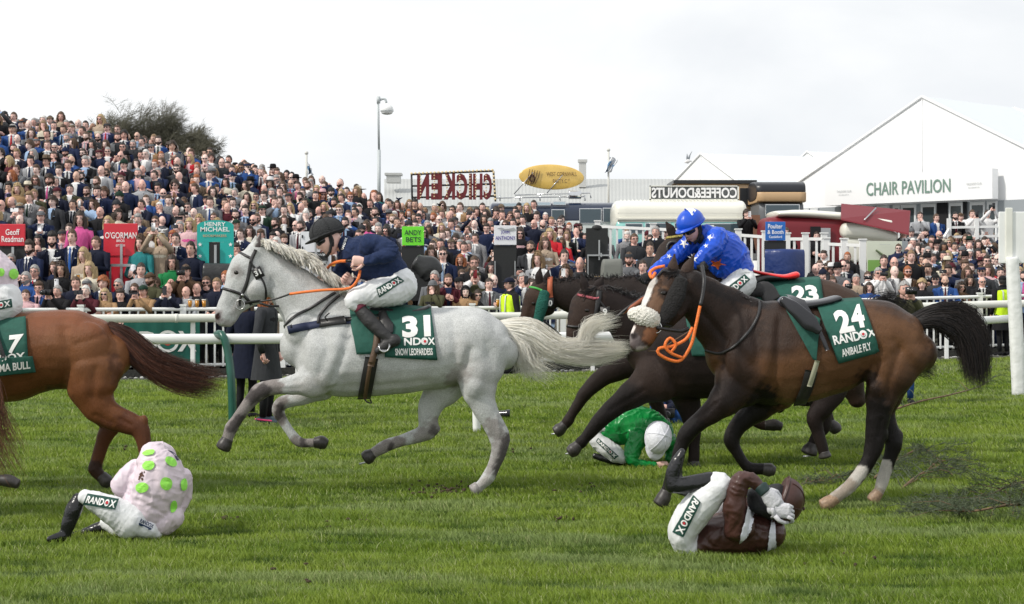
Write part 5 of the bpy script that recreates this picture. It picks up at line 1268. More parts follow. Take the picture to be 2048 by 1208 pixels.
# ------------------------------------------------------------------ bookmakers' boards among the crowd
M_redb = mat('red_board', (.62, .025, .045), .4, noise=.04); M_blackb = mat('black_board', (.012, .013, .014), .6, noise=.3, nscale=40); M_teal = mat('teal_board', (.01, .38, .34), .4)
M_alu = mat('aluminium', (.45, .46, .47), .4, metal=.8); M_limeb = mat('lime_board', (.16, .72, .03), .4); M_whiteb = mat('white_board', (.75, .76, .80), .4); M_blueb = mat('blue_board', (.01, .13, .48), .4)
M_tarp_k = mat('black_tarp', (.02, .021, .022), .35, bump=1.0, bscale=7); M_tarp_b = mat('blue_tarp', (.01, .03, .14), .3, bump=1.0, bscale=6); M_tarp_g = mat('grey_tarp', (.16, .165, .15), .6, bump=.9, bscale=5)
M_txtd = mat('dark_lettering', (.02, .06, .03), .6); M_txtp = mat('purple_lettering', (.05, .03, .28), .6); M_txtw = mat('white_lettering', (.85, .85, .85), .6)
def rect(mb, px0, py0, px1, py1, Y, th=.05, mi=None, off=0):
    a = P(px0, py0, Y+off); b = P(px1, py1, Y+off); mb.box(((a.x+b.x)/2, Y+off+th/2, (a.z+b.z)/2), (abs(b.x-a.x), th, abs(a.z-b.z)), mi=mi)
def words(root, Y, items, mats, off=-.012, name='lettering'):
    mb = MB()
    for s, x0, y0, x1, y1, mi in items:
        a = P(x0, y1, Y+off); b = P(x1, y0, Y+off); text_flat(mb, s, a, Vector((1, 0, 0)), Vector((0, 0, 1)), b.x-a.x, b.z-a.z, Vector((0, 0, 0)), .012, mi)
    return mb.obj(name, mats, root, smooth=False)
def stand(root, Y, px, w_, ytop, yb):
    mb = MB(); mb.box(P(px, (ytop+yb)/2, Y-.06), (.045, .04, (yb-ytop)/F*Y)); mb.box(P(px, ytop+(yb-ytop)*.38, Y-.08), (w_, .04, .05))
    for s in (-1, 1): mb.box(P(px+s*w_/2*F/Y, ytop+(yb-ytop)*.68, Y-.08), (.04, .04, (yb-ytop)/F*Y*.62))
    mb.obj('metal_stand', M_alu, root, smooth=False)
def bk(label, px, Y): r = empty('bookmaker_board', P(px, 600, Y)); r.location.z = ground(r.location.x, Y); tag(r, label, 'bookmaker board', 'bookmakers\' boards among the crowd'); return r
Yb = 31.6
r = bk('red sign reading Geoff Readman on a black bookmaker board', 20, Yb)
mb = MB(); rect(mb, -14, 492, 50, 600, Yb); mb.obj('panel', M_blackb, r, smooth=False)
mb = MB(); rect(mb, -2, 448, 50, 492, Yb-.03, .04); mb.obj('sign', M_redb, r, smooth=False, bevel=.01)
mb = MB(); rect(mb, -1, 449, 49, 491, Yb-.036, .004); mb.obj('sign_border', M_txtw, r, smooth=False) if False else None
words(r, Yb-.03, [('Geoff', 11, 458, 39, 470, 0), ('Readman', 3, 472, 47, 484, 0)], [M_txtw]); stand(r, Yb, 26, .42, 494, 600)
r = bk("tall red board reading O'Gorman Bros in the crowd", 240, Yb)
mb = MB(); rect(mb, 207, 447, 275, 512, Yb); mb.obj('panel', M_redb, r, smooth=False, bevel=.01)
mb = MB(); rect(mb, 209, 512, 273, 600, Yb+.02); mb.obj('lower_panel', M_redb, r, smooth=False)
words(r, Yb, [("O'GORMAN", 210, 464, 273, 477, 0), ('BROS', 233, 479, 249, 484, 0), ('EST 1925', 232, 489, 250, 493, 0)], [M_txtw]); stand(r, Yb, 243, .42, 488, 600)
mb = MB(); mb.loft([(P(267, 532, Yb-.12), .05, .03), (P(266, 545, Yb-.13), .09, .05), (P(268, 552, Yb-.12), .05, .03)], n=10); mb.obj('white_bag', M_whiteb, r)
r = bk('arched teal board reading Henry Michael Bookmakers in the crowd', 430, Yb)
mb = MB(); a0 = P(394, 600, Yb); a1 = P(467, 600, Yb); zt = P(0, 452, Yb).z; cxx = (a0.x+a1.x)/2; hw_ = (a1.x-a0.x)/2
arc = [(cxx+hw_*math.cos(t), zt+.11*math.sin(t)) for t in np.linspace(0, math.pi, 17)]
cut = [(P(440,0,Yb).x, a0.z), (P(440,0,Yb).x, P(0,484,Yb).z), (P(418,0,Yb).x, P(0,484,Yb).z), (P(418,0,Yb).x, a0.z)]
out_ = [(a1.x, a0.z)]+arc+[(a0.x, a0.z)]
# build as strips around the opening
def slab(mb, poly, y0, y1, mi=None):
    k = len(poly); mb.add([(x, y0, z) for x, z in poly]+[(x, y1, z) for x, z in poly], [tuple(range(k)), tuple(range(k, 2*k))[::-1]]+[(i, i+k, (i+1) % k+k, (i+1) % k) for i in range(k)], mi)
slab(mb, [(x, z) for x, z in arc]+[(a0.x, P(0,484,Yb).z), (a1.x, P(0,484,Yb).z)], Yb, Yb+.05)
rect(mb, 394, 484.2, 418, 600, Yb, .05); rect(mb, 440, 484.2, 467, 600, Yb, .05); mb.obj('panel', M_teal, r, smooth=False)
mb = MB(); rect(mb, 418.2, 484.4, 439.8, 600, Yb+.01, .03); mb.obj('dark_opening', M_blackb, r, smooth=False)
words(r, Yb, [('HENRY', 409, 444, 451, 452.5, 0), ('MICHAEL', 401, 454, 459, 463, 0), ('BOOKMAKERS', 406, 469, 453, 474, 1)], [M_txtw, mat('gold_lettering', (.5,.35,.2), .6)])
mb = MB()
for x, y in ((400,489),(400,512),(400,534),(461,489),(461,512),(461,534)):
    c = P(x, y, Yb-.012); pts = []
    for i in range(10): q = .042 if i % 2 == 0 else .018; a = math.pi/2+math.pi*i/5; pts.append(c+Vector((q*math.cos(a), 0, q*math.sin(a))))
    mb = MB(); mb.add([c]+pts, [(0, 1+i, 1+(i+1) % 10) for i in range(10)]); mb.obj('star', M_txtw, r, smooth=False)
stand(r, Yb, 431, .42, 490, 600)
r = empty('covered_stand', P(432, 600, Yb-.5)); tag(r, 'black tarpaulin covered box in front of the teal bookmaker board', 'covered box'); mb = MB(); mb.loft([(P(410, 565, Yb-.4), .36, .22), (P(460, 566, Yb-.4), .36, .22)], n=18, sup=4, cap=.2); mb.obj('tarpaulin', M_tarp_k, r)
r = bk('white bookmaker stand with a screen behind the jockey in the navy jumper', 632, Yb+.6)
mb = MB(); rect(mb, 602, 463, 662, 600, Yb+.6); mb.obj('panel', M_whiteb, r, smooth=False)
mb = MB(); rect(mb, 612, 504, 656, 530, Yb+.58, .02, 0); rect(mb, 603.5, 470, 606, 476, Yb+.58, .02, 0); rect(mb, 603.5, 493, 606, 500, Yb+.58, .02, 0); mb.obj('screen', M_blackb, r, smooth=False)
words(r, Yb+.6, [('GOODWIN', 616, 507, 652, 512, 0)], [M_txtw], -.03); stand(r, Yb+.6, 632, .42, 478, 600)
Yb = 32.6
r = bk('lime green sign reading Andy Bets on a black bookmaker board', 826, Yb)
mb = MB(); rect(mb, 804, 453, 848, 491, Yb-.03, .04); mb.obj('sign', M_limeb, r, smooth=False, bevel=.008)
mb = MB(); rect(mb, 803, 492, 848, 600, Yb); mb.obj('panel', M_blackb, r, smooth=False)
words(r, Yb-.03, [('ANDY', 809, 460, 843, 470, 0), ('BETS', 812, 474, 842, 484, 0)], [M_txtd])
r = empty('covered_stand', P(848, 600, Yb-.6)); tag(r, 'black tarpaulin bundle on a stand under the lime green sign', 'covered box'); mb = MB(); mb.loft([(P(832, 524, Yb-.5), .16, .2), (P(856, 538, Yb-.5), .26, .22), (P(866, 552, Yb-.5), .22, .2)], n=18, sup=3, cap=.3); mb.obj('tarpaulin', M_tarp_k, r)
mb = MB(); mb.box(P(850, 575, Yb-.5), (.5, .3, .5)); mb.obj('box', M_blackb, r, smooth=False)
r = bk('white sign reading John Anthony on a black bookmaker board', 1010, Yb)
mb = MB(); rect(mb, 988, 451, 1033, 490, Yb-.03, .04); mb.obj('sign', M_whiteb, r, smooth=False, bevel=.008)
mb = MB(); rect(mb, 987, 491, 1033, 600, Yb); mb.obj('panel', M_blackb, r, smooth=False)
words(r, Yb-.03, [('JOHN', 1002, 461, 1019, 469, 0), ('ANTHONY', 991, 472, 1031, 480, 0)], [M_txtp])
mb = MB(); pts = [P(x, y, Yb-.045) for x, y in ((994,457),(1003,455),(1010,458),(1020,457),(1028,455),(1031,459),(1024,461),(1012,461),(1002,459))]; mb.add(pts, [tuple(range(len(pts)))[::-1]]); mb.obj('horse_emblem', M_alu, r, smooth=False)
mb = MB(); rect(mb, 989, 522, 991, 600, Yb-.06, .04); rect(mb, 1029, 522, 1031, 600, Yb-.06, .04); mb.obj('metal_stand', M_alu, r, smooth=False)
r = bk('plain black bookmaker board with no sign, grey tarpaulin box beside it', 1195, Yb)
mb = MB(); rect(mb, 1172, 456, 1216, 552, Yb); mb.obj('panel', M_blackb, r, smooth=False)
mb = MB(); mb.ell(P(1194, 456, Yb+.03), (.1, .05, .06), 14, 8); mb.obj('top_light', M_blackb, r)
mb = MB(); rect(mb, 1175, 509, 1220, 512, Yb-.1, .3); rect(mb, 1175, 512, 1177, 600, Yb-.1, .04); rect(mb, 1197, 480, 1200, 520, Yb-.06, .04); rect(mb, 1201, 506, 1204, 514, Yb-.2, .04); mb.obj('shelf', M_alu, r, smooth=False)
r = empty('covered_stand', P(1222, 600, Yb-.5)); tag(r, 'grey tarpaulin covered box beside the plain black bookmaker board', 'covered box'); mb = MB(); mb.loft([(P(1206, 552, Yb-.4), .32, .25), (P(1240, 553, Yb-.4), .34, .25)], n=18, sup=6, cap=.2); mb.obj('tarpaulin', M_tarp_g, r)
Yb = 35.0
r = bk('blue sign reading Poulter & Booth Castleford', 1551, Yb)
mb = MB(); rect(mb, 1531, 443.5, 1571, 481, Yb-.03, .04); mb.obj('sign', M_blueb, r, smooth=False, bevel=.008)
mb = MB(); rect(mb, 1529, 481.5, 1572, 515, Yb); mb.obj('panel', M_blackb, r, smooth=False)
words(r, Yb-.03, [('Poulter', 1536, 448, 1565, 457, 0), ('& Booth', 1535, 460, 1567, 468, 0), ('Castleford', 1538, 471, 1564, 476, 0)], [M_txtw])
r = empty('covered_stand', P(1565, 560, Yb)); tag(r, 'shiny blue tarpaulin covered box under the blue sign', 'covered box'); mb = MB(); mb.loft([(P(1532, 530, Yb-.2), .32, .2), (P(1572, 530, Yb-.3), .33, .24), (P(1600, 530, Yb-.2), .32, .2)], n=18, sup=7, cap=.1); mb.obj('tarpaulin', M_tarp_b, r)
# ------------------------------------------------------------------ large background structures
M_tent = mat('white_tent', (.90, .91, .92), .5, bump=.15, bscale=1.2); M_tentroof = mat('tent_roof', (.66, .70, .72), .55, bump=.2, bscale=1.0); M_frame = mat('grey_frame', (.30, .33, .35), .5); M_glassd = mat('door_glass', (.05, .065, .07), .08)
M_doorw = mat('white_door', (.72, .74, .75), .4)
def tent(name, label, apex, eL, slopeL, slopeR, depth, zeave, zb_, d, roofext=True):
    "apex point; e = horizontal gable direction; d = ridge direction"
    e = Vector((d.y, -d.x, 0)); root = empty(name, (apex.x, apex.y, zb_)); tag(root, label, 'tent')
    hz = apex.z-zeave; L = apex-e*(hz/slopeL); L.z = zeave; Rr = apex+e*(hz/slopeR); Rr.z = zeave
    L0 = Vector((L.x, L.y, zb_)); R0 = Vector((Rr.x, Rr.y, zb_)); D = d*depth
    mb = MB(); mb.add([L0, R0, Rr, apex, L], [(0, 1, 2, 3, 4)]); mb.add([L0+D, R0+D, Rr+D, apex+D, L+D], [(4, 3, 2, 1, 0)]); mb.quad(L0+D, L0, L, L+D); mb.quad(R0, R0+D, Rr+D, Rr); mb.obj('wall', M_tent, root, smooth=False)
    mb = MB(); up = Vector((0, 0, .004)); o = -d*.01
    for A, B in ((L, apex), (apex, Rr)):
        mb.quad(A+o+up, B+o+up, B+D+up, A+D+up)
        k = (B-A); 
        for i in range(1, int(depth/5)+1): 
            q = d*(i*5); mb.tube([A+q+up, B+q+up], .04, 6)
    mb.obj('roof', M_tentroof, root, smooth=False)
    mb = MB()
    for A, B in ((L, apex), (apex, Rr)): mb.tube([A-d*.02, B-d*.02], .045, 6)
    mb.tube([apex-d*.02, Vector((apex.x, apex.y, zb_+3))-d*.005], .012, 6)
    mb.obj('edge_beam', M_tent, root)
    return root, e, L, Rr, L0, R0
d = Vector((.75, .66, 0)).normalized()
ap = P(1845, 193, 51.5)
root, e, L, Rr, L0, R0 = tent('pavilion', 'large white marquee reading Chair Pavilion over its glazed doors', ap, 0, .50, .50, 30, 3.95, 1.6, d)
def GP(px, off=0.0):  # point on the gable plane line at a pixel column
    # ap + e*t : solve px
    k = (px-1024)/F; t = (k*ap.y-ap.x)/(e.x-k*e.y); q = ap+e*t-d*off; return q
def gz(px, py, off=0.0): q = GP(px, off); return Vector((q.x, q.y, CH-(py-HY)/F*q.y))
# sign panel
a = gz(1670, 398, .5); b = gz(2004, 396, .5); ux = Vector((b.x-a.x, b.y-a.y, 0)).normalized(); uz = Vector((0, 0, 1)); Ls = ((b-a).xy).length
zlo = min(a.z, b.z)-.02; hh = .88
mb = MB(); n_ = -d
o0 = Vector((a.x, a.y, zlo)); 
mb.add([o0, o0+ux*Ls, o0+ux*Ls+uz*hh, o0+uz*hh, o0-n_*.3, o0+ux*Ls-n_*.3, o0+ux*Ls+uz*hh-n_*.3, o0+uz*hh-n_*.3], [(0,1,2,3),(1,5,6,2),(3,2,6,7),(0,3,7,4),(4,5,1,0)])
mb.obj('sign_board', mat('sign_white', (.86,.87,.88), .4), root, smooth=False)
mb = MB()
def tw(s, px0, px1, v0, v1, mi=0):
    q0 = gz(px0, 400, .5); q1 = gz(px1, 400, .5); p0 = Vector((q0.x, q0.y, zlo+hh*v0))+n_*.02; text_flat(mb, s, p0, ux, uz, ((q1-q0).xy).length, hh*(v1-v0), Vector((0,0,0)), .012, mi)
tw('CHAIR PAVILION', 1753, 1921, .28, .74); tw('THE JOCKEY CLUB', 1694, 1723, .42, .52, 1); tw('THE JOCKEY CLUB', 1953, 1983, .46, .56, 1); tw('EVENTS', 1698, 1718, .34, .38, 1); tw('EVENTS', 1957, 1979, .38, .42, 1)
mb.obj('sign_lettering', [mat('grey_green_lettering', (.17,.27,.22), .6), mat('pale_lettering', (.5,.52,.52), .6)], root, smooth=False)
# glazed doors
zD = zlo-.03
mb = MB(); q0 = gz(1560, 400, .06); q1 = gz(2060, 400, .06); Lw = ((q1-q0).xy).length; p0 = Vector((q0.x, q0.y, 1.6)); mb.quad(p0, p0+ux*Lw, p0+ux*Lw+uz*(zD-1.6), p0+uz*(zD-1.6)); mb.obj('inner_panel', M_frame, root, smooth=False)
for (x0, x1, kind) in ((1605,1622,0),(1625,1640,0),(1688,1728,1),(1733,1748,1),(1758,1782,1),(1790,1804,1),(1806,1836,1),(1846,1876,1),(1878,1900,2),(1902,1930,1),(1930,1938,2),(1944,1974,1),(1978,1998,1)):
    q0 = gz(x0, 400, .12); q1 = gz(x1, 400, .12); wL = ((q1-q0).xy).length; p0 = Vector((q0.x, q0.y, 1.6)); H = zD-1.62
    if kind < 2:
        mb = MB(); 
        for (u, v, w_, h_) in ((0, 0, .06, H), (wL-.06, 0, .06, H), (.06, 0, wL-.12, .25), (.06, H-.1, wL-.12, .1)):
            A = p0+ux*u+uz*v; mb.add([A, A+ux*w_, A+ux*w_+uz*h_, A+uz*h_, A-n_*.05, A+ux*w_-n_*.05, A+ux*w_+uz*h_-n_*.05, A+uz*h_-n_*.05], [(0,1,2,3),(1,5,6,2),(3,2,6,7),(0,3,7,4)])
        dd = mb.obj('door', M_doorw, root, smooth=False)
        mb = MB(); A = p0+ux*.06+uz*.25-n_*.02; mb.quad(A, A+ux*(wL-.12), A+ux*(wL-.12)+uz*(H-.35), A+uz*(H-.35)); mb.obj('pane', M_doorw if kind == 0 else M_glassd, dd, smooth=False)
    else:
        mb = MB(); A = p0+uz*.02; mb.quad(A, A+ux*wL, A+ux*wL+uz*H, A+uz*H); mb.obj('open_doorway', mat('dark_interior', (.01,.01,.012), .9), root, smooth=False)
root2, *_ = tent('marquee', 'smaller white marquee roof behind the Chair Pavilion, left of it', P(1402, 307, 62), 0, .42, .42, 26, 4.6, 1.6, Vector((.93, .36, 0)).normalized())
root3, *_ = tent('marquee', 'far white marquee whose peak just clears the roof left of the pavilion', P(1615, 303, 74), 0, .42, .42, 22, 5.0, 1.6, Vector((.93, .36, 0)).normalized())
# long low building
Yr = 74; root = empty('shed', (P(1050, 500, Yr).x, Yr, 1.6)); tag(root, 'long low building with a grey corrugated roof behind the food vans', 'building')
mb = MB(); zt = P(0, 358, Yr+6).z; ze = P(0, 412, Yr).z; x0 = P(768, 0, Yr).x; x1 = P(1420, 0, Yr).x
nn = 300
for i in range(nn+1):
    x = x0+(x1-x0)*i/nn; w_ = .008*math.sin(i*1.9); mb.v += [(x, Yr, ze+w_), (x*1.08, Yr+6, zt+w_)]
for i in range(nn): mb.f.append((2*i, 2*i+2, 2*i+3, 2*i+1)); mb.m.append(0)
mb.obj('roof', mat('corrugated_roof', (.42, .43, .42), .6, noise=.06, nscale=.6), root, smooth=False)
mb = MB(); mb.box(((x0+x1)/2, Yr+3, (ze+1.6)/2), (x1-x0, 5.8, ze-1.6)); mb.obj('wall', mat('pale_render', (.5,.5,.48), .8), root, smooth=False)
mb = MB(); a = P(1158, 375, Yr+4); b = P(1172, 322, Yr+4); mb.box(((a.x+b.x)/2, Yr+4, (a.z+b.z)/2), (b.x-a.x, .4, b.z-a.z)); mb.box(((a.x+b.x)/2, Yr+4, b.z), (b.x-a.x+.1, .5, .12)); mb.obj('chimney', mat('pale_render', (.5,.5,.48), .8), root, smooth=False)
mb = MB(); a = P(774, 366, Yr+3); b = P(801, 349, Yr+3); mb.box(((a.x+b.x)/2, Yr+3, (a.z+b.z)/2), (b.x-a.x, .8, b.z-a.z)); mb.box(((a.x+b.x)/2, Yr+3, b.z), (b.x-a.x+.15, .9, .1)); mb.obj('vent_box', mat('vent_grey', (.45,.46,.45), .6), root, smooth=False)
# lamp / camera mast
Yl = 50; root = empty('camera_mast', P(757, 430, Yl)); tag(root, 'tall thin grey mast with a white domed camera at its top', 'camera mast')
mb = MB(); mb.tube([P(758, 430, Yl), P(758, 300, Yl)], .055, 8); mb.tube([P(758, 300, Yl), P(756, 194, Yl)], .035, 8); mb.obj('pole', mat('galvanised', (.48,.52,.53), .5), root)
mb = MB(); mb.tube(smoothline([P(757, 203, Yl), P(764, 198, Yl), P(771, 199, Yl), P(773, 208, Yl)], .05), .035, 8); mb.box(P(757, 200, Yl), (.1, .1, .2)); mb.obj('bracket', MATS['galvanised'], root)
mb = MB(); mb.loft([(P(774, 208, Yl), .06, .06), (P(774, 213, Yl), .16, .16), (P(774, 219, Yl), .195, .195), (P(774, 225, Yl), .17, .17)], n=20, step=.03, cap=.4); mb.obj('camera_dome', M_pvc, root)
mb = MB(); mb.tube([P(774, 221.5, Yl), P(774, 222.5, Yl)], .199, 20); mb.obj('dome_ring', mat('galvanised', (.48,.52,.53), .5), root)
# flags
def flag(px, ytop, ybot, Yf, lab, cloth_pts, cols):
    root = empty('flagpole', P(px, ybot, Yf)); tag(root, lab, 'flag'); mb = MB(); mb.tube([P(px, ybot, Yf), P(px, ytop, Yf)], .035, 8); mb.ell(P(px, ytop, Yf), (.06, .06, .06), 8, 6); mb.obj('pole', mat('pole_pale', (.62,.62,.58), .5), root)
    g = []; mb = MB(); nu, nv = 14, 8
    for j in range(nv+1):
        for i in range(nu+1):
            x, y = bil(cloth_pts, i/nu, j/nv); mb.v.append(P(x+1.2*math.sin(i*.9+j), y+1.5*math.sin(i*.7), Yf+.15*math.sin(i*.8+j*.5)))
    for j in range(nv):
        for i in range(nu): mb.f.append((j*(nu+1)+i, j*(nu+1)+i+1, (j+1)*(nu+1)+i+1, (j+1)*(nu+1)+i)); mb.m.append(1 if (2 <= i <= 5 and j > 1) or (i > 9 and 2 < j < 6) else 0)
    mb.obj('flag_cloth', cols, root)
M_fw = mat('flag_white', (.75,.77,.8), .7); M_fb = mat('flag_blue', (.10,.22,.38), .7)
flag(1217, 300, 470, 55, 'limp white and blue flag on a pole above the vans', [(1218,312),(1236,320),(1222,344),(1208,345)], [M_fw, M_fb])
flag(613, 306, 420, 52, 'small pale flag on a pole behind the top of the crowd', [(614,322),(622,336),(626,350),(615,348)], [M_fw, M_fb])
# seagull
Yg = 60; root = empty('seagull', P(1378, 318, Yg)); tag(root, 'grey and white seagull flying with raised wing above the marquees', 'seagull')
mb = MB(); mb.loft([(P(1370, 325, Yg), .02, .02), (P(1375, 323, Yg), .08, .07), (P(1380, 322, Yg), .05, .05), (P(1383, 323, Yg), .02, .02)], n=12, step=.03); mb.obj('body', mat('gull_white', (.7,.7,.7), .8), root)
for q in (((1374,322),(1379,321),(1381,310),(1384,302)),((1373,322),(1377,322),(1376,312),(1374,306))):
    mb = MB(); v = [P(*p, Yg+.1*i) for i, p in enumerate(q)]; mb.add([v[0], v[1], v[2], v[3], P(q[2][0]-3, q[2][1]+1, Yg+.2)], [(0, 1, 2, 4), (4, 2, 3)]); o = mb.obj('wing', mat('gull_grey', (.18,.2,.22), .8), root, smooth=False); sm = o.modifiers.new('s', 'SOLIDIFY'); sm.thickness = .03
# bare tree behind the bank
Yt = 53; root = empty('bare_tree', P(310, 330, Yt)); tag(root, 'wide leafless grey-green tree leaning right above the crowd', 'tree')
mb = MB(); rg_ = random.Random(11); mtw = MB()
base = P(300, 340, Yt)
def branch(p, dr, ln, r, dep):
    q = p; pts = [p]; k = 5
    for i in range(k):
        dr = (dr+Vector((rg_.gauss(.03, .16), rg_.gauss(0, .16), rg_.gauss(.0, .12)))).normalized(); q = q+dr*(ln/k); pts.append(q)
        if dep < 3 and i > 0 or (dep == 3 and i > 1):
            for _ in range(3 if dep > 0 else 2):
                nd = (dr+Vector((rg_.gauss(.25, .6), rg_.gauss(0, .6), rg_.gauss(-.05, .45)))).normalized(); 
                if dep < 4: branch(q, nd, ln*rg_.uniform(.42, .62), r*.5, dep+1)
    (mb if dep < 2 else mtw).tube(pts, [r*(1-.16*i) for i in range(6)], 5 if dep < 2 else 3, mi=0, cap=False)
for k in range(36):
    bx0 = rg_.uniform(-1, 1); branch(P(297+bx0*92, 326-bx0*bx0*-14, Yt)+Vector((0, rg_.uniform(-.6, .6), 0)), Vector((bx0*.75+.12+rg_.gauss(0, .12), rg_.uniform(-.3, .3), 1.0)).normalized(), (1.16-.40*bx0*bx0)*rg_.uniform(.82, 1.06), .024, 1)
mb.obj('trunk', mat('bark', (.09,.08,.06), .9), root); tag(mtw.obj('crown', mat('twig', (.15,.145,.105), .9), root))
# CHICKEN sign seen from behind
Ys = 47; root = empty('lettered_sign', P(905, 420, Ys)); tag(root, 'black framed sign with red light-up letters reading chicken, seen reversed from behind', 'sign')
mb = MB()
def bar(a, b, r=.03): mb.tube([P(*a, Ys), P(*b, Ys)], r, 6)
for a, b in (((823,349),(987,342)),((987,342),(991,403)),((823,349),(825,415)),((823,372),(988,368)),((823,395),(990,392))): bar(a, b)
mb.obj('frame', mat('black_metal', (.02,.02,.022), .5), root)
mb = MB(); s = 'CHICKEN'; wx = [(967,984),(946,965),(938,944),(913,935),(887,910),(862,884),(834,858)]
for ch_, (xa, xb) in zip(s, wx): 
    a = P(xa, 399, Ys-.05); b = P(xb, 347, Ys-.05)
    text_flat(mb, ch_, a, Vector((1,0,0)), Vector((0,0,1)), b.x-a.x, b.z-a.z, Vector((0,0,0)), .05, 0, mirror=True); text_flat(mb, ch_, a+Vector((0,.12,0)), Vector((1,0,0)), Vector((0,0,1)), b.x-a.x, b.z-a.z, Vector((0,0,0)), .05, 1, mirror=True)
mb.obj('letters', [mat('red_letter', (.16,.015,.02), .5), mat('black_metal', (.02,.02,.022), .5)], root, smooth=False)
mb = MB()
for i in range(22): mb.ell(P(823+i*7.7, 347-i*.33, Ys-.06), (.035,)*3, 6, 5, 0)
for i in range(8): mb.ell(P(987+i*.5, 345+i*7.6, Ys-.06), (.035,)*3, 6, 5, 0)
for k, (xa, xb) in enumerate(wx):
    for j in range(8): mb.ell(P(xa+(xb-xa)*.3, 351+j*6, Ys-.09), (.022,)*3, 6, 4, 0)
mb.obj('bulbs', mat('bulb_glass', (.75,.6,.35), .2), root)

# ------------------------------------------------------------------ vans and trailers
M_navyv = mat('navy_van', (.012,.022,.05), .2, coat=.5); M_creamv = mat('cream_van', (.78,.77,.68), .25, coat=.5); M_tealv = mat('pale_teal_van', (.28,.62,.58), .25, coat=.5); M_winv = mat('van_glass', (.06,.09,.11), .05); M_chrome = mat('chrome', (.65,.66,.67), .15, metal=1)
M_burg = mat('burgundy', (.17,.008,.016), .5); M_yell = mat('surfboard_yellow', (.72,.48,.12), .3, coat=.4, noise=.1, nscale=3)
def fbox(mb, px0, py0, px1, py1, Y, depth, sup=5, cap=.25, mi=None):
    "rounded body between two pixel corners running away from the viewer"
    a = P(px0, py1, Y); b = P(px1, py0, Y); cz = (a.z+b.z)/2; hz = (b.z-a.z)/2
    mb.loft([(Vector((a.x+.1, Y+depth/2, cz)), hz, depth/2), (Vector((b.x-.1, Y+depth/2, cz)), hz, depth/2)], n=36, step=.2, sup=sup, cap=cap, mi=mi)
Yv = 48.5
root = empty('camper_van', P(1110, 520, Yv)); tag(root, 'dark blue classic camper van with roof windows under the yellow surfboard', 'van')
mb = MB(); fbox(mb, 978, 403, 1238, 470, Yv, 1.7, 3.2, .3); mb.obj('roof', M_navyv, root)
mb = MB(); fbox(mb, 980, 430, 1236, 530, Yv-.02, 1.75, 7, .2); mb.obj('body', mat('white_van_body', (.62,.65,.64), .25, coat=.5), root)
def wins(root, Y, rects, m, name='window', off=-.04, par=None):
    for (x0, y0, x1, y1) in rects:
        mb = MB(); rect(mb, x0-1.5, y0-1.5, x1+1.5, y1+1.5, Y+off+.01, .03); fr = mb.obj(name, M_chrome, root, smooth=False, bevel=.01)
        mb = MB(); rect(mb, x0, y0, x1, y1, Y+off-.01, .03); mb.obj('pane', m, fr, smooth=False)
wins(root, Yv, [(1000,436,1040,458),(1046,436,1086,458),(1104,420,1128,446),(1160,418,1202,446),(1207,417,1232,444)], M_winv)
wins(root, Yv, [(1004,407,1034,412),(1042,406,1070,411),(1076,405,1100,410),(1107,404,1130,409)], mat('sky_pane', (.45,.55,.62), .1), 'roof_window', off=.02)
mb = MB(); mb.tube([P(990, 396, Yv+.4), P(1170, 393, Yv+.4)], .02, 6); mb.tube([P(1030, 390, Yv+.4), P(1180, 386, Yv+.4), P(1182, 396, Yv+.4)], .02, 6)
for x in (1000, 1040, 1080, 1120, 1170): mb.tube([P(x, 402, Yv+.4), P(x, 390, Yv+.4)], .018, 6)
mb.tube([P(1028, 388, Yv+.5), P(1066, 345, Yv+.5)], .015, 5); mb.tube([P(1094, 386, Yv+.5), P(1125, 350, Yv+.5)], .015, 5)
mb.obj('roof_rack', M_chrome, root)
mb = MB(); fbox(mb, 1132, 381, 1169, 397, Yv+.3, .5, 5, .3); mb.obj('roof_box', M_chrome, root)
root = empty('surfboard', P(1103, 385, Yv+.6)); tag(root, 'yellow surfboard lettered West Cornwall Pasty Co on the van roof', 'surfboard')
mb = MB(); c = P(1103, 354, Yv+.55); rot = Matrix.Rotation(R(-3), 3, 'Y'); mb.ell(c, (66/F*Yv, .06, 25.5/F*Yv), 48, 24, 0, Matrix.Rotation(R(2), 3, 'Y')); mb.obj('board', M_yell, root)
ta = MB(); tY = Yv+.46
for s, x0, y0, x1, y1 in (('WEST CORNWALL', 1093, 344, 1154, 352), ('PASTY C', 1106, 358, 1134, 366), ('O', 1136, 358, 1140, 362)):
    a = P(x0, y1, tY); b = P(x1, y0, tY); text_flat(ta, s, a, Vector((1,0,0)), Vector((0,0,1)), b.x-a.x, b.z-a.z, Vector((0,0,0)), .0)
for i in range(5): ta.tube(smoothline([P(1050+i*5, 372-i, tY), P(1056+i*5, 356, tY), P(1060+i*5, 338+i, tY)], .1), .012, 4)
for t_ in range(5):
    ta.tube([P(1064+6*math.cos(a)*(.5+.13*t_), 358+9*math.sin(a)*(.5+.13*t_), tY) for a in np.linspace(t_, t_+4.5, 12)], .012, 4)
ta.obj('lettering', mat('brown_ink', (.10,.05,.03), .7), root, smooth=False)
Yv = 46
root = empty('camper_van', P(1360, 520, Yv)); tag(root, 'pale teal camper van with a high ribbed cream roof', 'van')
mb = MB(); fbox(mb, 1231, 399, 1494, 462, Yv, 1.8, 3.4, .45)
zr = P(0, 399, Yv).z
for i in range(30): x = P(1245+i*8, 0, Yv).x; mb.tube([(x, Yv+.25, zr-.06), (x, Yv+.6, zr+.012), (x, Yv+1.2, zr+.012)], .02, 5)
mb.obj('roof', M_creamv, root)
mb = MB(); fbox(mb, 1229, 437, 1500, 545, Yv-.03, 1.86, 8, .15); mb.obj('body', M_tealv, root)
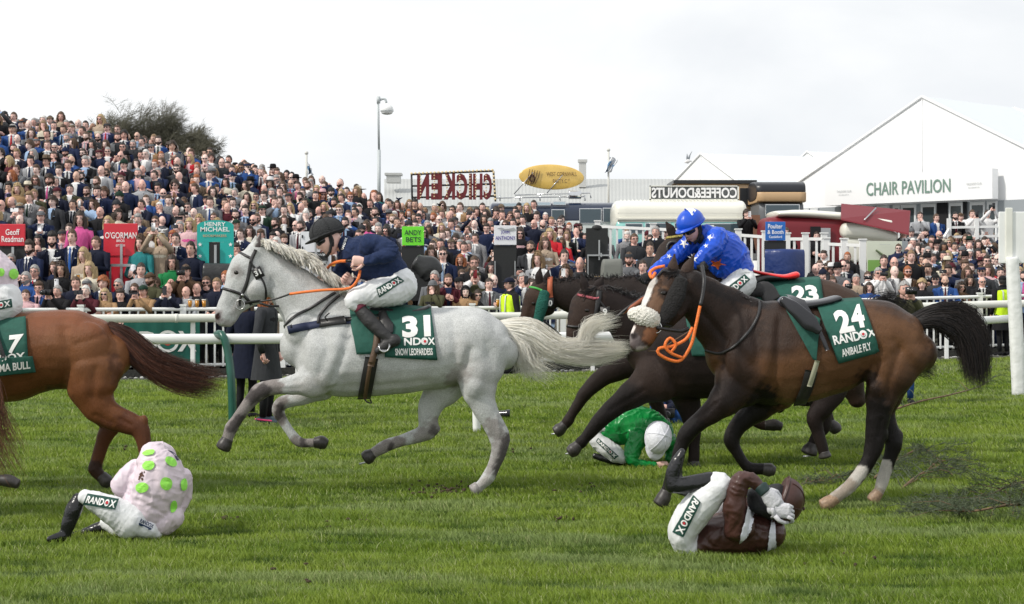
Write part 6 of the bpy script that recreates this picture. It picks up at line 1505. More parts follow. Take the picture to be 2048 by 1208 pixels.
mb = MB(); rect(mb, 1232, 436, 1497, 439, Yv-.05, .05); rect(mb, 1236, 425, 1492, 426, Yv+.0, .05); mb.obj('gutter', M_creamv, root, smooth=False)
wins(root, Yv, [(1252,448,1284,466),(1292,447,1340,470),(1350,447,1400,470),(1412,448,1488,470)], M_winv)
root = empty('lettered_sign', P(1390, 400, Yv+.6)); tag(root, 'white sign with cut-out letters reading coffee & donuts, seen reversed on a van roof', 'sign')
mb = MB(); s0 = Yv+.6
for a in ((1299,371,1478,373),(1299,398,1478,402),(1299,371,1302,400),(1475,371,1478,400)): rect(mb, *a, s0, .06)
mb.obj('frame', M_pvc2, root, smooth=False)
mb = MB(); rect(mb, 1301, 373, 1476, 399, s0+.03, .02); mb.obj('backing', mat('dark_backing', (.12,.13,.13), .6), root, smooth=False)
mb = MB(); a = P(1303, 396, s0-.02); b = P(1474, 375, s0-.02); text_flat(mb, 'COFFEE&DONUTS', a, Vector((1,0,0)), Vector((0,0,1)), b.x-a.x, b.z-a.z, Vector((0,0,0)), .03, mirror=True); mb.obj('letters', M_txtw, root, smooth=False)
Yv = 52
root = empty('food_trailer', P(1430, 480, Yv)); tag(root, 'black and gold food trailer behind the coffee sign', 'trailer')
mb = MB(); fbox(mb, 1349, 362, 1512, 500, Yv, 2, 12, .02); mb.obj('body', mat('gold_panel', (.50,.33,.18), .4), root)
mb = MB(); rect(mb, 1347, 360, 1514, 367, Yv-.05, 2.2); rect(mb, 1504, 366, 1513, 500, Yv-.08, .1); rect(mb, 1480, 376, 1504, 412, Yv-.06, .1); mb.obj('trim', mat('black_gloss', (.015,.016,.018), .3), root, smooth=False)
mb = MB(); rect(mb, 1365, 420, 1480, 450, Yv-.05, .1); mb.obj('serving_hatch', mat('dark_interior', (.01,.01,.012), .9), root, smooth=False)
Yv = 50
root = empty('food_trailer', P(1560, 480, Yv)); tag(root, 'vintage trailer with a rolled black and gold curved roof, right of the black trailer', 'trailer')
mb = MB(); fbox(mb, 1507, 361, 1618, 400, Yv, 2, 3, .1); mb.obj('roof', mat('black_roof', (.014,.016,.022), .35), root)
mb = MB(); fbox(mb, 1508, 383, 1619, 404, Yv-.05, 2.1, 10, .02); mb.obj('gold_band', MATS['gold_panel'], root)
mb = MB(); fbox(mb, 1512, 404, 1614, 520, Yv+.02, 1.9, 8, .02); mb.obj('body', mat('grey_trailer', (.13,.14,.15), .5), root)
wins(root, Yv, [(1532,410,1598,432)], M_winv)
mb = MB(); rect(mb, 1500, 430, 1520, 500, Yv-.5, .5); mb.obj('crates', mat('brown_wood', (.22,.10,.06), .8, bump=.4), root, smooth=False)
Yv = 43.5
root = empty('caravan', P(1660, 520, Yv)); tag(root, 'burgundy and cream caravan with its long side hatch propped open', 'caravan')
mb = MB(); fbox(mb, 1534, 433, 1782, 545, Yv, 1.9, 7, .25); mb.obj('body', M_burg, root)
mb = MB(); a = P(1534, 440, Yv); 
mb.loft([(P(1545, 430, Yv+.95), .09, 1.0), (P(1600, 430, Yv+.95), .12, 1.02), (P(1700, 438, Yv+.9), .12, 1.02), (P(1770, 452, Yv+.85), .16, 1.0)], n=32, step=.2, sup=3, cap=.6); mb.obj('roof', M_creamv, root)
mb = MB(); mb.loft([(P(1690, 462, Yv-.02), .20, .3), (P(1740, 462, Yv-.02), .26, .35), (P(1785, 476, Yv), .16, .3)], n=24, step=.1, sup=3, cap=.7); mb.loft([(P(1686, 500, Yv-.05), .30, .2), (P(1790, 505, Yv-.05), .30, .2)], n=20, sup=7, cap=.2); mb.obj('rear_shell', M_creamv, root)
mb = MB(); rect(mb, 1621, 453, 1641, 500, Yv-.04, .1); mb.obj('doorway', mat('dark_interior', (.01,.01,.012), .9), root, smooth=False)
mb = MB(); rect(mb, 1642, 456, 1661, 500, Yv-.08, .04); mb.obj('door', M_alu, root, smooth=False)
mb = MB(); q = [(1683,410),(1821,424),(1818,470),(1682,440)]; v = [P(x, y, Yv+(.6 if i < 2 else -.5)) for i, (x, y) in enumerate(q)]; v2 = [p+Vector((0, .03, .04)) for p in v]; mb.add(v+v2, [(0,1,2,3),(7,6,5,4),(0,4,5,1),(1,5,6,2),(2,6,7,3),(3,7,4,0)]); mb.obj('hatch', M_burg, root, smooth=False)
mb = MB(); mb.tube([P(1729, 440, Yv-.4), P(1752, 416, Yv+.3)], .02, 6); mb.obj('hatch_stay', M_alu, root)
root = empty('advertising_board', P(1768, 540, 42)); tag(root, 'pale advertising board with a green field picture in front of the caravan', 'board')
mb = MB(); rect(mb, 1734, 482, 1804, 545, 42, .04, 0); rect(mb, 1804, 482, 1816, 545, 42, .3, 1); mb.obj('panel', [mat('board_cream', (.66,.70,.58), .5), M_frame], root, smooth=False)
mb = MB(); rect(mb, 1736, 520, 1803, 545, 41.98, .01, 0); mb.tube([P(1752, 500, 41.95), P(1780, 520, 41.95)], .025, 5, 1); mb.tube([P(1775, 515, 41.95), P(1800, 500, 41.95)], .008, 5, 1); mb.obj('picture', [mat('meadow_green', (.22,.42,.10), .6), mat('muted_green', (.15,.2,.1), .6)], root, smooth=False)
words(root, 41.98, [('THE JOCKEY CLUB', 1759, 488, 1780, 490.5, 0)], [MATS['pale_lettering']])
# white fences on the plateau
def pfence(lab, px0, y0, px1, y1, h_, Ya, Yb_, pitch=.16):
    root = empty('picket_fence', P(px0, y0, Ya)); tag(root, lab, 'fence')
    a = P(px0, y0, Ya); b = P(px1, y1, Yb_); n = int((b-a).length/pitch); dn = Vector((0, 0, 1))
    mb = MB()
    for i in range(n+1): p = a.lerp(b, i/n); mb.box(p-dn*(h_/2), (.055, .02, h_-.05))
    mb.obj('pickets', M_pvc, root, smooth=False)
    mb = MB(); mb.box((0, 0, 0), (1, 1, 1)); mb = MB(); u = (b-a).normalized()
    mb.tube([a, b], .05, 4); mb.tube([a-dn*(h_-.1), b-dn*(h_-.1)], .04, 4); mb.obj('rail', M_pvc, root, smooth=False)
    for t_ in (0, .5, 1):
        mb = MB(); p = a.lerp(b, t_); mb.box(p-dn*(h_/2-.06), (.14, .12, h_+.12)); mb.box(p+dn*.14, (.18, .16, .03)); mb.obj('post', M_pvc, root, smooth=False)
pfence('white picket fence section beside the blue sign, left of the open gate gap', 1424, 466, 1530, 474, 1.1, 41, 40.5)
pfence('white picket fence section in front of the burgundy caravan doorway', 1574, 478, 1648, 478, 1.15, 40.5, 40.2)
pfence('white picket fence section in front of the cream caravan end', 1652, 488, 1725, 491, 1.15, 39, 38.6)
pfence('white picket fence in front of the pale teal van', 1195, 453, 1420, 463, 1.0, 42.5, 41.5)
root = empty('handrail', P(1900, 480, 44.5)); tag(root, 'white timber handrail in front of the pavilion doors', 'handrail')
mb = MB(); 
for a, b in (((1898,455),(2000,453)),((1898,474),(2000,472))): mb = MB(); mb.tube([P(*a, 44.5), P(*b, 44.5)], .045, 4); mb.obj('rail', M_pvc, root, smooth=False)
for x in (1898, 1953, 2000): mb = MB(); mb.box(P(x, 475, 44.5), (.1, .1, 1.0)); mb.obj('post', M_pvc, root, smooth=False)
mb = MB(); mb.tube([P(1898, 458, 44.5), P(1888, 475, 44)], .04, 4)
mb.obj('brace', M_pvc, root, smooth=False)
mb = MB(); a = P(1810, 500, 44.6); mb.box((a.x+3.4, 46.8, 1.5), (8, 4.2, .2)); tag(mb.obj('terrace', mat('terrace_grey', (.25,.25,.25), .8), smooth=False), kind='structure')
# ------------------------------------------------------------------ the crowd
PAL = {'navy': (.010, .018, .055), 'dark navy': (.007, .010, .026), 'black': (.010, .010, .012), 'charcoal': (.035, .037, .042), 'mid grey': (.13, .135, .145), 'pale grey': (.33, .34, .36),
 'blue': (.02, .065, .22), 'bright blue': (.03, .12, .42), 'brown': (.07, .04, .022), 'camel': (.34, .21, .11), 'tweed brown': (.15, .11, .075), 'olive': (.06, .06, .03), 'burgundy': (.075, .012, .02),
 'green': (.01, .17, .05), 'dark green': (.012, .035, .022), 'pink': (.62, .10, .30), 'pale pink': (.62, .40, .42), 'red': (.50, .02, .03), 'cream': (.62, .57, .46), 'white': (.72, .72, .72), 'mustard': (.55, .28, .04),
 'lilac': (.42, .32, .50), 'teal': (.02, .18, .19), 'orange': (.75, .16, .02), 'beige': (.40, .31, .23), 'grey check': (.20, .20, .21), 'pale blue': (.30, .42, .60), 'silver': (.40, .42, .45), 'hi-vis yellow': (.62, .90, .03)}
HAIRP = {'black': (.010, .008, .007), 'dark brown': (.030, .017, .010), 'brown': (.075, .040, .020), 'fair': (.22, .14, .07), 'blonde': (.40, .29, .15), 'ginger': (.30, .09, .025), 'grey': (.30, .29, .28), 'white': (.62, .60, .57)}
CM = {}
HS = .97
def cmat(kind, c):
    k = kind+c
    if k not in CM:
        if kind == 'cloth': CM[k] = mat('cloth_'+c.replace(' ', '_').replace('-', '_'), PAL[c], .85, noise=.12 if 'check' not in c and 'tweed' not in c else .5, nscale=30 if 'check' not in c else 90, bump=.7, bscale=14, stretch=(1, 1, .5), spec=.25)
        else: CM[k] = mat('hair_'+c.replace(' ', '_'), HAIRP[c], .6, noise=.35, nscale=60, bump=.6, bscale=40, stretch=(1, 1, .25))
    return CM[k]
M_sung = mat('sunglass_lens', (.01, .01, .012), .08); M_phone = mat('phone_black', (.015, .015, .018), .2); M_phw = mat('phone_white', (.7, .7, .72), .3); M_phr = mat('phone_red', (.35, .02, .03), .4)
M_beer = mat('lager', (.55, .24, .03), .15); M_foam = mat('beer_foam', (.75, .70, .6), .6)
ARMS = {  # elbow, wrist for x>0 side, x<0 side
 'down': (((.25, .02, 1.12), (.25, -.06, .88)), ((-.25, .02, 1.12), (-.25, -.06, .88))),
 'fold': (((.25, -.05, 1.14), (-.02, -.20, 1.16)), ((-.25, -.05, 1.14), (.02, -.22, 1.12))),
 'phone': (((.22, -.20, 1.24), (.06, -.33, 1.46)), ((-.22, -.20, 1.24), (-.06, -.33, 1.46))),
 'phonehigh': (((.25, -.22, 1.42), (.06, -.36, 1.68)), ((-.25, -.22, 1.42), (-.06, -.36, 1.68))),
 'phonelow': (((.22, -.12, 1.16), (.05, -.28, 1.28)), ((-.22, -.12, 1.16), (-.05, -.28, 1.28))),
 'drink': (((.26, -.05, 1.14), (.13, -.25, 1.22)), ((-.25, .02, 1.12), (-.25, -.06, .88))),
 'face': (((.20, -.20, 1.22), (.05, -.14, 1.46)), ((-.25, -.05, 1.14), (.02, -.22, 1.14))),
 'clap': (((.23, -.10, 1.18), (.03, -.27, 1.30)), ((-.23, -.10, 1.18), (-.03, -.27, 1.28))),
 'lean': (((.27, -.16, 1.16), (.10, -.36, 1.10)), ((-.27, -.16, 1.16), (-.10, -.36, 1.10))),
}
def limb(mb, a, b, c, r, mi, n=8):
    pts = [Vector(a), Vector(a).lerp(Vector(b), .5), Vector(b), Vector(b).lerp(Vector(c), .5), Vector(c)]
    mb.tube(pts, r, n, mi)
GEO = {}
def geo_body(pose, fem, lod, legs=True):
    "slots 0 skin 1 lips 2 eye white 3 iris 4 brow 5 shirt 6 trousers 7 shoes"
    k = ('body', pose, fem, lod)
    if k in GEO: return GEO[k]
    mb = head_geo(20 if lod else 14, 16 if lod else 12, fem, detail=lod > 0)
    if not lod:
        for s in (-1, 1): mb.ell((s*.031, -.080, .006), (.015, .008, .008), 6, 4, 3)
        mb.tube([(-.025, -.083, -.061), (0, -.092, -.060), (.025, -.083, -.061)], .006, 4, 1)
    mb.v = [(x*HS, y*HS-.015, z*HS+1.595) for x, y, z in mb.v]
    mb.tube([(0, .012, 1.42), (0, .005, 1.47), (0, -.005, 1.53)], [.066, .058, .056] if not fem else [.055, .047, .047], 10, 0)
    w_ = .88 if fem else 1
    for z0 in (0,):
        prof = [(.80, .15, .105), (.95, .165, .115), (1.06, .148, .105), (1.18, .158, .112), (1.30, .180, .118), (1.38, .188, .108), (1.43, .150, .090), (1.47, .075, .066)]
        n = 16 if lod else 10; vs = []
        for z, a, b in prof:
            for i in range(n):
                th = 2*math.pi*i/n; c, s = math.cos(th), math.sin(th); vs.append((a*w_*math.copysign(abs(c)**.8, c), b*math.copysign(abs(s)**.8, s)-(.02 if fem and 1.2 < z < 1.35 and s < 0 else 0), z))
        m = len(prof); mb.add(vs, [(j*n+i, j*n+(i+1) % n, (j+1)*n+(i+1) % n, (j+1)*n+i) for j in range(m-1) for i in range(n)]+[tuple(range((m-1)*n, m*n))], 5)
    for sd, (e, w2) in zip((1, -1), ARMS[pose]):
        sh = (sd*.185*w_, 0, 1.385); limb(mb, sh, e, w2, [.050, .046, .040, .034, .028], 5, 8 if lod else 6)
        e, w2 = Vector(e), Vector(w2); d = (w2-e).normalized()
        if pose.startswith('phone'): d = (d+Vector((-.3*sd, 0, .4))).normalized(); bk_ = Vector((sd*.9, -.2, 0))
        elif pose == 'down': bk_ = Vector((sd, 0, 0))
        else: bk_ = Vector((0, -.8, .6))
        if lod: hand_geo(mb, w2, d, bk_, .95, .9 if pose != 'down' else .5, 1 if sd < 0 else -1, 0)
        else: mb.loft([(w2, .03, .02), (w2+d*.1, .035, .02), (w2+d*.15, .02, .015)], n=6, step=.08, mi=0)
    if legs:
        for sd in (-1, 1):
            mb.tube([(sd*.085, 0, .92), (sd*.09, -.01, .70), (sd*.09, -.02, .48), (sd*.09, .0, .28), (sd*.09, .01, .09)], [.088, .078, .058, .052, .044], 8, 6)
            mb.loft([(Vector((sd*.09, .04, .05)), .035, .04), (Vector((sd*.095, -.10, .035)), .035, .042), (Vector((sd*.10, -.17, .025)), .022, .035)], n=8, step=.08, mi=7)
    GEO[k] = mb; return mb
def geo_top(kind, pose, fem, lod):
    "jacket: open V with lapels, coat: closed with collar, knit: plain pullover. slots 0 main 1 lapel/button"
    k = ('top', kind, pose, fem, lod)
    if k in GEO: return GEO[k]
    mb = MB(); w_ = .88 if fem else 1; n = 24 if lod else 12
    zb_ = {'jacket': .78, 'coat': .55, 'knit': .90, 'dress': .55}[kind]; fl = 1.35 if kind in ('coat', 'dress') else 1.0
    prof = [(zb_, .19*fl, .135*fl), (.95, .182, .132), (1.06, .163 if kind != 'coat' else .175, .120), (1.18, .174, .126), (1.30, .196, .132), (1.385, .212, .120), (1.43, .172, .098), (1.462, .100, .078), (1.475, .082, .070)]
    if lod:
        P2 = [prof[0]]
        for a, b in zip(prof[:-1], prof[1:]):
            kx = 3 if b[0]-a[0] > .09 else 1
            for i in range(1, kx+1): P2.append(tuple(a[j]+(b[j]-a[j])*i/kx for j in range(3)))
        prof = P2
    vs = []
    for z, a, b in prof:
        for i in range(n):
            th = 2*math.pi*(i+.5)/n-math.pi/2; c, s = math.cos(th), math.sin(th); vs.append((a*w_*math.copysign(abs(c)**.82, c), b*math.copysign(abs(s)**.82, s), z+(.012 if z > 1.4 and s > 0 else 0)))
    m = len(prof); fs = []
    for j in range(m-1):
        zc_ = (prof[j][0]+prof[j+1][0])/2
        for i in range(n):
            q = (j*n+i, j*n+(i+1) % n, (j+1)*n+(i+1) % n, (j+1)*n+i)
            xm = sum(vs[t][0] for t in q)/4; ym = sum(vs[t][1] for t in q)/4
            if kind == 'jacket' and ym < 0 and zc_ > 1.12 and abs(xm) < .012+.068*(zc_-1.12)/.33: continue
            if kind == 'jacket' and ym < 0 and zc_ < .92 and abs(xm) < .02: continue
            fs.append(q)
    mb.add(vs, fs, 0)
    for sd, (e, w2) in zip((1, -1), ARMS[pose]):
        e, w2 = Vector(e), Vector(w2); w3 = e.lerp(w2, .90); sh = Vector((sd*.185*w_, 0, 1.385))
        mb.tube([sh+Vector((-.06*sd, 0, .0)), sh+Vector((.012*sd, 0, .0)), sh.lerp(e, .5), e, e.lerp(w3, .5), w3], [.060, .072, .060, .054, .047, .042], 10 if lod else 6, 0)
        if lod:
            mb.tube([w3+(w3-e)*.0, w3+(w3-e).normalized()*.012], .040, 8, 2)
    if kind == 'jacket' and lod:
        for sd in (-1, 1):
            A = [Vector((sd*.070, -.085, 1.462)), Vector((sd*.115, -.105, 1.40)), Vector((sd*.085, -.136, 1.28)), Vector((sd*.012, -.134, 1.10)), Vector((sd*.020, -.132, 1.12)), Vector((sd*.050, -.128, 1.30)), Vector((sd*.055, -.095, 1.44))]
            A = [v+Vector((0, -.010, 0)) for v in A]; k2 = len(A); mb.add(A+[v+Vector((0, .012, 0)) for v in A], [tuple(range(k2)), tuple(range(k2, 2*k2))[::-1]]+[(i, (i+1) % k2, (i+1) % k2+k2, i+k2) for i in range(k2)], 1)
        mb.ell((.012, -.140, 1.07), (.010, .006, .010), 6, 4, 1)
        mb.box((.10, -.128, 1.30), (.055, .008, .012), None, 2)
    if kind == 'coat':
        mb.tube([(-.075, -.045, 1.45), (-.08, .03, 1.50), (0, .085, 1.515), (.08, .03, 1.50), (.075, -.045, 1.45), (.02, -.105, 1.40)], .022, 6, 1)
        if lod: mb.tube([(.0, -.128, 1.40), (.0, -.134, 1.25), (.0, -.125, 1.05), (0, -.14, .8)], .006, 4, 1)
    if kind == 'knit': mb.tube([(.085*math.cos(a), .07*math.sin(a), 1.475) for a in np.linspace(0, 6.283, 14)], .012, 5, 1, cap=False)
    GEO[k] = mb; return mb
def geo_tie(kind):
    k = ('tie', kind)
    if k in GEO: return GEO[k]
    mb = MB()
    if kind == 'tie':
        mb.loft([(Vector((0, -.090, 1.452)), .016, .010), (Vector((0, -.098, 1.43)), .012, .008), (Vector((0, -.120, 1.34)), .020, .006), (Vector((0, -.128, 1.20)), .026, .006), (Vector((0, -.126, 1.10)), .028, .006)], n=8, step=.04)
    else:
        mb.tube([(.07*math.cos(a), .065*math.sin(a)-.005, 1.475+.01*math.sin(3*a)) for a in np.linspace(0, 6.283, 14)], .028, 7, 0, cap=False); mb.loft([(Vector((.01, -.09, 1.45)), .04, .02), (Vector((.02, -.14, 1.30)), .05, .015)], n=8, step=.05)
    # collar wings
    if kind == 'tie':
        for s in (-1, 1): mb.add([(s*.004, -.096, 1.462), (s*.045, -.078, 1.475), (s*.052, -.094, 1.435), (s*.020, -.110, 1.428)], [(0, 1, 2, 3)], 1)
    GEO[k] = mb; return mb
def geo_hair(style, lod):
    k = ('hair', style, lod)
    if k in GEO: return GEO[k]
    mb = MB(); n, m = (28, 20) if lod else (16, 12); rg = random.Random(hash(style) % 99 if False else len(style)*7)
    vs = []; 
    for j in range(m+1):
        ph = math.pi*j/m-math.pi/2
        for i in range(n):
            th = 2*math.pi*i/n; x = math.cos(ph)*math.sin(th); y = -math.cos(ph)*math.cos(th); z = math.sin(ph)
            b = .008+(.006*math.sin(i*2.3+j*1.9)+.004*math.sin(i*5.1)*math.cos(j*3.3))*(1 if style != 'short' else .5)
            if style in ('long', 'wavy', 'bob'): b += .005
            if style == 'curly': b += .022+.012*math.sin(i*4.7+j*3.1)
            if style == 'quiff' and y < 0 and z > .5: b += .020
            vs.append((x*(.078+b), y*(.098+b)-.0, z*(.119+b)))
    fs = []
    for j in range(m):
        for i in range(n):
            q = (j*n+i, j*n+(i+1) % n, (j+1)*n+(i+1) % n, (j+1)*n+i)
            x, y, z = (sum(vs[t][a] for t in q)/4 for a in (0, 1, 2))
            if style == 'balding': keep = (y > .015 and -.05 < z < .055) or (abs(x) > .06 and y > -.01 and -.02 < z < .04)
            else:
                keep = z > .072-.018*min(1, abs(x)/.05) if y < -.035 else (z > .0 if y < .01 else z > -.065)
                if style in ('long', 'wavy', 'bob') and y < -.035: keep = z > .055 or (abs(x) > .062 and z > -.04)
                if style in ('long', 'wavy', 'bob') and y >= -.035: keep = z > -.09
            if keep: fs.append(q)
    mb.add(vs, fs, 0)
    if style in ('long', 'wavy', 'bob'):
        L = .12 if style == 'bob' else .27
        for s in (-1, 1):
            for q in range(4 if lod else 2):
                x0 = s*(.076+.008*q); y0 = -.03+.028*q; a = .012 if style == 'wavy' else .004
                mb.loft([(Vector((x0, y0, .03)), .017, .016), (Vector((x0+s*(.006+a), y0+.005, -.07)), .021, .019), (Vector((x0+s*(.006-a), y0-.01, -.07-L*.5)), .022, .019), (Vector((x0+s*(.004+a), y0-.025, -.07-L)), .014, .012)], n=7, step=.05)
        mb.loft([(Vector((0, .085, .02)), .075, .03), (Vector((0, .095, -.08)), .085, .03), (Vector((0, .085, -.07-L*.8)), .07, .025)], n=10, step=.06)
    if lod and style in ('curly', 'quiff', 'wavy'):
        for i in range(26):
            th = rg.uniform(0, 6.283); ph = rg.uniform(.5, 1.4); r = 1.16 if style != 'quiff' else 1.08
            if style == 'quiff': th = rg.uniform(-.8, .8); ph = rg.uniform(.9, 1.4)
            mb.ell((.078*r*math.cos(ph)*math.sin(th), -.098*r*math.cos(ph)*math.cos(th), .119*r*math.sin(ph)), (.02, .02, .016), 6, 4)
    mb.v = [(x*HS, y*HS-.015, z*HS+1.595) for x, y, z in mb.v]
    GEO[k] = mb; return mb
def geo_hat(kind):
    k = ('hat', kind)
    if k in GEO: return GEO[k]
    mb = MB()
    if kind in ('baseball cap', 'flat cap'):
        mb.ell((0, .008, .045), (.090, .112, .085 if kind != 'flat cap' else .066), 18, 10, 0, zmin=-.05)
        pts = [(math.sin(a)*.080, -math.cos(a)*.098, .048) for a in np.linspace(-1, 1, 9)]; o2 = [(p[0]*1.05, p[1]-(.065 if kind == 'baseball cap' else .03)*math.cos(a), .036) for p, a in zip(pts, np.linspace(-1, 1, 9))]
        mb.add(pts+o2+[(x, y, z+.006) for x, y, z in pts+o2], [(i, i+1, 10+i, 9+i) for i in range(8)]+[(18+i, 27+i, 28+i, 19+i) for i in range(8)], 0)
    elif kind in ('fedora', 'wide hat'):
        R_ = .150 if kind == 'fedora' else .215
        mb.loft([(Vector((0, 0, .055)), .086, .108), (Vector((0, 0, .12)), .082, .100), (Vector((0, 0, .155)), .070, .085)], n=18, step=.03, cap=.2)
        v = []
        for r in (.8, 1.0):
            for i in range(24):
                a = 2*math.pi*i/24; rr = R_*r if r == 1 else .09; v.append((rr*math.cos(a), (rr+.02)*math.sin(a), .058+(.012*abs(math.cos(a)) if r == 1 else 0)))
        mb.add(v+[(x, y, z+.006) for x, y, z in v], [(i, (i+1) % 24, 24+(i+1) % 24, 24+i) for i in range(24)]+[(48+i, 72+i, 72+(i+1) % 24, 48+(i+1) % 24) for i in range(24)], 0)
        mb.tube([(.088*math.cos(a), .110*math.sin(a), .072) for a in np.linspace(0, 6.283, 20)], .010, 5, 1, cap=False)
    elif kind == 'beanie':
        mb.ell((0, .004, .03), (.090, .112, .112), 18, 10, 0, zmin=-.02); mb.tube([(.088*math.cos(a), .004+.110*math.sin(a), .038) for a in np.linspace(0, 6.283, 20)], .014, 6, 0, cap=False); mb.ell((0, .0, .145), (.03, .03, .025), 8, 6, 1)
    elif kind == 'fascinator':
        mb.ell((.04, -.02, .125), (.05, .05, .012), 12, 5, 0)
        rg = random.Random(3)
        for i in range(9): a = rg.uniform(0, 6.28); mb.tube([(.04, -.02, .13), (.04+.05*math.cos(a), -.02+.03*math.sin(a), .17), (.04+.10*math.cos(a), -.02+.05*math.sin(a), .16+rg.uniform(0, .05))], [.012, .02, .006], 4, 0)
    elif kind == 'hood':
        mb.ell((0, .02, .01), (.105, .125, .150), 16, 12, 0); mb.f = [f for f in mb.f if not (sum(mb.v[i][1] for i in f)/len(f) < -.055 and abs(sum(mb.v[i][0] for i in f)/len(f)) < .07)]; mb.m = [0]*len(mb.f)
    mb.v = [(x*HS, y*HS-.015, z*HS+1.595) for x, y, z in mb.v]; GEO[k] = mb; return mb
def geo_face(kind):
    k = ('face', kind)
    if k in GEO: return GEO[k]
    mb = MB()
    if kind in ('sunglasses', 'glasses'):
        for s in (-1, 1):
            if kind == 'sunglasses': mb.ell((s*.031, -.094, .004), (.026, .010, .019), 10, 6, 0)
            else: mb.tube([(s*.031+.024*math.cos(a), -.095+.006*abs(math.cos(a)), .004+.018*math.sin(a)) for a in np.linspace(0, 6.283, 12)], .0035, 4, 0, cap=False)
            mb.tube([(s*.055, -.088, .010), (s*.078, -.03, .012), (s*.079, .01, .008)], .0035, 4, 0)
        mb.tube([(-.01, -.102, .008), (.01, -.102, .008)], .004, 4, 0)
    elif kind == 'beard':
        vs = []; n = 14
        for j in range(6):
            for i in range(n):
                th = -1.55+3.1*i/(n-1); z = -.035-.018*j; t = -z/.118; xr = .080*math.sqrt(max(.02, 1-t*t))*(1-.30*t*t)+.006; yr = .096*math.sqrt(max(.02, 1-t*t))+.010
                dz = .030*abs(th/1.55)**2*(1-j/6)
                vs.append((xr*math.sin(th), -yr*math.cos(th)*(1.0 if j < 4 else .98), z+dz-.004))
        f = []
        for j in range(5):
            for i in range(n-1):
                if j < 2 and abs(i-(n-2)/2) < 2.2-j*.2 and j < 2: continue
                f.append((j*n+i, j*n+i+1, (j+1)*n+i+1, (j+1)*n+i))
        mb.add(vs, f, 0); mb.tube([(-.034, -.082, -.060), (-.015, -.096, -.047), (0, -.099, -.045), (.015, -.096, -.047), (.034, -.082, -.060)], .0062, 5, 0)
    mb.v = [(x*HS, y*HS-.015, z*HS+1.595) for x, y, z in mb.v]; GEO[k] = mb; return mb
MESHC = {}
def shared(name, key, mb, nm):
    if key not in MESHC:
        me = mb.mesh(name)
        for i in range(nm): me.materials.append(M_skin[0])
        MESHC[key] = me
    return MESHC[key]
def cobj(name, key, mb, mats, parent):
    nm = max(mb.m)+1; me = shared(name, key, mb, nm); o = bpy.data.objects.new(name, me); COL.objects.link(o)
    for i in range(nm): s = o.material_slots[i]; s.link = 'OBJECT'; s.material = mats[min(i, len(mats)-1)]
    o.parent = parent; return o
STUFF = MB(); SMATS = []; SIDX = {}
def smi(m):
    if m.name not in SIDX: SIDX[m.name] = len(SMATS); SMATS.append(m)
    return SIDX[m.name]
def parts_of(sp, lod):
    fem = sp['fem']; pose = sp['pose']; L = []
    sk = M_skin[sp['skin']]; hm = cmat('hair', sp['hairc']); shirt = cmat('cloth', sp['shirt']); top = cmat('cloth', sp['topc']); tr = cmat('cloth', sp['trc'])
    L.append(('person', ('body', pose, fem, lod), geo_body(pose, fem, lod), [sk, M_lip, M_eyew, M_iris, hm, shirt, tr, cmat('cloth', 'black')]))
    L.append((sp['top'], ('top', sp['top'], pose, fem, lod), geo_top(sp['top'], pose, fem, lod), [top, cmat('cloth', sp.get('lap', sp['topc'])), shirt]))
    if sp.get('tie'): L.append(('tie', ('tie', 'tie'), geo_tie('tie'), [cmat('cloth', sp['tie']), shirt]))
    if sp.get('scarf'): L.append(('scarf', ('tie', 'scarf'), geo_tie('scarf'), [cmat('cloth', sp['scarf'])]))
    if sp['hair'] != 'bald': L.append(('hair', ('hair', sp['hair'], lod), geo_hair(sp['hair'], lod), [hm]))
    if sp.get('hat'): L.append((sp['hat'].replace(' ', '_'), ('hat', sp['hat']), geo_hat(sp['hat']), [cmat('cloth', sp['hatc']), cmat('cloth', 'black')]))
    if sp.get('face'): L.append(('sunglasses' if sp['face'] == 'sunglasses' else 'glasses', ('face', sp['face']), geo_face(sp['face']), [M_sung]))
    if sp.get('beard'): L.append(('beard', ('face', 'beard'), geo_face('beard'), [hm]))
    return L
def describe(sp):
    who = 'woman' if sp['fem'] else 'man'; g = {'jacket': 'suit' if not sp['fem'] else 'jacket', 'coat': 'coat', 'knit': 'jumper', 'dress': 'dress'}[sp['top']]
    s = '%s in %s %s' % (who, sp['topc'], g)
    ex = []
    if sp.get('hat'): ex.append('%s %s' % (sp['hatc'], sp['hat']))
    elif sp['hair'] in ('bald', 'balding'): ex.append(sp['hair'] if sp['hair'] == 'balding' else 'bald')
    else: ex.append('%s hair' % sp['hairc'])
    return s, ex
USED = {}
HELD = []
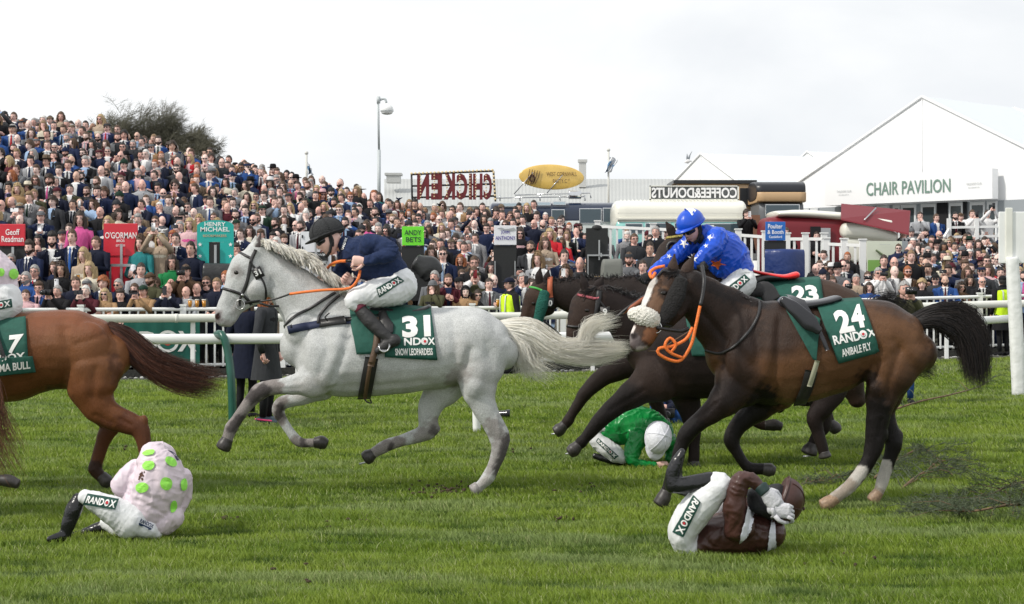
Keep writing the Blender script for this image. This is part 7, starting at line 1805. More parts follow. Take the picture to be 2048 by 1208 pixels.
def person(sp, x, y, rz, scale, lod=1, where='', zoff=0.0, zs=1.0, label=None):
    z = ground(x, y)+zoff; root = None
    tilt = (sp.get('lx', 0), 0, rz)
    for i, (nm, key, mb, mats) in enumerate(parts_of(sp, lod)):
        o = cobj(nm, key, mb, mats, root)
        if i == 0: root = o; o.location = (x, y, z); o.rotation_euler = tilt; o.scale = (scale, scale, scale*zs)
    if label is None:
        s, ex = describe(sp); label = '%s, %s, %s' % (s, ex[0], where)
    tag(root, label, 'person', 'spectators packed on the bank and along the rail')
    if sp.get('held'):
        M = Matrix.LocRotScale(root.location, root.rotation_euler, root.scale)
        pz = {'phone': 1.60, 'phonehigh': 1.82, 'phonelow': 1.40}.get(sp['pose'])
        hb = MB()
        if pz is not None:
            c = M @ Vector((0, -.42, pz-.02)); Rm = Matrix.Rotation(rz, 3, 'Z'); col = sp['held']
            if sp.get('cam'):
                hb.box(c, (.14, .07, .10), Rm); hb.tube([c+Rm @ Vector((0, -.03, 0)), c+Rm @ Vector((0, -.16, 0))], .038, 12)
                o = hb.obj('camera', [M_phone], None); nm2 = 'camera'
            else:
                wd = (.075, .009, .155) if not sp.get('land') else (.155, .009, .075)
                hb.box(c, wd, Rm); hb.ell(c+Rm @ Vector((-.02, -.006, wd[2]*.35)), (.012, .004, .012), 6, 4, 1)
                o = hb.obj('phone', [{'black': M_phone, 'white': M_phw, 'red': M_phr}[col], M_phone], None, bevel=.004); nm2 = 'phone'
            tag(o, ('%s %s held up by the %s' % (col, nm2, label.replace('holding', 'with')))[:200], nm2, 'phones and cameras held up in the crowd')
        else:
            c = M @ Vector((.12, -.33, 1.27)); hb.tube([c+Vector((0, 0, -.07)), c+Vector((0, 0, .045))], [.026, .034], 12, 0); hb.tube([c+Vector((0, 0, .045)), c+Vector((0, 0, .062))], .035, 12, 1)
            o = hb.obj('beer_glass', [M_beer, M_foam], None); tag(o, 'glass of lager held by the %s' % label, 'glass', 'drinks held in the crowd')
        words_ = o['label'].split(); o['label'] = ' '.join(words_[:16]).rstrip(',')
    return root
def stuff_person(sp, x, y, rz, scale):
    z = ground(x, y); ca, sa = math.cos(rz), math.sin(rz)
    for nm, key, mb, mats in parts_of(sp, 0):
        V = np.array(mb.v)*scale; X = V[:, 0]*ca-V[:, 1]*sa+x; Yv_ = V[:, 0]*sa+V[:, 1]*ca+y
        k = len(STUFF.v); STUFF.v += list(zip(X.tolist(), Yv_.tolist(), (V[:, 2]+z).tolist()))
        idx = [smi(m) for m in mats]
        STUFF.f += [tuple(i+k for i in f) for f in mb.f]; STUFF.m += [idx[min(q, len(idx)-1)] for q in mb.m]
cr_ = random.Random(21)
def rnd_spec():
    fem = cr_.random() < .19; sp = {'fem': fem, 'skin': cr_.choices(range(5), (34, 30, 22, 11, 2))[0]}
    if not fem:
        sp['top'] = cr_.choices(('jacket', 'coat', 'knit'), (72, 23, 5))[0]
        sp['topc'] = cr_.choices(('navy', 'dark navy', 'black', 'charcoal', 'mid grey', 'pale grey', 'blue', 'brown', 'tweed brown', 'grey check', 'olive', 'camel', 'burgundy', 'dark green'), (27, 17, 14, 12, 11, 6, 11, 1, 1, 6, 1, 1, 2, 1))[0]
        sp['shirt'] = cr_.choices(('white', 'pale blue', 'pale pink', 'lilac', 'charcoal'), (62, 20, 8, 3, 7))[0]
        sp['tie'] = cr_.choice(('navy', 'red', 'blue', 'burgundy', 'black', 'silver', 'pink', 'dark green', 'bright blue', 'dark navy')) if sp['top'] == 'jacket' and cr_.random() < .7 else None
        sp['hair'] = cr_.choices(('short', 'quiff', 'balding', 'bald', 'curly'), (50, 24, 10, 11, 5))[0]; sp['hairc'] = cr_.choices(('black', 'dark brown', 'brown', 'fair', 'grey', 'white', 'ginger'), (14, 34, 22, 9, 13, 5, 3))[0]
        if cr_.random() < .13: sp['hat'] = cr_.choice(('flat cap', 'baseball cap', 'flat cap', 'fedora', 'beanie')); sp['hatc'] = cr_.choice(('charcoal', 'tweed brown', 'navy', 'black', 'mid grey', 'dark green', 'burgundy')); sp['hair'] = 'short'
        sp['beard'] = cr_.random() < .22
        sp['face'] = 'sunglasses' if cr_.random() < .17 else ('glasses' if cr_.random() < .12 else None)
        sp['trc'] = cr_.choice(('navy', 'charcoal', 'black', 'beige'))
    else:
        sp['top'] = cr_.choices(('coat', 'dress', 'jacket', 'knit'), (42, 30, 13, 15))[0]
        sp['topc'] = cr_.choices(('black', 'navy', 'cream', 'beige', 'camel', 'pale pink', 'pink', 'red', 'green', 'mid grey', 'burgundy', 'teal', 'white', 'mustard', 'lilac', 'pale blue', 'brown'), (26, 24, 6, 3, 2, 4, 2, 2, 1, 14, 4, 2, 5, 1, 1, 5, 1))[0]
        sp['shirt'] = cr_.choice(('white', 'cream', 'black', 'pale pink')); sp['hair'] = cr_.choices(('long', 'wavy', 'bob'), (45, 35, 20))[0]
        sp['hairc'] = cr_.choices(('blonde', 'brown', 'dark brown', 'black', 'fair', 'ginger', 'grey'), (18, 28, 26, 12, 8, 5, 3))[0]
        if cr_.random() < .16: sp['hat'] = cr_.choice(('fascinator', 'wide hat', 'fedora', 'fascinator')); sp['hatc'] = cr_.choice(('cream', 'black', 'white', 'pale pink', 'navy'))
        sp['face'] = 'sunglasses' if cr_.random() < .18 else None; sp['trc'] = 'black'
        if cr_.random() < .1: sp['scarf'] = cr_.choice(('pale grey', 'white', 'burgundy'))
    p = cr_.random()
    sp['pose'] = 'down' if p < .46 else 'fold' if p < .60 else 'drink' if p < .70 else 'phone' if p < .78 else 'phonehigh' if p < .80 else 'phonelow' if p < .86 else 'clap' if p < .92 else 'face'
    if sp['pose'].startswith('phone'): sp['held'] = cr_.choices(('black', 'white', 'red'), (8, 2, 1))[0]; sp['land'] = cr_.random() < .4
    if sp['pose'] == 'drink': sp['held'] = 'beer' if cr_.random() < .6 else None
    return sp
def mk(s):
    "compact spec: 'm jacket navy white red short brown down [hat:c:name] [sun] [beard] [glasses] [tie]'"
    t = s.split('|'); b = t[0].split(); g = lambda q: q.replace('_', ' ')
    sp = {'fem': b[0] == 'w', 'top': b[1], 'topc': g(b[2]), 'shirt': g(b[3]), 'hair': b[4], 'hairc': g(b[5]), 'pose': b[6], 'skin': int(b[7]) if len(b) > 7 else 0, 'trc': 'black'}
    for e in t[1:]:
        e = e.strip(); q = e.split(':')
        if q[0] == 'hat': sp['hat'] = g(q[2]); sp['hatc'] = g(q[1])
        elif q[0] == 'tie': sp['tie'] = g(q[1])
        elif q[0] == 'scarf': sp['scarf'] = g(q[1])
        elif q[0] in ('sunglasses', 'glasses'): sp['face'] = q[0]
        elif q[0] == 'beard': sp['beard'] = True
        elif q[0] == 'held': sp['held'] = q[1]; sp['land'] = len(q) > 2
        elif q[0] == 'cam': sp['held'] = 'black'; sp['cam'] = True
    return sp
# the front rows, one by one: (column in the photo, row of the head centre, metres behind the rail, spec, label)
FRONT = [
 (8,598,1.2,'m jacket black white short brown fold|tie:red','man in black suit and red tie at the rail under the Geoff Readman board'),
 (52,592,1.1,'m knit pale_pink white short brown phonelow|held:black','man in pink shirt looking down at a phone by the left end of the rail'),
 (78,578,1.2,'m jacket blue pale_pink quiff brown fold 1|glasses|tie:black','man in glasses and blue jacket right of the man in pink shirt'),
 (70,545,2.4,'m coat black white short grey fold 1|tie:red|glasses','older man in black coat and red tie above the man in glasses'),
 (116,584,1.0,'m coat black black short grey phone 1|cam','balding photographer in black coat leaning over the rail with a camera'),
 (122,540,2.3,'w coat black black wavy dark_brown phonelow 3|held:white','dark-haired woman in black with a white phone'),
 (152,568,1.3,'m coat dark_navy white short brown lean 1','fair-faced man in dark navy coat directly under the blonde woman'),
 (172,584,1.0,'m coat burgundy black short white phone 2|held:black:l','white-haired man in dark burgundy coat filming with a phone'),
 (174,572,1.7,'m coat dark_navy white short grey lean|hat:mid_grey:flat_cap','old man in grey flat cap behind the white-haired man filming'),
 (180,540,1.9,'w dress cream cream long blonde fold','blonde woman in cream dress below the man in black coat'),
 (168,512,2.7,'w dress beige cream bob blonde drink|held:beer','open-mouthed woman in beige dress with a beer glass'),
 (207,568,1.3,'m jacket navy white curly ginger lean|tie:navy','ginger curly-haired man at the rail under the red board'),
 (210,590,1.0,'w coat camel white long blonde lean|sunglasses','blonde woman in camel coat and sunglasses low at the rail'),
 (238,572,1.2,'m coat dark_navy white short grey lean 1|sunglasses','man in dark navy coat with sunglasses pushed up, right of the ginger man'),
 (241,592,1.0,'m coat black white quiff dark_brown lean','young dark-haired man in black puffer coat at the rail'),
 (270,580,1.3,'m coat charcoal white short brown lean','boyish man in charcoal between the puffer coat and the camel photographer'),
 (287,584,1.0,'m coat camel camel short brown phone 1|held:black:l|hat:dark_green:baseball_cap','photographer in camel coat and green cap holding a wide phone'),
 (301,560,1.8,'m coat olive black short brown lean 3|hat:brown:flat_cap|beard','bearded man in brown flat cap behind the camel coat'),
 (282,542,1.9,'m coat pale_grey white short dark_brown fold','man in pale grey coat below the red board\'s right corner'),
 (336,580,1.0,'m coat dark_navy white bald fair phone 1|held:black','bald man in navy coat with a phone held before his face'),
 (344,527,2.3,'w knit green green long dark_brown phonelow 1','woman in bright green top clapping left of the teal board'),
 (372,545,1.6,'m coat brown black short brown phone 1|cam|hat:black:flat_cap','man in brown coat with a black camera below the teal board'),
 (373,586,1.0,'m coat pale_grey white balding brown lean 1','balding man in pale grey padded coat by the beer glasses'),
 (394,580,1.2,'m jacket charcoal black bald fair lean 1','bald man in charcoal jacket under the teal board'),
 (434,570,1.1,'m coat dark_navy navy short fair lean 1','smiling fair man in navy coat beside the grey horse\'s nose'),
 (60,498,3.2,'m jacket navy white quiff dark_brown fold|tie:navy|beard','bearded man in navy suit right of the Geoff Readman board'),
 (104,482,3.4,'m jacket dark_navy white quiff black down|beard','tall dark-haired man in open white shirt and navy suit'),
 (145,476,3.4,'m jacket navy white short brown down|tie:bright_blue','man in navy suit with bright blue tie left of the red board'),
 (193,487,3.0,'m coat dark_navy navy short brown fold 1','stocky man in dark navy coat touching the red board\'s left edge'),
 (160,440,4.6,'w knit pink pink long dark_brown down','woman in bright pink top above the men in navy suits'),
 (282,488,3.2,'w dress teal teal wavy brown fold','woman in teal dress close to the red board\'s right edge'),
 (300,470,3.6,'w dress white white bob fair drink','woman in white dress right of the woman in teal'),
 (322,480,3.2,'w coat beige cream long blonde phonehigh|held:white|hat:white:fascinator','blonde woman in beige coat raising a white phone overhead'),
 (352,480,3.4,'m jacket navy white short dark_brown clap|tie:burgundy','man in navy suit and burgundy tie left of the teal arch'),
 (382,500,2.9,'m coat dark_navy navy short dark_brown fold 1','round-faced man in dark navy jumper beside the teal board'),
 (380,450,4.4,'w knit pale_pink pink bob blonde fold','blonde woman in pale pink top above the teal arch'),
 (866,575,1.0,'w coat olive black bob brown face|hat:mid_grey:beanie','young woman in olive coat hand at mouth behind the saddle'),
 (870,556,1.5,'m jacket mid_grey pale_blue short grey fold 1','grey-haired man above the woman in olive coat'),
 (896,562,1.2,'m jacket burgundy navy short brown clap 1|beard','bearded man in burgundy jacket clapping near the rail'),
 (918,568,1.4,'m coat black black short brown lean|hat:black:baseball_cap','man in black cap between the burgundy jacket and the hooded man'),
 (931,586,1.0,'m coat camel black short black fold 2|hat:black:hood','hooded young man in camel jumper at the rail'),
 (952,556,1.8,'m coat olive olive short grey fold 1|hat:olive:flat_cap','man in olive flat cap above the hooded man'),
 (955,592,1.0,'w coat black black bob dark_brown lean|sunglasses','woman in black with sunglasses low beside the hooded man'),
 (978,570,1.0,'m jacket mid_grey white short dark_brown drink|tie:burgundy|held:beer','man in grey suit and burgundy tie holding a drink at the rail'),
 (948,528,2.6,'m coat black black short brown fold 1|glasses','red-faced man in glasses touching his cheek'),
 (948,548,2.0,'m knit white white short brown phone|held:red','man in white filming with a red phone'),
 (886,510,2.8,'m jacket navy white short dark_brown fold|sunglasses|tie:pale_blue','man in sunglasses and navy suit right of the lime sign'),
 (862,508,3.0,'w coat navy white long brown fold|scarf:pale_grey','woman in patterned scarf touching the lime sign\'s board'),
 (1062,495,3.2,'m jacket charcoal white short dark_brown down 3|beard','man in charcoal right of the white John Anthony sign'),
 (1100,470,4.0,'w knit red red long blonde clap','woman in bright red clapping'),
 (1090,488,3.4,'w coat beige white long brown fold','long-haired woman in beige left of the woman in red'),
 (1076,520,2.4,'w dress white white wavy fair fold','fair woman in white below the woman in beige'),
 (1128,515,2.5,'m jacket navy white short dark_brown fold','man in navy jacket and open white shirt under the woman in red'),
 (1045,560,1.4,'m jacket navy white short grey phone 1|held:black','grey-haired man filming beside the steward\'s yellow vest'),
 (1132,545,1.6,'w coat cream white wavy brown phone|held:white','woman with white phone above the horses\' ears'),
 (1160,530,2.1,'m coat charcoal white balding grey fold 1','balding man in charcoal left of the plain black board'),
 (1258,520,2.8,'m coat mid_grey white short brown fold 1|beard|hat:charcoal:flat_cap','bearded man in charcoal flat cap over the grey tarpaulin'),
 (1286,535,2.2,'m jacket dark_navy white short dark_brown fold','narrow-faced man in dark suit left of horse 23\'s head'),
 (1268,480,4.2,'m coat charcoal pale_blue short brown fold 1|glasses','man in glasses and charcoal coat near the horse\'s raised ear'),
 (1300,500,3.4,'m knit charcoal charcoal short dark_brown down 3','man in striped charcoal jumper next to horse 23\'s head'),
 (1312,465,4.6,'m coat black white short grey fold 1|tie:navy','grey-haired man in black coat behind the horse\'s raised ear'),
 (1622,560,1.3,'m coat black black short dark_brown fold|hat:black:beanie','man in black beanie behind the red saddle pad'),
 (1646,552,1.5,'m coat charcoal black short grey phone|held:black|hat:dark_navy:beanie','man in dark beanie filming over the bay\'s rump'),
 (1664,565,1.2,'w coat black black bob brown lean','woman in black coat behind horse 24\'s saddle cloth'),
 (1693,572,1.0,'m coat charcoal charcoal bald fair phone 1|cam','bald man with camera above the number 24'),
 (1712,560,1.5,'m coat beige white short grey lean 1','older man in beige between the bald photographer and the woman in denim'),
 (1738,576,1.0,'w coat blue white bob dark_brown clap','dark-haired woman in blue denim jacket over the bay horse\'s back'),
 (1756,548,1.7,'m jacket white white short grey phone 1|sunglasses|held:black:l','man in sunglasses and white shirt holding a phone'),
 (1768,524,2.6,'m coat dark_navy white short dark_brown down','dark-haired man in navy above the man in sunglasses'),
 (1788,528,2.4,'m coat olive white balding grey down 1|glasses','smiling man in glasses and olive coat'),
 (1822,515,3.0,'m coat black olive short fair down','young fair man in black top above the kneeling photographer'),
 (1815,545,1.7,'m jacket brown white short ginger down 1|sunglasses|beard','ginger bearded man in brown jacket right of the photographer'),
 (1844,570,1.0,'w coat black black curly blonde fold','curly blonde woman in thick black coat at the right rail'),
 (1871,560,1.5,'m coat charcoal black short dark_brown lean|sunglasses|hat:black:baseball_cap','man in black cap and sunglasses behind the curly blonde woman'),
 (1890,563,1.0,'m jacket blue white bald dark_brown lean 3|beard|tie:burgundy','bearded man in blue suit leaning on the right rail'),
 (1922,575,1.1,'w coat brown black wavy dark_brown clap 3|sunglasses','dark wavy-haired woman in brown with sunglasses at the right rail'),
 (1940,562,1.6,'w dress black black wavy dark_brown fold 3','dark-haired woman in black behind the woman in brown'),
 (1964,565,1.0,'m jacket black white bald fair lean 1|sunglasses|tie:black','bald man in black suit and sunglasses leaning on the right rail'),
]
occ = []
def front_xy(px, off):
    x = (px-1024)/F*29
    for _ in range(8): x = (px-1024)/F*(railY(x)+off)
    return x, railY(x)+off
front_n = 0
for px, hy, off, s, lab in FRONT:
    sp = mk(s); x, y = front_xy(px, off); zh = CH-(hy-HY)/F*y; g_ = ground(x, y)
    zs = (zh-g_)/1.585; sc_ = min(1.06, max(.93, zs)); 
    person(sp, x, y, R(cr_.uniform(-22, 12)), sc_, 1, '', zs=zs/sc_ if .7 < zs/sc_ < 1.25 else 1.0, zoff=0 if .7 < zs/sc_ < 1.25 else zh-g_-1.585*sc_, label=lab)
    occ.append((px, hy, y)); front_n += 1
LM = [(25, 'the Geoff Readman board'), (241, 'the red board'), (430, 'the teal board'), (560, "the grey horse's mane"), (655, "the navy jockey's helmet"), (826, 'the lime green sign'), (1010, 'the John Anthony sign'), (1195, 'the plain black board'), (1380, 'the blue jockey'), (1551, 'the blue sign'), (1700, 'the caravan'), (1850, 'the pavilion doors'), (2030, 'the white post')]
CARD = ['first', 'second', 'third', 'fourth', 'fifth', 'sixth', 'seventh', 'eighth', 'ninth', 'tenth', 'eleventh', 'twelfth']
cand = []
def toplimit(px):
    if px < 1235: return -1
    if px < 1420: return 458
    if px < 1530: return 520
    if px < 1600: return 556
    if px < 1690: return 528
    if px < 1830: return 505
    return 462
for row in range(0, 27):
    off = 1.9+row*.62
    px = -60+cr_.uniform(0, 20)
    while px < 2110:
        x, y = front_xy(px, off+cr_.uniform(-.14, .14)); s = F/y
        sc_ = cr_.gauss(.985, .04); hz = ground(x, y)+1.60*sc_; hy = HY-(hz-CH)*s
        px += cr_.uniform(.35, .51)*s
        if y > 45.4 and px < 1240: continue
        if hy < toplimit(px): continue
        if 1240 < px and off > 12.5: continue
        if any(abs(px-o[0]) < 15 and abs(hy-o[1]) < 20 for o in occ): continue
        # nobody stands inside a bookmaker's board or covered box
        if any(a-12 < px < b_+12 and abs(y-yb_) < .55 for a, b_, yb_ in ((-14,50,31.6),(207,275,31.6),(394,467,31.6),(602,662,32.2),(804,880,32.6),(987,1033,32.6),(1172,1260,32.6),(1525,1610,35.0))): continue
        if 1420 < px < 1830 and y > 39: continue
        cand.append((px, hy, x, y, sc_, row))
cand.sort(key=lambda c: c[3])
# hidden behind the boards, horses or riders: left out
def hidden(px, hy, y):
    for a, b_, t_, bt, yy in ((-14,50,447,640,31.6),(207,275,447,640,31.6),(394,467,447,640,31.6),(602,662,463,640,32.2),(804,848,452,640,32.6),(987,1033,450,640,32.6),(1172,1216,456,560,32.6),(1531,1605,443,560,35)):
        if a+7 < px < b_-7 and t_+14 < hy < bt and y > yy: return True
    return False
cand = [c for c in cand if not hidden(c[0], c[1], c[3])]
NIND = 300-front_n-14
ind = [c for c in cand if -20 < c[0] < 2068 and not ((470 < c[0] < 1000 and c[1] > 545 and c[0] > 560) or (1440 < c[0] < 1500 and c[1] > 450))][:NIND]
ids = set(id(c) for c in ind); cnt = {}
# count each person inside a (row, landmark) cell from the left, so that the label can be followed with a finger
cells = {}
for c in ind: cells.setdefault((c[5], min(LM, key=lambda m: abs(m[0]-c[0]))[1]), []).append(c)
seen = {}
for (row, lm), L in sorted(cells.items(), key=lambda t: (t[0][0], t[0][1])):
    L.sort(key=lambda c: c[0])
    for i, c in enumerate(L):
        px, hy, x, y, sc_, _ = c; sp = rnd_spec(); s_, ex = describe(sp)
        wh = 'row %d %s near %s' % (row+2, '%d from left' % (i+1) if len(L) > 1 else 'back', lm)
        lab = '%s, %s, row %d, %s by %s' % (s_, ex[0], row+2, CARD[i], lm)
        person(sp, x, y, R(cr_.gauss(-8, 16)), sc_, 1, label=' '.join(lab.split()[:16]))
for c in cand:
    if id(c) in ids: continue
    px, hy, x, y, sc_, _ = c
    if -60 < px < 2100: stuff_person(rnd_spec(), x, y, R(cr_.gauss(-8, 16)), sc_)
# heads along the crest of the bank, against the sky
tag(STUFF.obj('crowd', SMATS), kind='stuff')

# people away from the bank
for px, hy, Yp, s, lab in [
 (1493,428,45.4,'m coat black black curly dark_brown phone|held:white','curly-haired young man in black puffer coat filming beside the trailers'),
 (1572,464,42.5,'w coat black black bob brown face','woman in black at the picket fence right of the blue sign'),
 (1633,472,43.3,'m coat black white short dark_brown fold','man looking out of the caravan doorway'),
 (1840,432,45.4,'m coat pale_grey white short dark_brown face|tie:black','man in pale grey suit drinking at the pavilion doors'),
 (1872,436,45.4,'m jacket blue white short brown fold','man in blue suit by the open pavilion doorway'),
 (1910,432,45.4,'m jacket black white short black down|tie:burgundy|beard','bearded man in black suit at the white handrail'),
 (1921,434,46.1,'m jacket navy white short brown down|hat:brown:flat_cap','man in brown flat cap behind the bearded man at the handrail'),
 (1944,428,45.6,'m knit white white short brown phone|held:black','man in white shirt and waistcoat filming at the pavilion doors'),
 (1974,428,45.6,'m knit white white short dark_brown phonehigh|held:black','man in white shirt with both arms raised by the pavilion'),
]:
    sp = mk(s); x = (px-1024)/F*Yp; zh = CH-(hy-HY)/F*Yp; person(sp, x, Yp, R(cr_.uniform(-15, 15)), 1.0, 1, '', zoff=zh-1.60-ground(x, Yp), label=lab)
# ------------------------------------------------------------------ people on the course side
def vest(root, top=1.42, bot=.92):
    mb = MB(); n = 18; prof = [(bot, .196, .148), (1.0, .190, .144), (1.05, .188, .142), (1.10, .190, .142), (1.16, .192, .144), (1.30, .212, .148), (1.385, .215, .132), (top, .165, .105)]
    vs = []
    for z, a, b in prof:
        for i in range(n): th = 2*math.pi*i/n; c, s = math.cos(th), math.sin(th); vs.append((a*math.copysign(abs(c)**.82, c), b*math.copysign(abs(s)**.82, s), z))
    fs = []; ms = []
    for j in range(len(prof)-1):
        for i in range(n): fs.append((j*n+i, j*n+(i+1) % n, (j+1)*n+(i+1) % n, (j+1)*n+i)); ms.append(1 if j == 2 else 0)
    for f, m_ in zip(fs, ms): mb.f.append(f); mb.m.append(m_)
    mb.v = vs
    for s in (-1, 1): mb.tube([(s*.09, -.150, .95), (s*.095, -.155, 1.2), (s*.10, -.145, 1.38), (s*.10, 0, 1.455), (s*.10, .145, 1.38), (s*.095, .155, 1.1)], .022, 4, 1, flat=.3)
    return mb.obj('hi_vis_vest', [cmat('cloth', 'hi-vis yellow'), mat('reflective_tape', (.6,.62,.62), .3)], root, world=False)
def solo(px, headrow, Yp, s, lab, rz, cat='person', grp=None, sc_=None, trc=None, z0=None):
    sp = mk(s); 
    if trc: sp['trc'] = trc
    x = (px-1024)/F*Yp; zh = CH-(headrow-HY)/F*Yp; g_ = ground(x, Yp); q = (zh-g_)/1.6
    r = person(sp, x, Yp, R(rz), q if sc_ is None else sc_, 1, label=lab); r['group'] = grp or 'people working beside the course'; return r
r = solo(533, 590, 19.75, 'w coat charcoal black long ginger down 1', 'ginger-haired woman in long charcoal coat and pink trainers behind the rail', 75)
for s in (-1, 1):
    mb = MB(); c = (s*.09, 0)
    mb.loft([(Vector((s*.09, .06, .045)), .045, .046), (Vector((s*.095, -.10, .040)), .045, .048), (Vector((s*.10, -.19, .030)), .030, .040)], n=12, step=.04, mi=0)
    mb.tube([(s*.09-.045, .05, .06), (s*.09-.05, -.1, .05), (s*.10, -.23, .03), (s*.09+.05, -.1, .05), (s*.09+.045, .05, .06), (s*.09, .11, .06), (s*.09-.045, .05, .06)], .012, 5, 1)
    mb.obj('shoe', [mat('dark_trainer', (.03,.05,.07), .7), mat('pink_trim', (.75,.05,.2), .6)], r, world=False)
solo(492, 600, 20.5, 'w coat dark_navy black long brown down 0', 'woman in dark navy coat beside the ginger-haired woman behind the rail', 160)
x, y = front_xy(1020, .36)
r = solo(1020, 568, y, 'm coat black black short dark_brown down 1|hat:dark_navy:baseball_cap', 'steward in yellow hi-vis vest and dark cap near the dark horse\'s nose', -62); vest(r)
x, y = front_xy(2004, .36)
r = solo(2006, 562, y, 'm coat black black short black down 3|hat:black:baseball_cap', 'steward in yellow hi-vis vest and black cap beside the tall white post', 200); vest(r, bot=.86)
r = solo(1808, 578, 22.5, 'm coat olive charcoal short grey phone 1|cam', 'standing photographer in dark jacket and blue jeans with camera behind horse 24', 0, trc='blue')
# crouching photographer behind the fallen green jockey
Y = 20.2; root = empty('person', P(1330, 840, Y)); root.location.z = 0; tag(root, 'crouching photographer with a camera behind the fallen jockey in green', 'person', 'people working beside the course')
lf = [[(1322,772,30,0,.2),(1330,800,34,0,.2),(1330,830,26,0,.18)]]
g, _, _ = garment('coat', root, lf+[[(1345,790,14,-.2),(1352,812,12,-.3),(1338,816,9,-.42)]], Y, cmat('cloth', 'dark navy'), wr=.01, seed=3, voxel=.015)
g, _, _ = garment('trousers', root, [[(1330,838,22,.1,.15),(1316,820,20,-.3,.1),(1318,848,14,-.3,.08)],[(1340,838,20,.1,.12),(1354,822,18,-.3,.09),(1352,848,13,-.3,.08)]], Y, cmat('cloth', 'blue'), wr=.01, seed=4, voxel=.015)
underbody(root, [lf], Y, frame((-.2,-.9,-.1),(0,0,1)), P(1322,748,Y-.15), 1.0, M_skin[1])
mb = MB(); hand_geo(mb, P(1338,816,Y-.42), (-.9,-.1,.1), (0,-.6,.8), 1.0, .9, 1); mb.obj('hand', M_skin[1], root)
mb = MB(); mb.box(P(1335,826,Y-.52), (.16,.10,.11)); mb.tube([P(1335,828,Y-.55), P(1333,830,Y-.75)], .045, 14); tag(mb.obj('camera', M_phone, None, bevel=.006), 'black camera held by the crouching photographer behind the green jockey', 'camera')
Y = 20.4; mb = MB(); mb.tube([P(975,830,Y), P(992,829,Y), P(993,829,Y), P(1012,828,Y), P(1013,828,Y), P(1020,828,Y)], [.035,.04,.046,.046,.052,.056], 16); mb.box(P(966,829,Y), (.14,.10,.12)); mb.loft([(P(968,842,Y), .05, .05), (P(968,858,Y), .03, .03)], n=10)
tag(mb.obj('camera', M_phone, None), 'long black camera lens on the grass sticking out behind the grey horse\'s hind leg', 'camera')
# lager glasses standing on the fence
for i, (px, lab) in enumerate(((380,'left'),(394,'middle'),(408,'right'))):
    x, y = front_xy(px, .75); z = ground(x, railY(x)-.2)+1.205; mb = MB(); mb.tube([(x, y, z), (x, y, z+.115)], [.028, .036], 14, 0); mb.tube([(x, y, z+.115), (x, y, z+.135)], .037, 14, 1)
    tag(mb.obj('beer_glass', [M_beer, M_foam]), '%s of three glasses of lager standing on the white fence' % {'left': 'leftmost', 'middle': 'middle one', 'right': 'rightmost'}[lab], 'glass', 'glasses of lager on the fence')
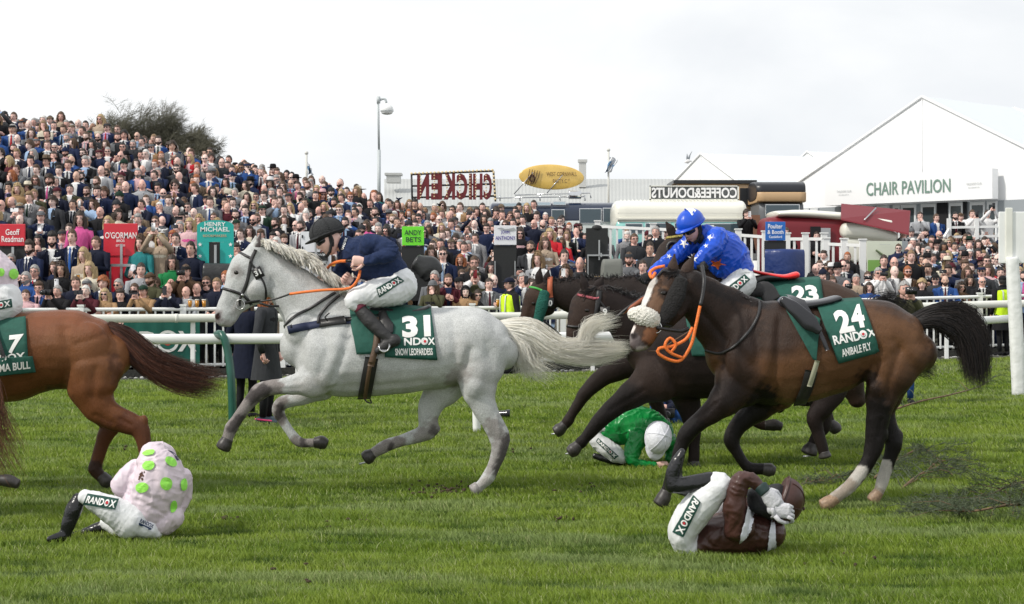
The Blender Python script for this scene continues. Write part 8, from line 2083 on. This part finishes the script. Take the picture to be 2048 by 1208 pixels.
# ------------------------------------------------------------------ brushwood torn from the fence
M_twig = mat('conifer_twig', (.085, .11, .06), .8, noise=.35, nscale=30); M_stick = mat('bare_stick', (.16, .10, .055), .8, noise=.3, nscale=40)
def gp(px, py, h=0.0):
    Yg = F*CH/(py-HY); x = (px-1024)/F*Yg
    return Vector((x, Yg, ground(x, Yg)+h))
def brush(lab, spine, n, L, rg, lift=.10, needles=True, up=.5):
    pts = smoothline([gp(*q[:2], q[2]) for q in spine], .05); root = empty('fallen_branch', pts[0]); tag(root, lab, 'branch', 'brushwood torn from the fence, lying on the turf')
    mb = MB(); k = len(pts); mb.tube(pts, [.012*(1-.75*i/k) for i in range(k)], 6); mb.obj('stem', M_stick, root)
    mb = MB(); mb2 = MB()
    for i in range(n):
        a = rg.random(); p = pts[int(a*(k-1))]; t = (pts[min(k-1, int(a*(k-1))+1)]-pts[max(0, int(a*(k-1))-1)]).normalized()
        side = Vector((-t.y, t.x, 0))*rg.choice((-1, 1)); d = (t*rg.uniform(.2, 1.0)+side*rg.uniform(.3, 1)+Vector((0, 0, rg.uniform(-.1, up)))).normalized(); l = rg.uniform(*L)
        q = [p, p+d*l*.5+Vector((0, 0, .02)), p+d*l+Vector((0, 0, -.02-lift*.2))]
        for v in q: v.z = max(v.z, .012)
        (mb2 if rg.random() < .2 else mb).tube(q, [.0045, .003, .0015], 4)
        for j in range(int(l*42)):
            f = rg.uniform(.15, 1); c = q[0].lerp(q[1], f*2) if f < .5 else q[1].lerp(q[2], f*2-1)
            e = c+(d*rg.uniform(.3, 1)+Vector((rg.gauss(0, .6), rg.gauss(0, .6), rg.gauss(.1, .4)))).normalized()*rg.uniform(.03, .10); e.z = max(e.z, .005)
            if needles: 
                mb.tube([c, e], [.0026, .001], 3, cap=False)
                for _ in range(3):
                    c2 = c.lerp(e, rg.uniform(.3, 1)); mb.tube([c2, c2+Vector((rg.gauss(0, .018), rg.gauss(0, .018), rg.gauss(.004, .012)))], [.0018, .0008], 3, cap=False)
    mb.obj('needles', M_twig, root)
    if mb2.v: mb2.obj('bare_twigs', M_stick, root)
rg = random.Random(9)
brush('long thin bare branch with wispy tip lying behind the bay horse\'s hind legs', [(1782,845,.14),(1840,840,.22),(1905,832,.26),(1960,815,.26),(1990,800,.3)], 26, (.15,.5), rg, needles=False)
brush('thick dark green brushwood clump by the hoof of horse 24', [(1750,965,.04),(1800,940,.10),(1850,935,.16),(1905,962,.05)], 52, (.12,.42), rg)
brush('brushwood with a pale bare stick crossing the clump behind horse 24', [(1800,985,.02),(1840,968,.08),(1880,962,.12),(1918,958,.08)], 22, (.1,.35), rg)
brush('broad flat dark green brushwood at the lower right edge', [(2075,1030,.08),(2010,1040,.10),(1950,1045,.08),(1890,1035,.05),(1835,1022,.02)], 62, (.12,.45), rg, up=.35)
brush('green brushwood strand above the lower right clump, running out of the frame', [(2060,985,.10),(2015,1000,.10),(1960,1010,.06),(1880,1003,.03)], 28, (.1,.36), rg, up=.4)
brush('small green brushwood spray between the curled-up jockey and the white-socked hoof', [(1568,975,.01),(1610,975,.03),(1660,968,.04),(1720,955,.05)], 30, (.08,.26), rg, up=.25)
# torn turf and small clods
mb = MB(); M_soil = mat('soil', (.05, .032, .018), .95, noise=.3, nscale=60)
for px, py, n, sp_ in ((885,985,60,.11),(1120,1040,8,.10),(700,1050,8,.12),(455,1042,8,.06),(1010,905,10,.1),(1500,1010,10,.12),(620,1150,8,.12),(1700,1120,8,.15),(240,900,10,.1),(1180,985,8,.1)):
    for i in range(n):
        p = gp(px, py); mb.ell(p+Vector((rg.gauss(0, sp_), rg.gauss(0, sp_*1.6), rg.uniform(.01, .035))), (rg.uniform(.006, .022), rg.uniform(.006, .022), rg.uniform(.005, .014)), 6, 4)
tag(mb.obj('turf_clods', M_soil), kind='stuff')
